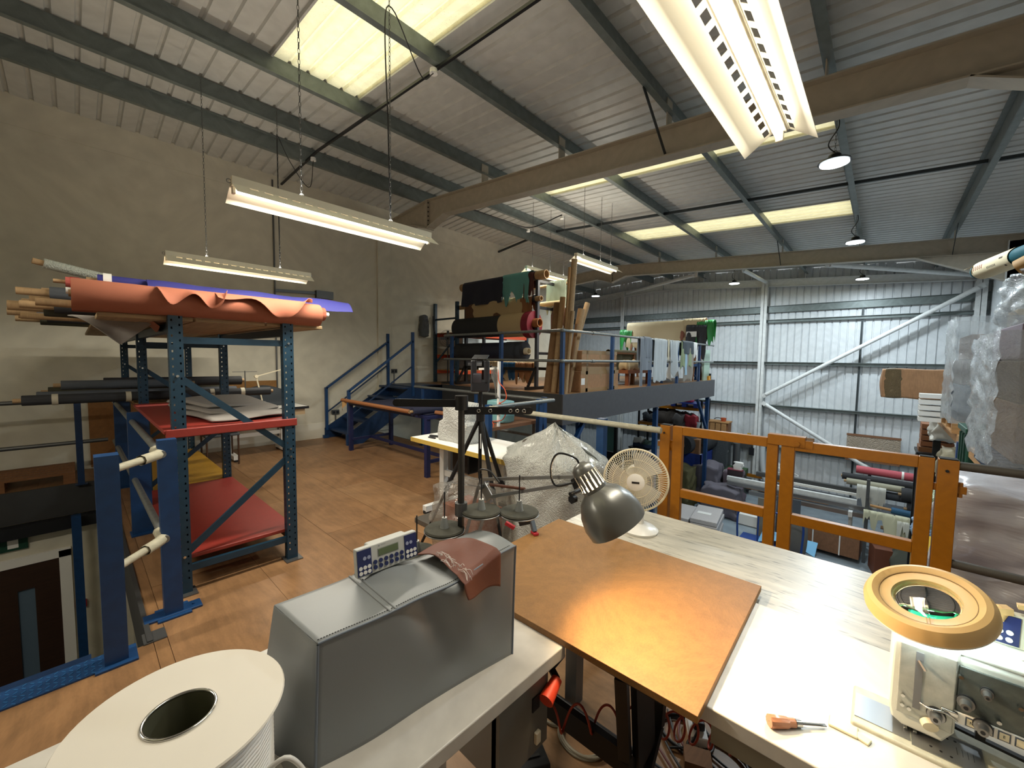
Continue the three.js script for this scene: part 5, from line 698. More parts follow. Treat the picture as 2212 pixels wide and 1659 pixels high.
{ // desk lamp
  const t = thing('desk_lamp', 'grey jointed desk lamp shining on the brown fibreboard', 'lamp'), top = onY(1250, 1000, 1.32), dir = V(0.12, -0.2, -0.06).normalize();
  const ax = (s) => top.clone().addScaledVector(dir, s), shadeM = M(0x7d7d79, 0.32, { metalness: 0.55, side: THREE.DoubleSide });
  const holed = []; const cap = lathe([[0.001, 0.0], [0.018, 0.003], [0.03, 0.014], [0.034, 0.03]], 36), neck = []; for (let i = 0; i < 16; i++) { const a0 = i / 16 * 6.283; neck.push(lathe([[0.0345, 0.03], [0.0365, 0.078]], 3, a0, 6.283 / 16 * 0.62)); }
  const put = g => orient(g.translate(0, 0, 0), ax(0), ax(0.0001), V(0, 1, 0)).translate(0, 0, 0);
  part('cap', [put(cap)], shadeM, t); for (const g of neck) holed.push(put(g)); part('vent_collar', [...holed], shadeM, t).userData.kind = 'stuff';
  part('shade', [put(creased(lathe([[0.0365, 0.078], [0.037, 0.088], [0.044, 0.094], [0.062, 0.108], [0.08, 0.14], [0.088, 0.175], [0.086, 0.205], [0.084, 0.205], [0.0855, 0.175], [0.078, 0.142], [0.06, 0.111], [0.043, 0.097], [0.035, 0.09]], 48), 0.5))], shadeM, t);
  part('bulb', [put(flat(new THREE.SphereGeometry(0.026, 18, 14)).translate(0, 0.125, 0))], new THREE.MeshStandardMaterial({ color: 0xffffff, emissive: new THREE.Color().setRGB(1, 0.72, 0.4), emissiveIntensity: 9 }), t); part('bulb_stem', [put(flat(new THREE.CylinderGeometry(0.013, 0.013, 0.05, 14)).translate(0, 0.08, 0))], P.white, t);
  const li = new THREE.PointLight(new THREE.Color().setRGB(1, 0.72, 0.42), 1.15, 0, 2); li.position.copy(ax(0.125)); li.castShadow = true; li.shadow.radius = 1; scene.add(li);
  const J = top.clone().add(V(-0.03, -0.075, -0.02)), E = V(-1.0, 1.175, -0.945), Bs = V(-1.05, TY, -0.86), up = V(0, 1, 0), off = V(0.0, 0.024, 0.0);
  part('upper_arm', [bar(J.clone().add(off), E.clone().add(off), 0.008, 0.01, up)], P.steel, t); part('upper_arm', [bar(J.clone().sub(V(0.02, 0.004, 0)), E.clone().add(V(0.03, -0.03, 0)), 0.008, 0.01, up)], P.steel, t); part('spring', [cyl(E.clone().add(V(0.03, 0.012, -0.004)), E.clone().lerp(J, 0.5).add(V(0, -0.012, 0)), 0.005)], M(0x6b3a25, 0.5), t);
  part('lower_arm', [bar(E.clone().add(V(-0.012, 0, 0.01)), Bs.clone().add(V(-0.012, 0.02, 0.01)), 0.008, 0.01)], P.steel, t); part('lower_arm', [bar(E.clone().add(V(0.022, -0.03, -0.012)), Bs.clone().add(V(0.02, 0.02, -0.01)), 0.008, 0.01)], P.steel, t); part('elbow_plate', [bar(E.clone().add(V(-0.015, 0.015, 0)), E.clone().add(V(0.035, -0.035, 0)), 0.004, 0.035), cyl(E.clone().add(V(0, 0, 0.02)), E.clone().add(V(0, 0, -0.02)), 0.008)], P.steel, t);
  part('head_bracket', [bar(J, ax(0.055).add(V(-0.03, -0.01, 0)), 0.008, 0.03), cyl(J.clone().add(V(0.01, -0.02, 0.03)), J.clone().add(V(0.01, -0.02, -0.02)), 0.006)], P.black, t); part('knob', [cyl(J.clone().add(V(0.015, -0.035, 0.03)), J.clone().add(V(0.015, -0.035, 0.015)), 0.013, 0.013, 6)], P.black, t);
  part('cable', [tube([ax(0.0), ax(-0.015), top.clone().add(V(-0.06, 0.02, 0.02)), top.clone().add(V(-0.085, -0.03, 0.02)), top.clone().add(V(-0.075, -0.08, 0.01)), J.clone().add(V(0.01, 0.01, 0.01))], 0.0032, 50), tube([E.clone().add(V(0.08, 0.03, 0)), E.clone().add(V(0.03, 0.06, 0)), E.clone().add(V(-0.02, 0.05, 0)), E.clone().add(V(-0.015, 0.01, 0))], 0.003, 30)], P.black, t); part('base', [cyl(V(Bs.x, TY, Bs.z), V(Bs.x, TY + 0.03, Bs.z), 0.02)], P.blackMetal, t);
}
{ // desk fan
  const t = thing('desk_fan', 'white round desk fan standing on the scuffed bench', 'fan'), b = V(-0.86, 0.76, -1.9), c = V(-0.88, 1.02, -1.88), n = V(0.42, 0.05, 0.9).normalize();
  part('base', [creased(lathe([[0.001, 0], [0.085, 0], [0.09, 0.012], [0.07, 0.028], [0.03, 0.04], [0.001, 0.042]], 36)).translate(b.x, b.y, b.z)], P.whiteGloss, t); part('stem', [cyl(V(b.x, b.y + 0.03, b.z), V(c.x - 0.01, c.y - 0.05, c.z - 0.05), 0.022, 0.02)], P.whiteGloss, t); part('motor', [cyl(c.clone().addScaledVector(n, -0.15), c.clone().addScaledVector(n, -0.05), 0.05, 0.055, 20)], P.whiteGloss, t);
  const P2 = g => orient(g, c.clone(), c.clone().addScaledVector(n, 0.0001), V(0, 1, 0)), wires = [], cg = P.cream;
  for (let i = 0; i < 80; i++) { const a = i / 80 * 6.283, f = (r, h, d) => V(Math.cos(a + d) * r, h, Math.sin(a + d) * r); wires.push(flat(new THREE.TubeGeometry(new THREE.CatmullRomCurve3([f(0.04, 0.052, 0), f(0.09, 0.05, 0.12), f(0.135, 0.038, 0.22), f(0.152, 0.012, 0.26), f(0.153, 0, 0.26)]), 10, 0.0011, 4))); wires.push(flat(new THREE.TubeGeometry(new THREE.CatmullRomCurve3([f(0.05, -0.045, 0), f(0.1, -0.042, -0.12), f(0.14, -0.03, -0.2), f(0.153, 0, -0.22)]), 8, 0.0011, 4))); }
  for (const [r, h] of [[0.075, 0.052], [0.11, 0.047]]) wires.push(ring(r, 0.0012, 40, 4).rotateX(Math.PI / 2).translate(0, h, 0)); part('wire_guard', [P2(mergeGeometries(wires))], cg, t).userData.kind = 'stuff'; part('guard_rim', [P2(ring(0.154, 0.005, 56, 8).rotateX(Math.PI / 2))], cg, t);
  part('hub_cap', [P2(creased(lathe([[0.001, 0.06], [0.03, 0.059], [0.042, 0.053], [0.043, 0.046], [0.001, 0.046]], 32)))], P.whiteGloss, t); part('name_badge', [P2(bx(0.036, 0.001, 0.01, 0, 0.0605, 0))], P.black, t);
  for (let i = 0; i < 3; i++) part('blade', [P2(sheet(8, 6, (u, v) => { const a = i * 2.094 + (u - 0.5) * 1.3, r = 0.03 + 0.105 * v; return V(Math.cos(a) * r, (u - 0.5) * 0.03, Math.sin(a) * r); }, 0.002))], M(0xd9d6cf, 0.3, { transmission: 0.4, thickness: 0 }), t);
}
// ---------- white table with the sewing machine under the magnifier ----------
{
  const t = thing('sewing_table', 'white sewing table carrying the bare machine and the screwdriver', 'table');
  part('table_top', [span(-0.3, 1.3, TY - 0.042, TY, -1.58, -1.012, 0.004)], tableWhite, t); part('drawer', [span(-0.27, -0.1, 0.66, 0.72, -1.05, -1.3)], M(0x7c7563, 0.6), t); part('frame_rail', [span(-0.27, 1.2, 0.7, 0.738, -1.06, -1.09)], P.blackMetal, t); part('frame_rail', [span(-0.27, 1.2, 0.655, 0.7, -1.07, -1.08)], M(0xa39a85, 0.5), t);
  for (const x of [-0.1, 1.1]) { part('leg', [span(x - 0.03, x + 0.03, 0.05, TY - 0.04, -1.32, -1.26)], P.steelWhite, t); part('foot_bar', [span(x - 0.03, x + 0.03, 0.01, 0.06, -1.55, -1.03)], P.steelWhite, t); }
}
{
  const t = thing('sewing_machine', 'white industrial sewing machine with tension dials under the magnifier lamp', 'sewing machine'), body = M(0xd9dcd6, 0.3), face = M(0xb5b8b2, 0.34, { metalness: 0.35, tex: T.grime, rep: 6 }), dark = M(0x5f6562, 0.4, { metalness: 0.4, tex: T.grime, rep: 8 }), F = -1.248;
  // arm, head and pillar
  part('arm', [span(0.12, 0.62, 0.862, 1.004, F, F - 0.13, 0.012)], body, t); part('head', [ext([[0.055, 0.835], [0.06, 0.812], [0.075, 0.803], [0.135, 0.803], [0.15, 0.83], [0.15, 1.002], [0.07, 1.002], [0.056, 0.99]], 0.13, 0.004).translate(0, 0, F - 0.132)], body, t); part('pillar', [span(0.46, 0.62, TY + 0.01, 0.9, F, F - 0.13, 0.01)], body, t); part('top_cover', [span(0.062, 0.62, 1.003, 1.012, F - 0.002, F - 0.128, 0.004)], body, t);
  part('oil_cap', [cyl(V(0.24, 1.012, F - 0.06), V(0.24, 1.015, F - 0.06), 0.012, 0.012, 20)], P.white, t); part('front_plate', [span(0.152, 0.6, 0.885, 0.985, F + 0.0, F + 0.006, 0.003)], dark, t); part('face_plate', [span(0.062, 0.15, 0.83, 0.995, F + 0.004, F + 0.01, 0.003)], face, t); part('lever_slot', [span(0.088, 0.1, 0.855, 0.985, F + 0.0095, F + 0.0115)], M(0x6a6c70, 0.5), t); part('take_up_lever', [bar(V(0.093, 0.968, F + 0.012), V(0.104, 0.952, F + 0.018), 0.005, 0.004)], P.chrome, t);
  const dial = (x, y, r) => { const c = V(x, y, F + 0.008), n = V(-0.1, 0.05, 1).normalize(); part('tension_dial', [cyl(c, c.clone().addScaledVector(n, 0.012), r, r, 24), cyl(c.clone().addScaledVector(n, 0.012), c.clone().addScaledVector(n, 0.03), r * 0.72, r * 0.6, 24)], P.steel, t); part('dial_spring', [cyl(c.clone().addScaledVector(n, 0.004), c.clone().addScaledVector(n, 0.008), r * 1.1, r * 1.1, 24)], P.black, t); part('dial_core', [cyl(c.clone().addScaledVector(n, 0.03), c.clone().addScaledVector(n, 0.031), r * 0.28, r * 0.28, 14)], P.black, t); };
  dial(0.165, 0.915, 0.013); dial(0.19, 0.878, 0.013); dial(0.192, 0.952, 0.009); dial(0.125, 0.862, 0.014); dial(0.27, 0.9, 0.012);
  part('thread_guide', [tube([V(0.1, 0.873, F + 0.012), V(0.115, 0.876, F + 0.024), V(0.135, 0.878, F + 0.02), V(0.155, 0.866, F + 0.012)], 0.0026, 24), span(0.13, 0.156, 0.874, 0.884, F + 0.008, F + 0.016, 0.002)], P.chrome, t); part('thread_guide', [tube([V(0.24, 0.93, F + 0.01), V(0.25, 0.91, F + 0.014), V(0.262, 0.88, F + 0.01), V(0.255, 0.9, F + 0.012)], 0.0012, 24)], P.chrome, t);
  for (const [x, y] of [[0.072, 0.853], [0.083, 0.85], [0.155, 0.965], [0.21, 0.9], [0.235, 0.945], [0.072, 0.875]]) part('screw', [boltGeo(V(x, y, F + 0.008), V(0, 0, 1), 0.004)], P.chrome, t);
  part('knee_lifter_button', [cyl(V(0.115, 0.834, F + 0.008), V(0.118, 0.831, F + 0.018), 0.015, 0.013, 20)], P.cream, t);
  // key strip with printed signs
  part('key_strip', [span(0.14, 0.6, 0.86, 0.884, F + 0.001, F + 0.008, 0.002)], P.whiteGloss, t);
  const signs = ['N', 'IS', 'E', '', '', '', '', '', '']; signs.forEach((c, i) => { const x = 0.175 + i * 0.022, cv = document.createElement('canvas'); cv.width = cv.height = 48; const g = cv.getContext('2d'); g.fillStyle = '#d9cfb2'; g.fillRect(0, 0, 48, 48); g.fillStyle = '#3a3f3a'; g.font = 'bold 26px sans-serif'; g.textAlign = 'center'; if (c) g.fillText(c, 24, 33); const tx = new THREE.CanvasTexture(cv); tx.colorSpace = THREE.SRGBColorSpace; part('key_rim', [span(x - 0.0085, x + 0.0085, 0.8625, 0.8815, F + 0.008, F + 0.0092)], M(0x4c5664, 0.5), t); part('key', [flat(new THREE.PlaneGeometry(0.013, 0.015)).translate(x, 0.872, F + 0.0097)], new THREE.MeshStandardMaterial({ map: tx, roughness: 0.5 }), t, true); });
  // needle bar, foot, guide
  part('needle_bar', [cyl(V(0.083, 0.81, F - 0.015), V(0.083, 0.842, F - 0.015), 0.004), cyl(V(0.083, 0.79, F - 0.015), V(0.083, 0.81, F - 0.015), 0.0012)], P.chrome, t); part('presser_bar', [cyl(V(0.097, 0.8, F - 0.02), V(0.097, 0.84, F - 0.02), 0.004)], P.chrome, t); part('presser_foot', [span(0.077, 0.1, 0.7965, 0.806, F - 0.012, F - 0.03, 0.002), span(0.078, 0.084, 0.792, 0.797, F + 0.004, F - 0.03, 0.001), span(0.093, 0.099, 0.792, 0.797, F + 0.004, F - 0.03, 0.001)], P.chrome, t);
  part('edge_guide', [bar(V(0.135, 0.805, F - 0.07), V(0.29, 0.803, F - 0.05), 0.012, 0.006), span(0.19, 0.205, 0.805, 0.86, F - 0.06, F - 0.05), bx(0.02, 0.02, 0.01, 0.29, 0.803, F - 0.045)], P.black, t);
  // bed
  part('bed', [span(-0.012, 0.62, TY - 0.02, TY + 0.009, F + 0.055, F - 0.09, 0.006)], M(0xc9c6b2, 0.4, { tex: T.grime, rep: 5 }), t); part('slide_plate', [span(-0.006, 0.088, TY + 0.009, TY + 0.011, F + 0.032, F - 0.055)], P.steel, t); part('throat_plate', [span(0.09, 0.2, TY + 0.009, TY + 0.0112, F + 0.04, F - 0.045)], P.steel, t); for (let i = 0; i < 4; i++) part('gauge_mark', [span(0.16 + i * 0.008, 0.1607 + i * 0.008, TY + 0.0112, TY + 0.0116, F + 0.008, F - 0.014)], P.black, t); for (const [x, z] of [[0.12, 0.02], [0.135, 0.022], [0.15, 0.025], [0.148, -0.03], [0.16, -0.032]]) part('plate_hole', [cyl(V(x, TY + 0.0112, F + z), V(x, TY + 0.0117, F + z), 0.0025, 0.0025, 10)], P.black, t);
  const cl = thing('plastic_cover_plate', 'small rounded cream plastic plate lying against the machine bed', 'plate'); part('plate', [span(-0.05, 0.003, TY, TY + 0.006, -1.185, -1.15, 0.003)], M(0xd2cbaa, 0.3), cl); part('tongue', [rot2(bx(0.06, 0.005, 0.02, 0, 0, 0, 0, 0.002), -0.3, -0.005, TY + 0.003, -1.165)], M(0xd2cbaa, 0.3), cl);
}
{ // screwdriver
  const t = thing('screwdriver', 'short screwdriver with ribbed copper coloured handle lying on the white table', 'screwdriver'), a = V(-0.15, TY + 0.012, -1.055), b = V(-0.053, TY + 0.006, -1.14), l = (f) => a.clone().lerp(b, f); const hm = M(0xb87f5f, 0.25);
  const g = lathe([[0.001, 0], [0.0125, 0.0], [0.0135, 0.002], [0.0125, 0.026], [0.0115, 0.04], [0.0095, 0.045], [0.0095, 0.058], [0.001, 0.06]], 20); const p = g.attributes.position; for (let i = 0; i < p.count; i++) { const an = Math.atan2(p.getZ(i), p.getX(i)), k = p.getY(i) < 0.04 ? 1 + 0.035 * Math.cos(an * 10) : 1; p.setX(i, p.getX(i) * k); p.setZ(i, p.getZ(i) * k); } part('handle', [orient(creased(g.translate(0, -0.03, 0)), l(0), l(0.46), V(0, 1, 0))], hm, t); part('ferrule', [cyl(l(0.46), l(0.56), 0.0085, 0.008)], P.chrome, t); part('shank', [cyl(l(0.55), l(0.94), 0.0028), bar(l(0.9), l(1), 0.007, 0.002)], P.steelDull, t);
}
{ // magnifier lamp
  const t = thing('magnifier_lamp', 'cream ring magnifier lamp glowing above the sewing machine', 'lamp'), c = V(0.1, 1.085, -1.28), th = 0.39, ph = -0.52, n = V(Math.sin(th) * Math.sin(ph), Math.cos(th), Math.sin(th) * Math.cos(ph)), put = g => orient(g, c.clone(), c.clone().addScaledVector(n, 0.0001), V(0, 0, -1)); const cm = M(0xd9b57a, 0.42);
  part('ring_housing', [put(creased(lathe([[0.056, 0.004], [0.058, 0.009], [0.078, 0.011], [0.08, 0.014], [0.09, 0.02], [0.1, 0.016], [0.108, 0.002], [0.109, -0.012], [0.105, -0.018], [0.062, -0.018], [0.056, -0.006], [0.056, 0.004]], 72), 0.5))], cm, t); part('groove', [put(ring(0.0785, 0.001, 60, 5).rotateX(Math.PI / 2).translate(0, 0.0125, 0))], M(0x8d744c, 0.6), t); part('rivet_line', [put(bx(0.0012, 0.001, 0.02, 0, 0.0115, -0.067)), put(bx(0.0012, 0.001, 0.02, 0.005, 0.0115, -0.067))], M(0xb08f55, 0.6), t); part('brand_mark', [put(bx(0.006, 0.0006, 0.009, 0, 0, 0.0).rotateX(0.9).translate(-0.045, 0.0125, 0.0835))], P.black, t);
  part('lens', [put(lathe([[0.001, 0.009], [0.02, 0.0083], [0.04, 0.006], [0.055, 0.003], [0.055, -0.003], [0.04, -0.006], [0.02, -0.0083], [0.001, -0.009]], 48))], M(0xffffff, 0.02, { transmission: 1, thickness: 0.02, ior: 1.5, attenuationColor: new THREE.Color(0x9fe3d2), attenuationDistance: 0.06 }), t);
  part('lamp_ring', [put(ring(0.083, 0.009, 56, 8).rotateX(Math.PI / 2).translate(0, -0.017, 0))], new THREE.MeshStandardMaterial({ color: 0xffffff, emissive: new THREE.Color().setRGB(0.8, 1, 1), emissiveIntensity: 5 }), t); part('diffuser_rim', [put(ring(0.104, 0.003, 64, 6).rotateX(Math.PI / 2).translate(0, -0.018, 0))], M(0xf0efe6, 0.4), t);
  for (let i = 0; i < 6; i++) { const a = i * 1.047, u = new THREE.Vector3().crossVectors(n, V(1, 0, 0)).normalize(), w = new THREE.Vector3().crossVectors(n, u), q = c.clone().addScaledVector(u, Math.cos(a) * 0.083).addScaledVector(w, Math.sin(a) * 0.083).addScaledVector(n, -0.03); const l = new THREE.PointLight(new THREE.Color().setRGB(0.8, 1, 1), 0.008, 0, 2); l.position.copy(q); l.castShadow = true; l.shadow.radius = 0.5; scene.add(l); }
  const e = c.clone().add(V(0.11, 0.005, -0.06)); part('neck', [bar(c.clone().add(V(0.085, 0.0, -0.05)), e.clone().add(V(0.02, 0, -0.01)), 0.02, 0.014), cyl(e.clone().add(V(0.0, -0.02, 0)), e.clone().add(V(0.01, 0.0, -0.01)), 0.012)], cm, t); part('joint', [cyl(e.clone().add(V(0.06, 0.02, -0.03)), e.clone().add(V(0.06, 0.02, 0.0)), 0.014)], P.chrome, t); part('arm', [bar(e.clone().add(V(0.03, 0.012, -0.015)), e.clone().add(V(0.3, 0.06, -0.02)), 0.012, 0.01)], cm, t); part('arm', [bar(e.clone().add(V(0.06, -0.01, 0.0)), e.clone().add(V(0.3, 0.03, 0.0)), 0.012, 0.01)], cm, t); part('pivot', [cyl(e.clone().add(V(0.12, 0.01, 0.015)), e.clone().add(V(0.12, 0.01, -0.02)), 0.035, 0.035, 24)], M(0x5b5348, 0.5), t); part('power_cord', [tube([e.clone().add(V(0.08, -0.01, 0)), e.clone().add(V(0.08, -0.06, 0.02)), e.clone().add(V(0.06, -0.1, 0.03)), e.clone().add(V(0.05, -0.14, 0.04))], 0.004, 20)], P.white, t); part('base_pole', [cyl(V(0.5, TY, -1.45), V(0.5, 1.14, -1.36), 0.012)], cm, t);
}
{ // edge of a second keypad
  const t = thing('control_panel', 'blue and white keypad panel behind the bare sewing machine', 'control panel'), a = onY(2192, 1388, 1.0); part('body', [span(0.2, 0.36, 1.012, 1.085, -1.345, -1.365, 0.003)], M(0xcfccb8, 0.4), t); part('button_field', [span(0.205, 0.245, 1.017, 1.08, -1.344, -1.3425)], M(0x1f2a5c, 0.35), t); for (let i = 0; i < 2; i++) for (let j = 0; j < 2; j++) part('button', [cyl(V(0.217 + i * 0.014, 1.028 + j * 0.016, -1.3425), V(0.217 + i * 0.014, 1.028 + j * 0.016, -1.34), 0.0052)], P.white, t); part('stalk', [span(0.3, 0.33, 0.99, 1.012, -1.35, -1.36)], P.blackMetal, t);
}
// ---------- cables and pedals under the tables ----------
{
  const t = thing('foot_pedal', 'ribbed black rubber foot pedal under the white table', 'pedal'), pc = V(-1.05, 0.08, -1.13); part('plate', [bx(0.26, 0.02, 0.36, 0, 0, 0, 0, 0.005).rotateX(-0.15).rotateY(1.0).translate(pc.x, pc.y, pc.z)], P.rubber, t); for (let i = 0; i < 7; i++) part('rib', [bx(0.2, 0.006, 0.012, 0, 0.013, -0.14 + i * 0.046).rotateX(-0.15).rotateY(1.0).translate(pc.x, pc.y, pc.z)], P.black, t); part('base', [bx(0.2, 0.05, 0.25, 0, -0.05, 0).rotateY(1.0).translate(pc.x, pc.y, pc.z)], P.black, t);
  const coil = (l, m, cx, cz, r, n, rad, s) => { const pts = []; for (let i = 0; i <= n * 14; i++) { const a = i / 14 * 6.283, k = r * (1 + 0.14 * n3(s, i * 0.06, 0)); pts.push(V(cx + Math.cos(a) * k + 0.02 * n3(s + 1, i * 0.05, 1), rad + 0.004 * Math.abs(n3(s, i * 0.1, 5)) + rad * 1.4 * Math.floor(i / 14) * 0.6, cz + Math.sin(a) * k * 0.8)); } solo('cable_coil', l, 'cable', [flat(new THREE.TubeGeometry(new THREE.CatmullRomCurve3(pts), n * 28, rad, 6))], m, 'cable coils on the floor'); };
  coil('beige cable coiled on the floor beside the black pedal', M(0x8d8572, 0.6), -0.86, -1.4, 0.1, 3, 0.006, 3); coil('beige cable coil near the foot of the control box', M(0x8d8572, 0.6), -1.02, -1.42, 0.07, 2, 0.006, 8); coil('black cable coiled on the floor under the scuffed bench', P.black, -0.55, -1.72, 0.1, 4, 0.005, 13); coil('black cable coil under the white table', P.black, -0.4, -1.7, 0.12, 4, 0.005, 17); coil('grey cable loop under the white table', M(0x777a7c, 0.5), -0.3, -1.6, 0.1, 2, 0.005, 21);
  for (let i = 0; i < 6; i++) { const z = -1.5 - i * 0.05; solo('floor_cable', i % 3 ? 'black cable straggling over the floor under the tables' : 'dark red cable straggling over the floor under the tables', 'cable', [tube([V(-0.75 + 0.05 * i, 0.006, z - 0.2), V(-0.55, 0.012, z - 0.05 + 0.04 * Math.sin(i * 3)), V(-0.35, 0.008, z + 0.06), V(-0.1, 0.006, z + 0.05 * Math.cos(i)), V(0.2, 0.006, z)], 0.0045, 40)], i % 3 ? P.black : M(0x5c1f1c, 0.5), 'loose floor cables'); }
  const hp = [], A = onY(1188, 1550, 0.42), B2 = onY(1400, 1560, 0.36), C2 = onY(1520, 1585, 0.2), D2 = onY(1680, 1640, 0.12), ax = new THREE.CatmullRomCurve3([A, B2, C2, D2]); const N = 260; for (let i = 0; i <= N; i++) { const f = i / N, p = ax.getPoint(f), a = f * 6.283 * 10.5, tg = ax.getTangent(f), u = V(0, 1, 0).addScaledVector(tg, -tg.y).normalize(), w = new THREE.Vector3().crossVectors(tg, u); p.addScaledVector(u, Math.cos(a) * 0.045).addScaledVector(w, Math.sin(a) * 0.03); hp.push(p); }
  solo('spiral_hose', 'red brown spiral air hose sagging under the tables', 'hose', [flat(new THREE.TubeGeometry(new THREE.CatmullRomCurve3(hp), 520, 0.0042, 6))], M(0xa5371f, 0.45));
  const s = thing('extension_block', 'white socket block with black plug under the white table', 'socket'), sp = onY(1505, 1562, 0.06); part('block', [rot2(bx(0.07, 0.05, 0.13, 0, 0, 0, 0, 0.006), 0.5, sp.x, 0.027, sp.z)], P.white, s); part('plug', [rot2(bx(0.045, 0.035, 0.045, 0, 0, 0, 0, 0.008), 0.5, sp.x + 0.01, 0.072, sp.z + 0.01)], P.black, s); part('lead', [tube([V(sp.x + 0.02, 0.07, sp.z + 0.03), V(sp.x, 0.03, sp.z + 0.1), V(sp.x - 0.06, 0.01, sp.z + 0.14)], 0.005, 16)], P.black, s);
  solo('floor_carton', 'small brown carton piece on the floor by the socket block', 'box', [rot2(bx(0.1, 0.05, 0.08), 0.4, sp.x + 0.05, 0.027, sp.z + 0.14)], P.cardDark);
}
// ---------- tripod with scanner ----------
{
  const t = thing('tripod', 'black tripod with a square scanner head standing on the open floor', 'tripod'), a = V(-2.42, 1.14, -2.25), bk = P.blackMetal;
  const feet = [onY(905, 1185, 0), onY(1094, 1235, 0), onY(1128, 1185, 0)];
  for (const f of feet) { const k = a.clone().lerp(f, 0.52); part('leg', [cyl(a, k, 0.019, 0.017)], bk, t); part('leg_lock', [cyl(k.clone().lerp(a, 0.06), k.clone().lerp(f, 0.06), 0.023)], bk, t); part('leg', [cyl(k, f, 0.012)], bk, t); part('rubber_foot', [ball(0.016, f.x, 0.016, f.z)], bk, t); part('spreader', [bar(k.clone().lerp(a, 0.05), V(a.x, k.y + 0.0, a.z), 0.012, 0.006)], bk, t); }
  part('collar', [cyl(V(a.x, 1.1, a.z), V(a.x, 1.2, a.z), 0.035)], bk, t); part('centre_column', [cyl(V(a.x, 0.62, a.z), V(a.x, 1.36, a.z), 0.015)], bk, t); part('leg_print', [bx(0.003, 0.12, 0.008, 0, 0, 0).translate(a.x + 0.07, 0.95, a.z + 0.06)], P.white, t);
  const s = thing('laser_scanner', 'dark grey square scanner head with an open yoke on the tripod', 'scanner'), sc = M(0x2a2b31, 0.4), w = 0.15, ry = 0.75, q = (g) => g.rotateY(ry).translate(a.x - 0.005, 0, a.z); part('base_block', [q(bx(w, 0.1, 0.09, 0, 1.39, 0, 0, 0.015))], sc, s); part('yoke_arm', [q(bx(0.042, 0.2, 0.09, -0.054, 1.5, 0, 0, 0.012))], sc, s); part('yoke_arm', [q(bx(0.042, 0.2, 0.09, 0.054, 1.5, 0, 0, 0.012))], sc, s); part('mirror', [q(bx(0.06, 0.06, 0.05, 0, 1.5, 0).rotateX(0.2).translate(0, 0, 0.0))], M(0x686c7c, 0.15, { metalness: 0.8 }), s); part('phone_plate', [q(bx(0.13, 0.012, 0.075, 0, 0, 0, 0, 0.004).rotateX(0.45).rotateY(-0.3).translate(0.0, 1.625, 0))], P.black, s); part('plate_mount', [q(bx(0.05, 0.03, 0.05, 0, 1.605, 0))], P.black, s);
}
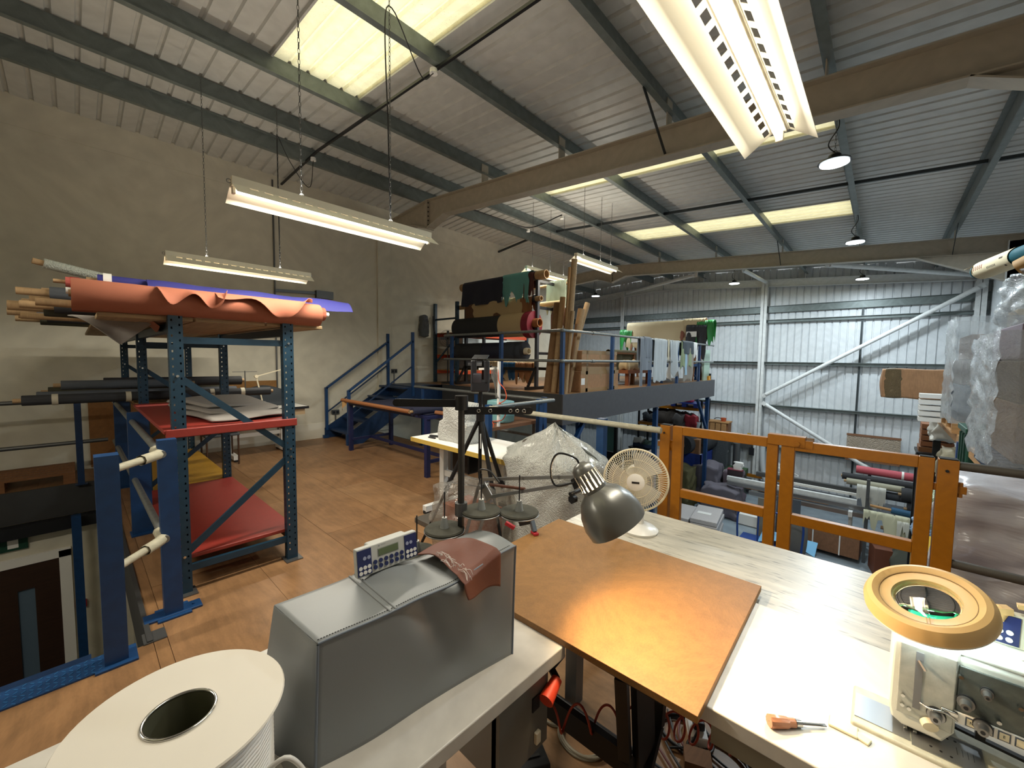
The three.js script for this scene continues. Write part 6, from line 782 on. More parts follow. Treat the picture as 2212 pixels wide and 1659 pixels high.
// ---------- tables by the rail ----------
{
  const t = thing('sewing_table', 'white sewing table with a yellow edge standing behind the tripod', 'table'); part('table_top', [span(-3.62, -2.25, 0.735, TY, -2.38, -2.95, 0.003)], P.white, t); part('edge_band', [span(-3.62, -2.25, 0.736, TY - 0.002, -2.378, -2.372)], M(0xc2a24b, 0.6), t); part('edge_band', [span(-3.627, -3.62, 0.736, TY - 0.002, -2.372, -2.95)], M(0xc2a24b, 0.6), t);
  for (const x of [-3.42, -2.5]) { part('leg', [span(x - 0.035, x + 0.035, 0.06, 0.735, -2.68, -2.62)], P.steelWhite, t); part('foot_bar', [span(x - 0.03, x + 0.03, 0.02, 0.08, -2.4, -2.95)], P.steelWhite, t); part('rubber_foot', [cyl(V(x, 0, -2.42), V(x, 0.03, -2.42), 0.03)], P.rubber, t); } part('stretcher', [span(-3.42, -2.5, 0.36, 0.42, -2.67, -2.63)], P.steelWhite, t); part('motor', [span(-3.1, -2.85, 0.5, 0.73, -2.5, -2.8, 0.02)], P.blackMetal, t); part('knee_drawer', [span(-2.75, -2.4, 0.5, 0.73, -2.55, -2.9)], M(0xbcb6a6, 0.5), t);
  solo('machine_cover', 'pale grey fabric cover over the machine on the yellow edged table', 'cover', [blob(0.42, 0.4, 0.26, 16, p => { if (p.y > 0) p.x *= 0.8; p.x += 0.015 * Math.sin(p.y * 16 + p.z * 8); p.z += 0.012 * Math.sin(p.x * 18 + p.y * 9); }).translate(-3.1, 0.972, -2.62)], M(0xb4b4b0, 0.6, { bump: T.crinkle, bs: 0.01, brep: 1.5 }));
  const k = thing('hand_tool', 'small black stapler lying on the yellow edged table', 'tool'); part('body', [rot2(bx(0.16, 0.018, 0.03, 0, 0, 0, 0, 0.004), 0.3, -3.42, TY + 0.01, -2.55)], P.black, k); part('jaw', [rot2(bx(0.1, 0.012, 0.02, 0, 0, 0, 0, 0.003), 0.1, -3.4, TY + 0.008, -2.48)], P.black, k);
  const n = thing('cutting_table', 'blue steel table topped with navy cloth near the foot of the deck stair', 'table'); part('table_frame', [span(-6.7, -4.4, 0.79, 0.83, -3.15, -3.95)], P.navySteel, n);
  for (const [x, z] of [[-6.66, -3.17], [-6.6, -3.9], [-4.45, -3.17], [-4.5, -3.9]]) part('leg', [span(x - 0.03, x + 0.03, 0, 0.79, z - 0.03, z + 0.03)], P.navySteel, n); for (const x of [-6.63, -4.47]) part('side_rail', [bar(V(x, 0.2, -3.17), V(x, 0.2, -3.9), 0.04, 0.04)], P.navySteel, n); part('stretcher', [bar(V(-6.63, 0.2, -3.53), V(-4.47, 0.2, -3.53), 0.04, 0.04)], P.navySteel, n);
  solo('navy_cloth', 'navy cloth spread flat over the blue steel table', 'cloth', [sheet(40, 20, (u, v) => V(-6.6 + 2.1 * u, 0.838 + 0.003 * n3(u * 8, v * 5, 1), -3.2 - 0.75 * v), 0.006)], C.navy);
  clothRoll('cloth_roll', 'rolled end of the navy cloth on the blue steel table', V(-4.62, 0.885, -3.05), V(-4.62, 0.885, -4.0), 0.055, C.navy, { core: 0.02, group: 'cloth roll on the steel table' });
  const w = thing('card_tube', 'brown card tube along the edge of the navy clothed table', 'tube'); part('tube', [pipe(V(-6.82, 0.865, -3.1), V(-4.75, 0.865, -3.1), 0.03, 0.024)], M(0x8f5a33, 0.6), w); const w2 = thing('card_tube', 'short brown card tube at the end of the navy clothed table', 'tube'); part('tube', [pipe(V(-4.5, 0.86, -3.35), V(-4.15, 0.86, -3.4), 0.028, 0.022)], M(0x8f5a33, 0.6), w2);
  solo('paper_scrap', 'folded brown paper hanging at the corner of the navy clothed table', 'paper', [sheet(8, 8, (u, v) => V(-6.8 + 0.12 * u, 0.84 - 0.16 * v * (1 - u * 0.8), -3.09 + 0.02 * Math.sin(u * 5)), 0.002)], M(0xb58d5c, 0.8));
  // machine table at the rail corner with air hoses
  const m = thing('machine_table', 'brown edged machine table at the rail corner with orange air hoses above', 'table'); part('table_top', [span(-3.15, -2.3, 0.77, 0.81, -3.0, -3.5)].slice(0, 0).concat([span(-4.1, -3.3, 0.77, 0.81, -3.2, -4.15)]), M(0x7a5136, 0.5), m); for (const [x, z] of [[-4.05, -3.25], [-3.35, -3.25], [-4.05, -4.1], [-3.35, -4.1]]) part('leg', [span(x - 0.025, x + 0.025, 0, 0.77, z - 0.025, z + 0.025)], P.steelDull, m);
  const pl = thing('hose_stand', 'white metal stand with bundled grey cables and orange air hoses', 'stand'), hx = -3.32, hz = -3.38; part('pole', [span(hx - 0.014, hx + 0.014, 0.81, 1.58, hz - 0.014, hz + 0.014)], P.white, pl); part('arm', [bar(V(hx, 1.5, hz), V(hx - 0.28, 1.485, hz + 0.06), 0.02, 0.025)], P.white, pl); part('arm', [bar(V(hx - 0.25, 0.97, hz + 0.1), V(hx + 0.05, 0.965, hz), 0.02, 0.02)], P.white, pl);
  const hose = (pts, r, mm) => part('hose', [tube(pts, r, 50, 6)], mm, pl); const orn = M(0xd3552e, 0.4); hose([V(hx, 1.56, hz), V(hx + 0.02, 1.35, hz + 0.02), V(hx + 0.1, 1.25, hz), V(hx + 0.12, 1.15, hz), V(hx + 0.02, 1.08, hz + 0.02)], 0.006, orn); hose([V(hx + 0.01, 1.1, hz), V(hx + 0.12, 1.0, hz), V(hx + 0.08, 0.9, hz + 0.02), V(hx - 0.08, 0.86, hz + 0.03), V(hx - 0.05, 0.83, hz)], 0.006, orn); hose([V(hx - 0.1, 0.9, hz + 0.05), V(hx - 0.02, 0.82, hz + 0.06), V(hx - 0.12, 0.7, hz + 0.08), V(hx - 0.2, 0.76, hz + 0.08), V(hx - 0.1, 0.84, hz + 0.08)], 0.006, orn);
  for (let i = 0; i < 7; i++) hose([V(hx - 0.1 + 0.012 * i, 1.52, hz + 0.02), V(hx - 0.09 + 0.014 * i, 1.4, hz + 0.03), V(hx - 0.04 + 0.004 * i, 1.3 - 0.02 * i, hz + 0.03), V(hx - 0.03 + 0.01 * i, 1.15, hz + 0.02)], 0.004, i % 2 ? P.steelDull : M(0x70716c, 0.6));
  solo('teal_machine', 'pale teal machine head on the brown edged table', 'machine', [blob(0.3, 0.28, 0.22, 10).translate(-3.55, 0.95, -3.65)], M(0x7fb4ba, 0.4)); const sp2 = thing('spool_plate', 'twin spool plate beside the pale teal machine', 'thread stand'); part('plate', [cyl(V(-3.62, 0.93, -3.3), V(-3.62, 0.94, -3.3), 0.08), cyl(V(-3.85, 0.93, -3.25), V(-3.85, 0.94, -3.25), 0.08)], P.steel, sp2); for (const x of [-3.62, -3.85]) part('pin', [cyl(V(x, 0.81, x < -3.7 ? -3.25 : -3.3), V(x, 1.0, x < -3.7 ? -3.25 : -3.3), 0.012)], P.white, sp2);
}
// ---------- film wrapped machine and bagged boxes ----------
{
  const t = thing('wrapped_machine', 'machine shrouded in crinkled clear plastic film beside the tripod', 'machine');
  const heap = s => sheet(54, 30, (u, v) => { const a = u * 6.283, h = v; let r = 0.5 - 0.06 * h + 0.06 * n3(Math.cos(a) * 1.5, Math.sin(a) * 1.5, h * 2 + s); if (h > 0.62) r *= Math.max(0.0, 1 - (h - 0.62) / 0.38); const y = h < 0.62 ? h / 0.62 * 0.82 : 0.82 + (h - 0.62) / 0.38 * 0.27 + 0.05 * Math.max(0, n3(Math.cos(a) * 2, Math.sin(a) * 2, 3 + s)) * (1 - h); const k = 1 + 0.05 * n3(a * 3, h * 9, 7 + s); return V(-1.93 + Math.cos(a) * r * 1.0 * k, y + 0.02 * n3(a * 5, h * 8, 2), -2.62 + Math.sin(a) * r * 0.68 * k); }, 0.002, true);
  part('film', [heap(0)], M(0xf0f1ec, 0.13, { transmission: 0.5, thickness: 0, bump: T.crinkle, bs: 0.014, brep: 2.6 }), t); part('machine_body', [span(-2.25, -1.65, 0.4, 0.78, -2.4, -2.85, 0.03), span(-2.2, -1.8, 0.78, 0.95, -2.5, -2.7, 0.04), span(-2.2, -2.1, 0, 0.4, -2.55, -2.7), span(-1.8, -1.7, 0, 0.4, -2.55, -2.7), span(-2.3, -1.6, 0.3, 0.42, -2.35, -2.9)], M(0x4e463d, 0.6), t);
  const b = thing('bagged_box', 'reddish brown box inside a loose clear plastic bag on the floor', 'box'); part('box', [span(-2.62, -2.2, 0.02, 0.42, -2.02, -2.3, 0.006)], M(0x8f4f38, 0.7), b); part('bag', [blob(0.56, 0.56, 0.42, 18, p => { p.x += 0.03 * n3(p.y * 7, p.z * 7, 1); p.z += 0.03 * n3(p.x * 7, p.y * 7, 5); p.y += 0.04 * n3(p.x * 5, p.z * 5, 9); }).translate(-2.42, 0.3, -2.16)], M(0xf2efe9, 0.2, { transmission: 0.85, thickness: 0, bump: T.crinkle, bs: 0.03, brep: 2.5 }), b);
  const c = thing('floor_tray', 'dark tray lying on the floor under the yellow edged table', 'tray'); part('tray', [span(-3.3, -2.75, 0.0, 0.05, -2.2, -2.6, 0.005)], M(0x544f48, 0.6), c);
}
// ---------- lower workshop floor ----------
{
  const slabM = M(0xc3bdbb, 0.35, { bump: T.crinkle, bs: 0.006, brep: 1.5 }), slab = (l, x, y, z, w, d, ry) => { const t = thing('wrapped_slab', l, 'parcel', 'wrapped slabs stacked on the lower floor'); part('slab', [rot2(bx(w, 0.115, d, 0, 0.0575, 0, 0, 0.02), ry, x, y, z)], slabM, t); return t; };
  for (let i = 0; i < 5; i++) slab(['lowest pale wrapped slab of the taller stack', 'second pale wrapped slab from the floor in the taller stack', 'middle pale wrapped slab of the taller stack', 'fourth pale wrapped slab from the floor in the taller stack', 'topmost pale wrapped slab of the taller stack with a white label'][i], -3.15 + 0.02 * (i % 2), GF + i * 0.122, -10.95, 0.62, 1.15, 0.12 + 0.02 * (i % 3));
  for (let i = 0; i < 4; i++) slab(['lowest pale wrapped slab of the lower stack', 'second pale wrapped slab from the floor in the lower stack', 'third pale wrapped slab from the floor in the lower stack', 'topmost pale wrapped slab of the lower stack'][i], -3.9 + 0.02 * i, GF + i * 0.125, -11.0, 0.7, 1.1, 0.08);
  solo('paper_label', 'white paper label lying on the topmost wrapped slab', 'label', [rot2(bx(0.32, 0.003, 0.16), 0.12, -3.2, GF + 0.607, -10.9)], P.white);
  const dust = M(0x625d66, 0.85, { bump: T.weave, bs: 0.0006, brep: 6 }), lump = (n, l, w, h, d, x, z, m, cat, s) => solo(n, l, cat, [blob(w, h, d, 16, p => { p.y += 0.06 * n3(p.x * 2.2, p.z * 2.2, s); p.x += 0.05 * n3(p.y * 3, p.z * 3, s + 4); if (p.y < -h * 0.25) { p.x *= 1.1; p.z *= 1.1; p.x += 0.03 * Math.sin(p.z * 16); p.z += 0.03 * Math.sin(p.x * 16); } }).translate(x, GF + h * 0.46, z)], m);
  lump('dust_sheet', 'dark grey dust sheet over a low machine on the lower floor', 1.0, 0.85, 0.9, -3.35, -13.0, dust, 'cover', 1); lump('dust_sheet', 'dark grey dust sheet over the taller machine beside the blue deck leg', 0.8, 1.25, 0.9, -4.1, -14.1, dust, 'cover', 5); lump('dust_sheet', 'mauve grey dust sheet over the object below the tissue box', 0.5, 1.1, 0.6, -3.35, -14.3, M(0x6b5d66, 0.85), 'cover', 8); lump('olive_cover', 'olive canvas cover over a machine before the blue bin', 1.1, 1.25, 0.8, -4.75, -13.0, M(0x4a4526, 0.8, { bump: T.weave, bs: 0.0006, brep: 6 }), 'cover', 12);
  const bn = thing('blue_bin', 'large blue steel bin holding black foam rolls under the deck', 'bin'); for (const [x0, x1, z0, z1] of [[-6.0, -4.2, -13.75, -13.72], [-6.0, -4.2, -14.9, -14.87], [-6.0, -5.97, -14.9, -13.72], [-4.23, -4.2, -14.9, -13.72]]) part('panel', [span(x0, x1, GF + 0.1, -1.45, z0, z1)], M(0x233a86, 0.5, { tex: T.grime }), bn); part('base', [span(-6, -4.2, GF + 0.05, GF + 0.12, -14.9, -13.72)], M(0x233a86, 0.5), bn); part('padding', [span(-5.95, -4.25, -1.6, -1.5, -14.85, -13.78)], M(0xd7d8dc, 0.5, { bump: T.crinkle, bs: 0.03 }), bn);
  const fr = thing('foam_roll', 'thick black foam roll lying on the blue bin', 'roll'); part('foam', [pipe(V(-4.75, -1.18, -13.55), V(-4.6, -1.16, -14.8), 0.3, 0.1, 32)], M(0x26272b, 0.85), fr); const fr2 = thing('foam_roll', 'second black foam roll behind the first on the blue bin', 'roll'); part('foam', [pipe(V(-4.4, -1.2, -14.1), V(-4.3, -1.15, -15.1), 0.27, 0.1, 28)], M(0x1e1f22, 0.85), fr2);
  const gb = thing('machine_bench', 'green topped machine bench against the gable wall', 'bench'); part('bench_top', [span(-4.75, -3.2, -2.18, -2.02, -14.85, -15.45)], M(0x3f5f3c, 0.5, { tex: T.grime }), gb); for (const x of [-4.7, -3.28]) part('leg', [span(x - 0.06, x + 0.06, GF, -2.18, -15.35, -14.95)], M(0x39413d, 0.5), gb); part('name_plate', [span(-3.95, -3.7, -2.15, -2.06, -14.85, -14.846)], P.white, gb); part('plate_orange', [span(-3.62, -3.48, -2.14, -2.07, -14.85, -14.846)], M(0xb08a55, 0.5), gb);
  const dc = thing('dust_collector', 'dark grey dust collector cabinet on the green bench', 'machine'); part('cabinet', [span(-4.55, -3.75, -2.02, -0.9, -14.9, -15.4, 0.01)], M(0x4a4f52, 0.5, { tex: T.grime, rep: 2 }), dc); part('filter_pipe', [cyl(V(-3.5, -2.02, -15.1), V(-3.5, -1.15, -15.1), 0.11, 0.11, 20)], P.steelDull, dc); part('handle', [span(-3.76, -3.745, -1.5, -1.42, -15.1, -15.0)], P.chrome, dc);
  const cr = thing('wood_crate', 'rough wooden crate on the dark dust collector', 'crate'); for (let i = 0; i < 4; i++) part('plank', [span(-4.5 + i * 0.18, -4.35 + i * 0.18, -0.9, -0.52, -14.93, -14.9)], P.pine, cr); part('box', [span(-4.5, -3.76, -0.9, -0.5, -14.94, -15.35)], P.pineDark, cr); part('lid', [span(-4.52, -3.74, -0.5, -0.46, -14.9, -15.38)], P.pine, cr);
  const pt = thing('clay_pot', 'small orange pot standing on the wooden crate', 'pot'); part('pot', [creased(lathe([[0.001, 0], [0.07, 0], [0.09, 0.12], [0.075, 0.12], [0.06, 0.02]], 20)).translate(-3.95, -0.46, -15.1)], M(0xb1512c, 0.5), pt); part('handle', [tube([V(-4.03, -0.36, -15.1), V(-4.15, -0.35, -15.08), V(-4.25, -0.4, -15.08)], 0.012, 12)], P.black, pt);
  const tb = thing('tissue_box', 'dark tissue box with a white tissue beside the aluminium profiles', 'box'); part('box', [rot2(bx(0.4, 0.18, 0.22, 0, 0, 0, 0, 0.01), 0.1, -3.1, -1.72, -13.35)], M(0x2b1b22, 0.5), tb); part('tissue', [blob(0.22, 0.26, 0.14, 8, p => { p.x += 0.05 * n3(p.y * 8, p.z * 8, 2); }).translate(-3.02, -1.52, -13.35)], P.white, tb); part('rim', [rot2(bx(0.41, 0.02, 0.23), 0.1, -3.1, -1.63, -13.35)], M(0x7d3040, 0.5), tb);
  const du = thing('flexible_duct', 'pair of pale flexible ducts hanging beside the tall gable column', 'duct'); for (const [x, e] of [[-2.78, 0.35], [-2.5, 0.05]]) part('duct', [tube([V(x, -0.9, -15.35), V(x, -1.5, -15.3), V(x + e * 0.3, -2.2, -15.25), V(x + e, -2.75, -15.2)], 0.08, 30, 12)], M(0xb7bbbd, 0.5), du);
  const sb = thing('switch_box', 'grey electrical box with yellow knob on the gable wall beside the column', 'electrical box'); part('box', [span(-3.55, -3.15, -1.35, -0.9, -15.5, -15.62)], P.steelDull, sb); part('knob', [span(-3.3, -3.2, -0.9, -0.84, -15.52, -15.6)], M(0xd1a21c, 0.5), sb); part('dark_box', [span(-3.2, -3.05, -1.55, -1.3, -15.4, -15.55)], P.black, sb);
  const pr = (l, y, z, r, x0, x1, m) => solo('aluminium_profile', l, 'profile', [span(x0, x1, y - r, y + r, z - r, z + r)], m, 'aluminium profiles on the lower floor'); pr('broad white aluminium profile lying across the trestles', -1.86, -13.1, 0.06, -3.25, -0.3, P.steelWhite); pr('second white aluminium profile in front of the broad one', -1.95, -12.95, 0.05, -3.2, 0.0, P.steel); pr('thin bright profile lying above the others', -1.72, -13.3, 0.03, -1.9, 0.2, P.whiteGloss); pr('grey profile with black clips on the stacked profiles', -2.08, -12.8, 0.05, -2.6, 0.1, P.steel); pr('dull grey profile at the back of the stack', -1.7, -13.6, 0.06, -2.6, 0.2, P.steelDull);
  const ts = thing('trestle', 'white trestle frame under the aluminium profiles', 'trestle'); for (const x of [-2.1, -0.4]) { part('leg', [span(x - 0.03, x + 0.03, GF, -2.15, -12.9, -12.84), span(x - 0.03, x + 0.03, GF, -2.15, -13.6, -13.54)], P.steelWhite, ts); part('beam', [span(x - 0.04, x + 0.04, -2.15, -2.02, -12.7, -13.7)], P.steelWhite, ts); } part('box', [span(-2.75, -2.25, GF + 0.02, GF + 0.3, -12.4, -12.7)], P.white, ts);
  const wt = thing('wall_tube_rail', 'orange rail along the foot of the gable wall', 'rail'); part('rail', [span(-3.5, -1.0, GF + 0.62, GF + 0.72, -15.42, -15.5)], P.yellow, wt); part('rail', [span(-3.5, -1.0, GF + 0.2, GF + 0.28, -15.42, -15.5)], P.yellow, wt);
  carton('long flat carton bound with white straps on the lower floor', 1.6, 0.5, 0.75, -0.95, GF + 0.1, -12.2, -0.06, { tape: false, m: M(0x8f6548, 0.8, { tex: T.card, rep: 2 }), group: 'cartons on the lower floor' });
  for (let i = 0; i < 3; i++) solo('strap_band', 'white binding strap round the long flat carton', 'strap', [rot2(span(-0.012, 0.012, 0, 0.505, -0.381, 0.381), -0.06, -1.5 + i * 0.5, GF + 0.1, -12.22 + i * 0.03)], P.white, 'straps round the long carton');
  const tl = thing('platform_trolley', 'blue tubular platform trolley on the lower floor', 'trolley'), tm = M(0x1b3f86, 0.4); part('handle', [tube([V(-2.35, GF + 0.2, -10.6), V(-2.35, GF + 0.95, -10.6), V(-2.28, GF + 1.05, -10.6), V(-1.2, GF + 1.05, -10.75), V(-1.12, GF + 0.95, -10.77), V(-1.12, GF + 0.2, -10.77)], 0.022, 60)], tm, tl); for (const x of [-1.95, -1.5]) part('bar', [cyl(V(x, GF + 0.2, -10.67), V(x, GF + 1.05, -10.68), 0.016)], tm, tl); part('platform', [span(-2.4, -1.1, GF + 0.16, GF + 0.2, -10.6, -11.4)], tm, tl); for (const x of [-2.3, -1.2]) for (const z of [-10.7, -11.3]) part('wheel', [cyl(V(x - 0.02, GF + 0.08, z), V(x + 0.02, GF + 0.08, z), 0.08, 0.08, 18)], P.rubber, tl);
  solo('leaning_board', 'dark grey curved board leaning on the blue trolley', 'board', [sheet(6, 12, (u, v) => V(-1.45 + 0.35 * u + 0.06 * Math.sin(v * 3), GF + 0.02 + 0.98 * v, -10.95 - 0.25 * v + 0.08 * Math.sin(v * 3)), 0.03)], M(0x55534f, 0.7)); solo('leaning_board', 'brown grey board standing behind the blue trolley', 'board', [span(-2.15, -1.85, GF, GF + 1.1, -11.6, -11.64)], M(0x7b7468, 0.7)); solo('leaning_board', 'slate grey board standing between the boards behind the trolley', 'board', [span(-1.8, -1.3, GF, GF + 1.15, -11.9, -11.94)], C.slate); solo('foam_sheet', 'pale blue sheet lying folded behind the blue trolley', 'sheet', [sheet(10, 8, (u, v) => V(-2.0 + 1.1 * u, GF + 0.2 + 0.16 * Math.sin(u * 3.14) * (1 - v) + 0.12 * v, -11.0 - 0.6 * v), 0.02)], M(0x79b3d8, 0.6));
  const pb = thing('parcel_bale', 'bale wrapped in clear film and brown tape on flattened cartons', 'bale'); part('bale', [blob(1.1, 0.6, 0.8, 14, p => { p.y += 0.05 * n3(p.x * 3, p.z * 3, 3); }).translate(-0.35, GF + 0.5, -8.9)], M(0xb9b4ae, 0.22, { bump: T.crinkle, bs: 0.02, brep: 2 }), pb); for (const x of [-0.55, -0.2]) part('tape_band', [ring(0.4, 0.025, 30, 4).scale(1.0, 0.72, 0.6).rotateY(1.4).translate(x, GF + 0.5, -8.9)], M(0x7b5132, 0.3), pb); 
  for (let i = 0; i < 4; i++) solo('flat_carton', ['lowest flattened brown carton under the film bale', 'flattened brown carton just above the lowest one', 'flattened brown carton tilted under the film bale', 'topmost flattened brown carton under the film bale'][i], 'carton', [rot2(bx(1.3, 0.03, 0.8).rotateZ(-0.1 - 0.05 * i), 0.2 + 0.1 * i, -0.6 + 0.08 * i, GF + 0.12 + i * 0.06, -8.7 + 0.05 * i)], P.cardDark, 'flattened cartons');
  // rolls rack by the right wall
  const rollAt = (l, y, z, r, x0, x1, m, o = {}) => clothRoll('fabric_roll', l, V(x0, y, z), V(x1, y + (o.dy || 0), z + (o.dz || 0)), r, m, { group: 'fabric rolls on the lower rack', core: r * 0.4, ...o });
  rollAt('long salmon pink fabric roll topmost on the lower rack', -0.98, -12.9, 0.1, -0.35, 1.7, M(0xb5505a, 0.7), { dy: -0.02, band: [0.4], bandMat: P.white, core: 0 }); rollAt('dark grey fabric roll with a striped end under the pink roll', -1.16, -12.75, 0.09, -0.6, 1.6, C.dark, { e0: 0.02 }); rollAt('greenish beige fabric roll with open end under the pink roll', -1.22, -12.5, 0.08, -0.5, 0.5, M(0x9a9682, 0.7), {}); rollAt('black fabric roll thickest in the lower rack', -1.3, -12.4, 0.17, 0.45, 1.6, C.dark, { core: 0.03 }); rollAt('charcoal fabric roll in the middle of the lower rack', -1.42, -12.55, 0.1, 0.0, 1.6, M(0x3a3d42, 0.8)); rollAt('black fabric roll lowest at the wall end of the rack', -1.58, -12.3, 0.15, 0.55, 1.6, M(0x16171b, 0.8), { core: 0.03 }); rollAt('blue fabric roll with a wooden core sticking out', -1.62, -12.1, 0.075, 0.3, 1.5, M(0x24506f, 0.75), { e0: 0.35, core: 0.03, coreMat: P.pine, dy: -0.06 }); rollAt('pale grey fabric roll in front of the blue one', -1.86, -12.0, 0.09, 0.3, 1.5, M(0xa7aca3, 0.7), {}); rollAt('taupe fabric roll low in the rack', -2.05, -12.1, 0.1, 0.2, 1.5, C.taupe, {});
  solo('leather_hide', 'pale cream hide hanging below the blue fabric roll', 'hide', [drape('x', -0.15, 0.75, -11.9, -1.72, 0.06, 0.75, 0.2, H.cream, { seed: 91, jag: 0.5, jf: 4, wave: 0.08 })], M(0xc2c0a4, 0.65)); solo('leather_hide', 'white hide with notched edge hanging from the lower rack', 'hide', [drape('x', 0.4, 0.95, -11.85, -1.8, 0.05, 0.6, 0.2, H.cream, { seed: 95, jag: 0.45, jf: 5 })], M(0xc9c8bd, 0.65)); solo('leather_hide', 'pale grey hide under the beige roll on the lower rack', 'hide', [drape('x', -0.3, 0.2, -12.35, -1.3, 0.08, 0.42, 0.2, H.cream, { seed: 97, jag: 0.2 })], M(0xb9b7ae, 0.65));
  const rk = thing('roll_rack', 'steel rack carrying fabric rolls by the lower wall', 'rack'); for (const x of [-0.1, 1.3]) for (const z of [-12.0, -13.0]) part('post', [span(x - 0.03, x + 0.03, GF, -1.0, z - 0.03, z + 0.03)], P.steelDull, rk); for (const y of [-2.15, -1.75, -1.4]) for (const x of [-0.1, 1.3]) part('arm', [span(x - 0.02, x + 0.02, y - 0.03, y, -11.95, -13.05)], P.steelDull, rk);
  carton('red brown wooden case under the cream hide', 0.45, 0.6, 0.5, 0.25, GF, -11.7, 0.2, { tape: false, m: M(0x6b3a24, 0.6), group: 'cartons on the lower floor' });
  solo('sack', 'dark green grey sack standing under the white hide', 'sack', [blob(0.5, 0.85, 0.4, 10, p => { p.x += 0.04 * n3(p.y * 5, p.z * 5, 4); }).translate(0.6, GF + 0.42, -11.4)], M(0x5c5f55, 0.8));
  const wf = thing('framed_picture_board', 'brown framed panel wrapped in film leaning on the gable wall', 'panel'); part('panel', [bx(1.15, 0.75, 0.08, 0, 0, 0).rotateX(-0.1).translate(-0.1, -0.85, -15.42)], M(0x9f8f7c, 0.25, { bump: T.crinkle, bs: 0.02 }), wf); for (const s of [-1, 1]) part('edge_strip', [bx(1.17, 0.06, 0.1, 0, s * 0.36, 0).rotateX(-0.1).translate(-0.1, -0.85, -15.42)], M(0x7a5236, 0.5), wf);
  carton('small brown carton on the wall rail behind the yellow gate', 0.6, 0.42, 0.16, -1.75, -1.18, -15.48, 0, { tape: false, group: 'cartons on the wall rail' }); carton('flat white carton on the wall rail beside the brown one', 0.75, 0.12, 0.16, -1.0, -1.18, -15.48, 0, { tape: false, m: P.white, group: 'cartons on the wall rail' });
  const mc = thing('wire_basket', 'tangled white wire frames on the profile stack', 'wire frame'); part('wires', Array.from({ length: 6 }, (_, i) => ring(0.16 + 0.03 * i, 0.008, 24, 5).rotateY(i * 0.6).rotateX(0.3 * i).translate(-2.2 + 0.06 * i, -1.55, -13.7)), P.white, mc).userData.kind = 'stuff';
  // under the deck
  const sh = thing('shelf_rack', 'dark shelving under the deck holding bundles and a red cushion', 'rack'); for (const x of [-6.6, -4.4]) for (const z of [-14.2, -15.0]) part('post', [span(x - 0.03, x + 0.03, GF, 0.3, z - 0.03, z + 0.03)], P.blackMetal, sh); for (const y of [-0.68, 0.0]) { part('beam', [span(-6.6, -4.4, y - 0.08, y, -14.2, -14.16)], P.yellow, sh); part('shelf', [span(-6.6, -4.4, y, y + 0.03, -14.16, -15.02)], P.pineDark, sh); }
  const bd = (n, l, w, h, d, x, y, z, m, s) => solo(n, l, 'bundle', [blob(w, h, d, 10, p => { p.y += 0.08 * n3(p.x * 4, p.z * 4, s); p.x += 0.06 * n3(p.y * 5, p.z * 4, s + 2); }).translate(x, y, z)], m, 'bundles under the deck'); bd('bundle', 'brown fleece bundle on the shelf under the deck', 0.9, 0.5, 0.6, -5.6, -0.42, -14.5, M(0x4f463f, 0.9), 1); bd('bundle', 'dark wrapped bundle at the end of the shelf under the deck', 0.5, 0.34, 0.5, -6.2, -0.5, -14.45, M(0x34373c, 0.4, { bump: T.crinkle, bs: 0.02 }), 3); bd('bundle', 'grey fleece bundle beside the red cushion', 0.6, 0.42, 0.5, -5.05, -0.45, -14.4, M(0x5f5a58, 0.9), 6); bd('bundle', 'red cushion on the shelf under the deck', 0.4, 0.4, 0.3, -4.75, -0.45, -14.25, M(0x7d1622, 0.6), 8);
  const bk = thing('white_tub', 'white plastic tub on the shelf under the deck', 'tub'); part('tub', [creased(lathe([[0.001, 0], [0.14, 0], [0.17, 0.2], [0.15, 0.2], [0.12, 0.02]], 20)).translate(-4.5, -0.65, -14.3)], M(0xa9b3b5, 0.4), bk);
  const bp = thing('blue_pallet', 'blue plastic pallet on the upper shelf under the deck', 'pallet'); part('deck', [span(-5.4, -4.5, 0.14, 0.17, -14.1, -14.9)], M(0x1d2f70, 0.5), bp); for (let i = 0; i < 3; i++) part('block', [span(-5.4 + i * 0.38, -5.26 + i * 0.38, 0.03, 0.14, -14.1, -14.3)], M(0x1d2f70, 0.5), bp); solo('red_bag', 'red bag lying on the blue pallet', 'bag', [blob(0.5, 0.12, 0.3, 8).translate(-5.0, 0.24, -14.4)], M(0x8a1c38, 0.5));
  const fk = thing('lift_truck', 'black and teal pallet lift parked under the deck', 'truck'); part('mast', [span(-6.5, -6.42, GF, -0.35, -11.2, -11.3), span(-6.0, -5.92, GF, -0.35, -11.2, -11.3)], P.blackMetal, fk); part('body', [span(-6.6, -5.85, GF + 0.1, -1.3, -11.35, -11.9, 0.04)], P.blackMetal, fk); part('screen', [span(-6.4, -6.02, -1.25, -0.45, -11.3, -11.32)], M(0x7fa9a2, 0.2, { transmission: 0.6, thickness: 0 }), fk); part('side_print', [span(-5.86, -5.845, -1.9, -1.4, -11.5, -11.6)], P.white, fk); part('wheel', [cyl(V(-6.5, GF + 0.12, -11.5), V(-6.35, GF + 0.12, -11.5), 0.12), cyl(V(-6.1, GF + 0.12, -11.5), V(-5.95, GF + 0.12, -11.5), 0.12)], P.rubber, fk);
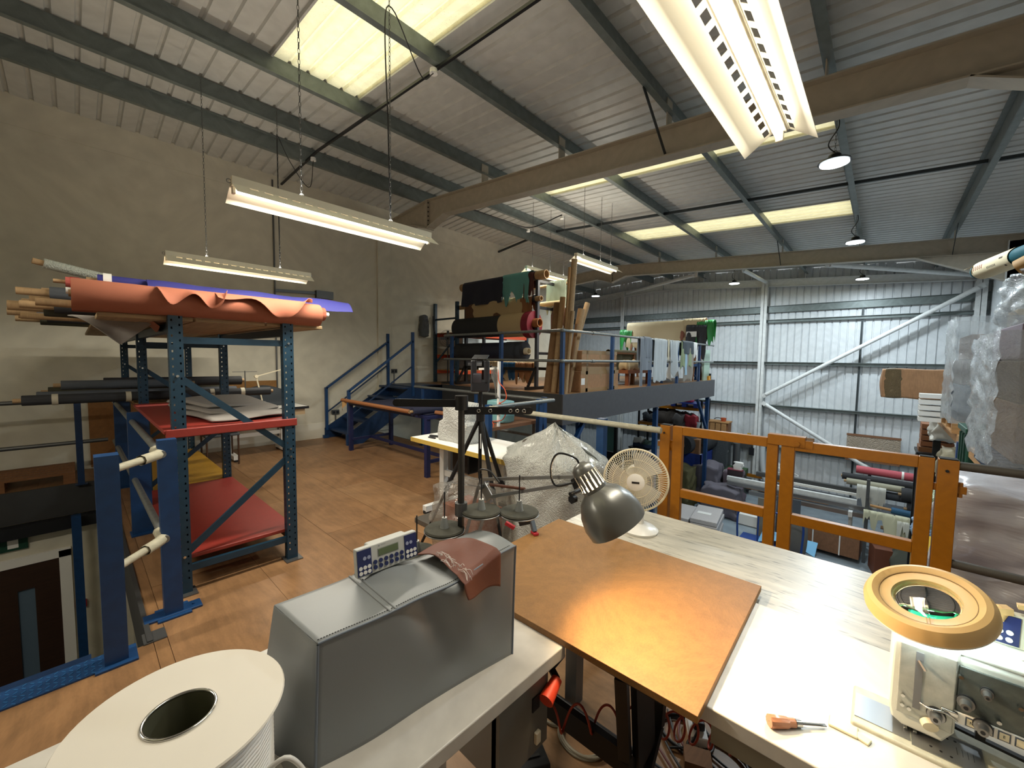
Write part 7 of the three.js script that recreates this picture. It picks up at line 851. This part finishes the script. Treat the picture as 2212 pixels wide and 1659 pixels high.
  const tr = thing('tray_table', 'dark table with blue trays and white bundles under the deck', 'table'); part('table_top', [span(-6.2, -5.2, -1.35, -1.3, -12.6, -13.4)], P.blackMetal, tr); for (const [x, z] of [[-6.15, -12.65], [-5.25, -12.65], [-6.15, -13.35], [-5.25, -13.35]]) part('leg', [span(x - 0.025, x + 0.025, GF, -1.35, z - 0.025, z + 0.025)], P.blackMetal, tr); const ty = thing('blue_tray', 'shallow blue tray on the dark table under the deck', 'tray'); part('tray', [span(-6.1, -5.4, -1.3, -1.18, -12.7, -13.2, 0.02)], M(0x3a4a63, 0.5), ty); bd('bundle', 'white plastic bundle on the blue tray', 0.3, 0.2, 0.25, -5.95, -1.1, -12.9, P.white, 11); bd('bundle', 'pale green round bundle beside the white one', 0.4, 0.12, 0.3, -5.55, -1.13, -12.9, M(0x6d8a82, 0.6), 13); bd('bundle', 'white cloth hanging at the table corner under the deck', 0.25, 0.4, 0.2, -5.15, -1.2, -12.75, P.white, 15);
  carton('white carton standing on the lower shelf under the deck', 0.5, 0.5, 0.4, -5.0, -1.48, -13.9, 0.1, { tape: false, m: M(0xd2d3d2, 0.6), group: 'cartons under the deck' }); carton('brown carton beside the white one under the deck', 0.35, 0.5, 0.4, -4.5, -1.48, -14.0, 0.1, { tape: false, m: P.cardDark, group: 'cartons under the deck' });
  solo('parcel', 'pale pink wrapped parcel lying under the deck behind the fan', 'parcel', [span(-4.9, -4.1, -1.2, -1.0, -10.6, -11.6, 0.03)], M(0xc7b3ac, 0.5)); const pk = thing('parcel_stand', 'steel stand under the pale pink parcel', 'stand'); for (const [x, z] of [[-4.85, -10.65], [-4.15, -10.65], [-4.85, -11.55], [-4.15, -11.55]]) part('leg', [span(x - 0.02, x + 0.02, GF, -1.2, z - 0.02, z + 0.02)], P.steelDull, pk); part('top', [span(-4.9, -4.1, -1.225, -1.2, -10.6, -11.6)], P.steelDull, pk);
}
// ---------- high racking along the far side ----------
{
  const bl = M(0x24406e, 0.45), t = thing('pallet_racking', 'tall blue racking with wooden beams along the lining wall', 'rack');
  for (const z of [-4.2, -6.9, -9.6]) { for (const x of [0.72, 1.75]) part('upright', [span(x - 0.045, x + 0.045, GF, 0.72, z - 0.04, z + 0.04)], z < -9 ? P.blackMetal : bl, t); for (const y of [-2, -0.8, 0.4]) part('frame_tie', [span(0.72, 1.75, y - 0.03, y + 0.03, z - 0.02, z + 0.02)], bl, t); }
  for (const [za, zb] of [[-4.2, -6.9], [-6.9, -9.6]]) for (const y of [-0.75, 0.78]) for (const x of [0.72, 1.75]) part('beam', [span(x - 0.025, x + 0.025, y - 0.11, y, za, zb)], y > 0 ? P.pine : bl, t);
  const pallet = (l, x, y, z, w, d, m) => { const p = thing('pallet', l, 'pallet', 'pallets on the racking'); for (let i = 0; i < 7; i++) part('deck_board', [span(x - w / 2, x + w / 2, y + 0.12, y + 0.142, z - d / 2 + i * d / 7, z - d / 2 + (i + 0.75) * d / 7)], m, p); for (const s of [-1, 0, 1]) { part('bearer', [span(x + s * (w / 2 - 0.05) - 0.05, x + s * (w / 2 - 0.05) + 0.05, y, y + 0.022, z - d / 2, z + d / 2)], m, p); for (const q of [-1, 0, 1]) part('block', [span(x + s * (w / 2 - 0.05) - 0.05, x + s * (w / 2 - 0.05) + 0.05, y + 0.022, y + 0.12, z + q * (d / 2 - 0.06) - 0.05, z + q * (d / 2 - 0.06) + 0.05)], m, p); } };
  pallet('raw wooden pallet under the film wrapped grey box', 1.2, 0.78, -7.75, 1.1, 1.2, P.pine); pallet('dark blue pallet under the big brown cartons', 1.2, 0.78, -4.95, 1.1, 1.1, M(0x1e3552, 0.6));
  const Y1 = 0.925; // load of the wrapped pallet
  const bxs = (l, x, y, z, w, h, d, m, g) => carton(l, w, h, d, x, y, z, 0, { tape: false, m, group: g });
  bxs('slate grey box at the bottom of the film wrapped pallet', 1.17, Y1, -7.72, 0.95, 0.44, 0.95, M(0x58606f, 0.6), 'boxes in the film wrapped pallet'); bxs('taupe carton above the slate grey box in the film', 1.17, Y1 + 0.445, -7.72, 0.95, 0.3, 0.95, M(0x8a7566, 0.7), 'boxes in the film wrapped pallet'); bxs('brown carton third in the film wrapped pallet', 1.2, Y1 + 0.75, -7.72, 0.9, 0.3, 0.95, P.cardDark, 'boxes in the film wrapped pallet'); bxs('pale carton topmost in the film wrapped pallet', 1.35, Y1 + 1.055, -7.6, 0.5, 0.28, 0.5, M(0xb5a58d, 0.7), 'boxes in the film wrapped pallet');
  const shell = (l, x0, x1, y0, y1, z0, z1, m, s) => solo('stretch_film', l, 'film', [sheet(60, 26, (u, v) => { const a = u * 4, k = Math.floor(a) % 4, f = a - Math.floor(a); const c = [[x0, z1], [x1, z1], [x1, z0], [x0, z0]], p = c[k], q = c[(k + 1) % 4]; const x = p[0] + (q[0] - p[0]) * f, z = p[1] + (q[1] - p[1]) * f, w = 0.02 * n3(x * 5, v * 9, z * 5 + s); return V(x + Math.sign(x - (x0 + x1) / 2) * w, y0 + (y1 - y0) * v + 0.03 * n3(u * 9, s, v), z + Math.sign(z - (z0 + z1) / 2) * w); }, 0.0015, true)], m);
  shell('clear stretch film round the boxes on the raw wooden pallet', 0.63, 1.72, 0.9, 2.2, -8.26, -7.18, P.film, 3); shell('clear stretch film round the big brown cartons', 0.6, 1.8, 0.86, 1.86, -5.55, -4.42, P.film, 9);
  bxs('big brown carton low on the dark blue pallet', 1.23, Y1, -4.98, 1.05, 0.42, 1.05, M(0x8f6236, 0.75, { tex: T.card, rep: 2 }), 'big cartons on the dark blue pallet'); bxs('big dark brown carton in the middle of the dark blue pallet load', 1.23, Y1 + 0.425, -4.98, 1.05, 0.3, 1.02, M(0x5f452f, 0.75, { tex: T.card, rep: 2 }), 'big cartons on the dark blue pallet'); bxs('mauve wrapped carton on top of the big brown cartons', 1.2, Y1 + 0.73, -4.98, 1.0, 0.26, 1.0, M(0x6f6169, 0.7), 'big cartons on the dark blue pallet');
  solo('plastic_bag', 'big crumpled clear plastic bag resting on the wrapped cartons', 'bag', [blob(0.9, 0.42, 0.8, 16, p => { p.y += 0.07 * n3(p.x * 4, p.z * 4, 2); p.x += 0.06 * n3(p.y * 6, p.z * 5, 6); p.z += 0.06 * n3(p.y * 6, p.x * 5, 8); }).translate(1.2, Y1 + 1.2, -5.4)], P.film);
  const rb = thing('roll_carton', 'long rounded brown carton with crumpled taped end sticking out of the racking', 'carton'), ra = onZ(1912, 820, -9.0), rbx = V(1.4, ra.y + 0.0, -9.0); const rg = blob(1.45, 0.46, 0.5, 14, p => { p.y += 0.008 * Math.sin(p.x * 9); }, 0.1); part('carton', [rg.translate((ra.x + 1.35) / 2 + 0.02, 1.3, -9.0)], P.card, rb); part('taped_end', [blob(0.2, 0.47, 0.51, 12, p => { p.x += 0.025 * n3(p.y * 12, p.z * 12, 3); }, 0.16).translate(ra.x + 0.09, 1.3, -9.0)], M(0x8a7657, 0.3, { bump: T.crinkle, bs: 0.02, brep: 4 }), rb);
  const rolls = thing('paper_roll', 'teal roll in a printed paper sleeve lying high on the racking', 'roll'), a = onZ(2118, 586, -6.0), b = onZ(2290, 520, -5.0); part('roll', [pipe(a, b, 0.075, 0.055, 24)], M(0x12525c, 0.6), rolls);
  { const d = b.clone().sub(a).normalize(), cv = document.createElement('canvas'); cv.width = 512; cv.height = 256; const g = cv.getContext('2d'); g.fillStyle = '#d8c7a4'; g.fillRect(0, 0, 512, 256); g.fillStyle = '#7a2f28'; g.font = 'bold 46px sans-serif'; for (let i = 0; i < 5; i++) g.fillRect(30 + i * 30, 115, 12, 40); g.fillStyle = '#4b4034'; g.font = 'bold 30px monospace'; for (let i = 0; i < 7; i++) g.fillRect(230 + i * 18, 92, 9, 20); g.font = '22px monospace'; g.fillRect(400, 135, 50, 16); g.fillRect(440, 56, 22, 16); const tx = new THREE.CanvasTexture(cv); tx.colorSpace = THREE.SRGBColorSpace; tx.wrapS = tx.wrapT = THREE.RepeatWrapping; tx.repeat.set(2, 1);
    const p0 = a.clone().addScaledVector(d, 0.05), p1 = a.clone().addScaledVector(d, 0.6), g2 = flat(new THREE.CylinderGeometry(0.083, 0.085, p0.distanceTo(p1), 28, 1, true)); const uv = g2.attributes.uv; for (let i = 0; i < uv.count; i++) { const u = uv.getX(i), v = uv.getY(i); uv.setXY(i, v, u * 2); } tx.repeat.set(1, 1); part('paper_sleeve', [orient(g2, p0, p1)], new THREE.MeshStandardMaterial({ map: tx, roughness: 0.8, side: THREE.DoubleSide }), rolls, true); part('sleeve_flap', [bar(p0.clone().add(V(-0.12, 0.02, 0.02)), p0.clone().add(V(0.1, 0.11, -0.02)), 0.06, 0.003)], M(0xd8c7a4, 0.8), rolls);
    const kr = thing('card_tube', 'plain brown card tube lying beside the paper sleeved roll', 'tube'); part('tube', [pipe(onZ(2204, 580, -5.2), V(1.7, 3.0, -4.6), 0.075, 0.06, 20)], M(0xb0864d, 0.7), kr); }
  const shelf = thing('high_shelf', 'grey panelled unit holding up the sleeved roll on the racking', 'cabinet'); part('cabinet', [span(1.02, 1.85, 2.0, 2.72, -5.9, -5.3)], P.steelWhite, shelf); part('side_edge', [span(1.0, 1.02, 2.0, 2.72, -5.9, -5.3)], P.white, shelf);
  // lower bay: crates, sacks, plastic
  const crate = thing('plastic_crate', 'dark green plastic crate standing on the racking', 'crate'); part('crate', [span(0.68, 1.2, 0.45, 0.95, -6.2, -6.75, 0.02)], M(0x1c4634, 0.45), crate); part('rim', [span(0.66, 1.22, 0.9, 0.96, -6.18, -6.77, 0.01)], M(0x1c4634, 0.45), crate); for (let i = 0; i < 3; i++) part('rib', [span(0.665, 0.68, 0.5, 0.88, -6.28 - i * 0.17, -6.32 - i * 0.17)], M(0x173c2c, 0.45), crate);
  const navy = M(0x152a44, 0.5); for (let i = 0; i < 3; i++) { const c = thing('storage_crate', ['dark blue storage crate under the big brown cartons', 'dark blue storage crate beside the plastic sheet', 'dark blue storage crate low on the racking'][i], 'crate', 'dark blue storage crates'); part('crate', [span(0.7 - 0.1 * i, 1.5, 0.38 - i * 0.42, 0.74 - i * 0.42, -4.5 - i * 0.5, -5.3 - i * 0.5, 0.02)], navy, c); part('rim', [span(0.68 - 0.1 * i, 1.52, 0.7 - i * 0.42, 0.76 - i * 0.42, -4.48 - i * 0.5, -5.32 - i * 0.5, 0.01)], navy, c); }
  const bale = (l, x, y, z, w, h, d, s) => solo('film_bale', l, 'bale', [blob(w, h, d, 20, p => { p.y += 0.04 * n3(p.x * 3, p.z * 3, s); p.x += 0.04 * n3(p.y * 5, p.z * 4, s + 3); p.z += 0.04 * n3(p.y * 6, p.x * 4, s + 5); }).translate(x, y, z)], M(0xd9d5da, 0.22, { transmission: 0.3, thickness: 0, bump: T.stretch, bs: 0.004, brep: 0.7 }), 'film wrapped white bales'); bale('plump white film wrapped bale topmost by the dark pipe rail', 1.0, 0.6, -4.0, 1.3, 0.55, 0.7, 1); bale('white film wrapped bale in the middle of the pile by the rail', 1.0, 0.12, -4.0, 1.35, 0.52, 0.72, 7); bale('white film wrapped bale lowest of the pile by the rail', 1.02, -0.4, -4.0, 1.35, 0.55, 0.72, 14); carton('tall carton hidden under the white film bales', 1.2, 2.25, 0.6, 1.05, GF, -4.0, 0, { tape: false, group: 'cartons on the lower floor' });
  const sack = (l, w, h, d, x, y, z, m, s) => solo('sack', l, 'sack', [blob(w, h, d, 10, p => { p.x += 0.05 * n3(p.y * 6, p.z * 6, s); p.y += 0.04 * n3(p.x * 6, p.z * 6, s + 2); }).translate(x, y, z)], m, 'sacks on the racking'); sack('white sack with loose neck at the racking end', 0.4, 0.35, 0.4, 0.85, 0.55, -9.6, M(0xc9c5bb, 0.5), 1); sack('beige sack under the white one at the racking end', 0.5, 0.5, 0.5, 0.95, 0.1, -8.8, M(0xb1a88f, 0.6), 4); sack('clear bag of pale green offcuts low on the racking', 0.7, 0.5, 0.6, 0.9, -0.4, -8.0, M(0xaebfa0, 0.3, { bump: T.crinkle, bs: 0.02 }), 6); sack('blue and clear plastic bundle on the racking', 0.5, 0.4, 0.5, 0.85, 0.25, -7.0, M(0x4a5f8c, 0.3, { bump: T.crinkle, bs: 0.02 }), 9); sack('pale blue film bundle below the racking', 0.6, 0.3, 0.5, 0.8, -1.0, -9.0, M(0x93b0d0, 0.3, { bump: T.crinkle, bs: 0.02 }), 12);
  const cs = thing('wooden_crate', 'reddish wooden slatted crate at the end of the racking', 'crate'); for (let i = 0; i < 4; i++) part('slat', [span(0.55, 0.95, 0.2 + i * 0.1, 0.28 + i * 0.1, -9.9, -10.3)], M(0x8c5a38, 0.7), cs); part('base', [span(0.53, 0.97, 0.1, 0.18, -9.88, -10.32)], P.pineDark, cs); const pc2 = thing('steel_post_table', 'dark steel table under the slatted crate at the racking end', 'table'); part('top', [span(0.5, 1.1, 0.06, 0.1, -9.75, -10.4)], P.blackMetal, pc2); for (const [x, z] of [[0.55, -9.8], [1.05, -9.8], [0.55, -10.35], [1.05, -10.35]]) part('leg', [span(x - 0.03, x + 0.03, GF, 0.06, z - 0.03, z + 0.03)], P.blackMetal, pc2);
  const sl = thing('plank_stack', 'stack of short white slats beside the roll carton', 'slats'); for (let i = 0; i < 5; i++) part('slat', [span(0.42, 0.68, 0.78 + i * 0.085, 0.84 + i * 0.085, -8.35, -8.6)], P.white, sl);
  const ym = thing('yellow_machine', 'yellow steel machine behind the gate post on the lower floor', 'machine'); part('body', [span(0.35, 0.75, -1.6, -0.35, -6.0, -6.6, 0.05)], M(0xc9a11f, 0.5), ym); part('arm', [span(0.35, 1.1, -0.9, -0.6, -5.9, -6.1, 0.04)], M(0xc9a11f, 0.5), ym); part('wheel', [cyl(V(0.36, -1.75, -6.3), V(0.28, -1.75, -6.3), 0.25, 0.25, 24)], M(0xbca55a, 0.5), ym); part('base', [span(0.3, 1.0, GF, -1.6, -6.0, -6.6)], M(0x8d8a6a, 0.5), ym);
}
for (const o of rebase) settle(o);
scene.add(camera);
renderer.render(scene, camera);
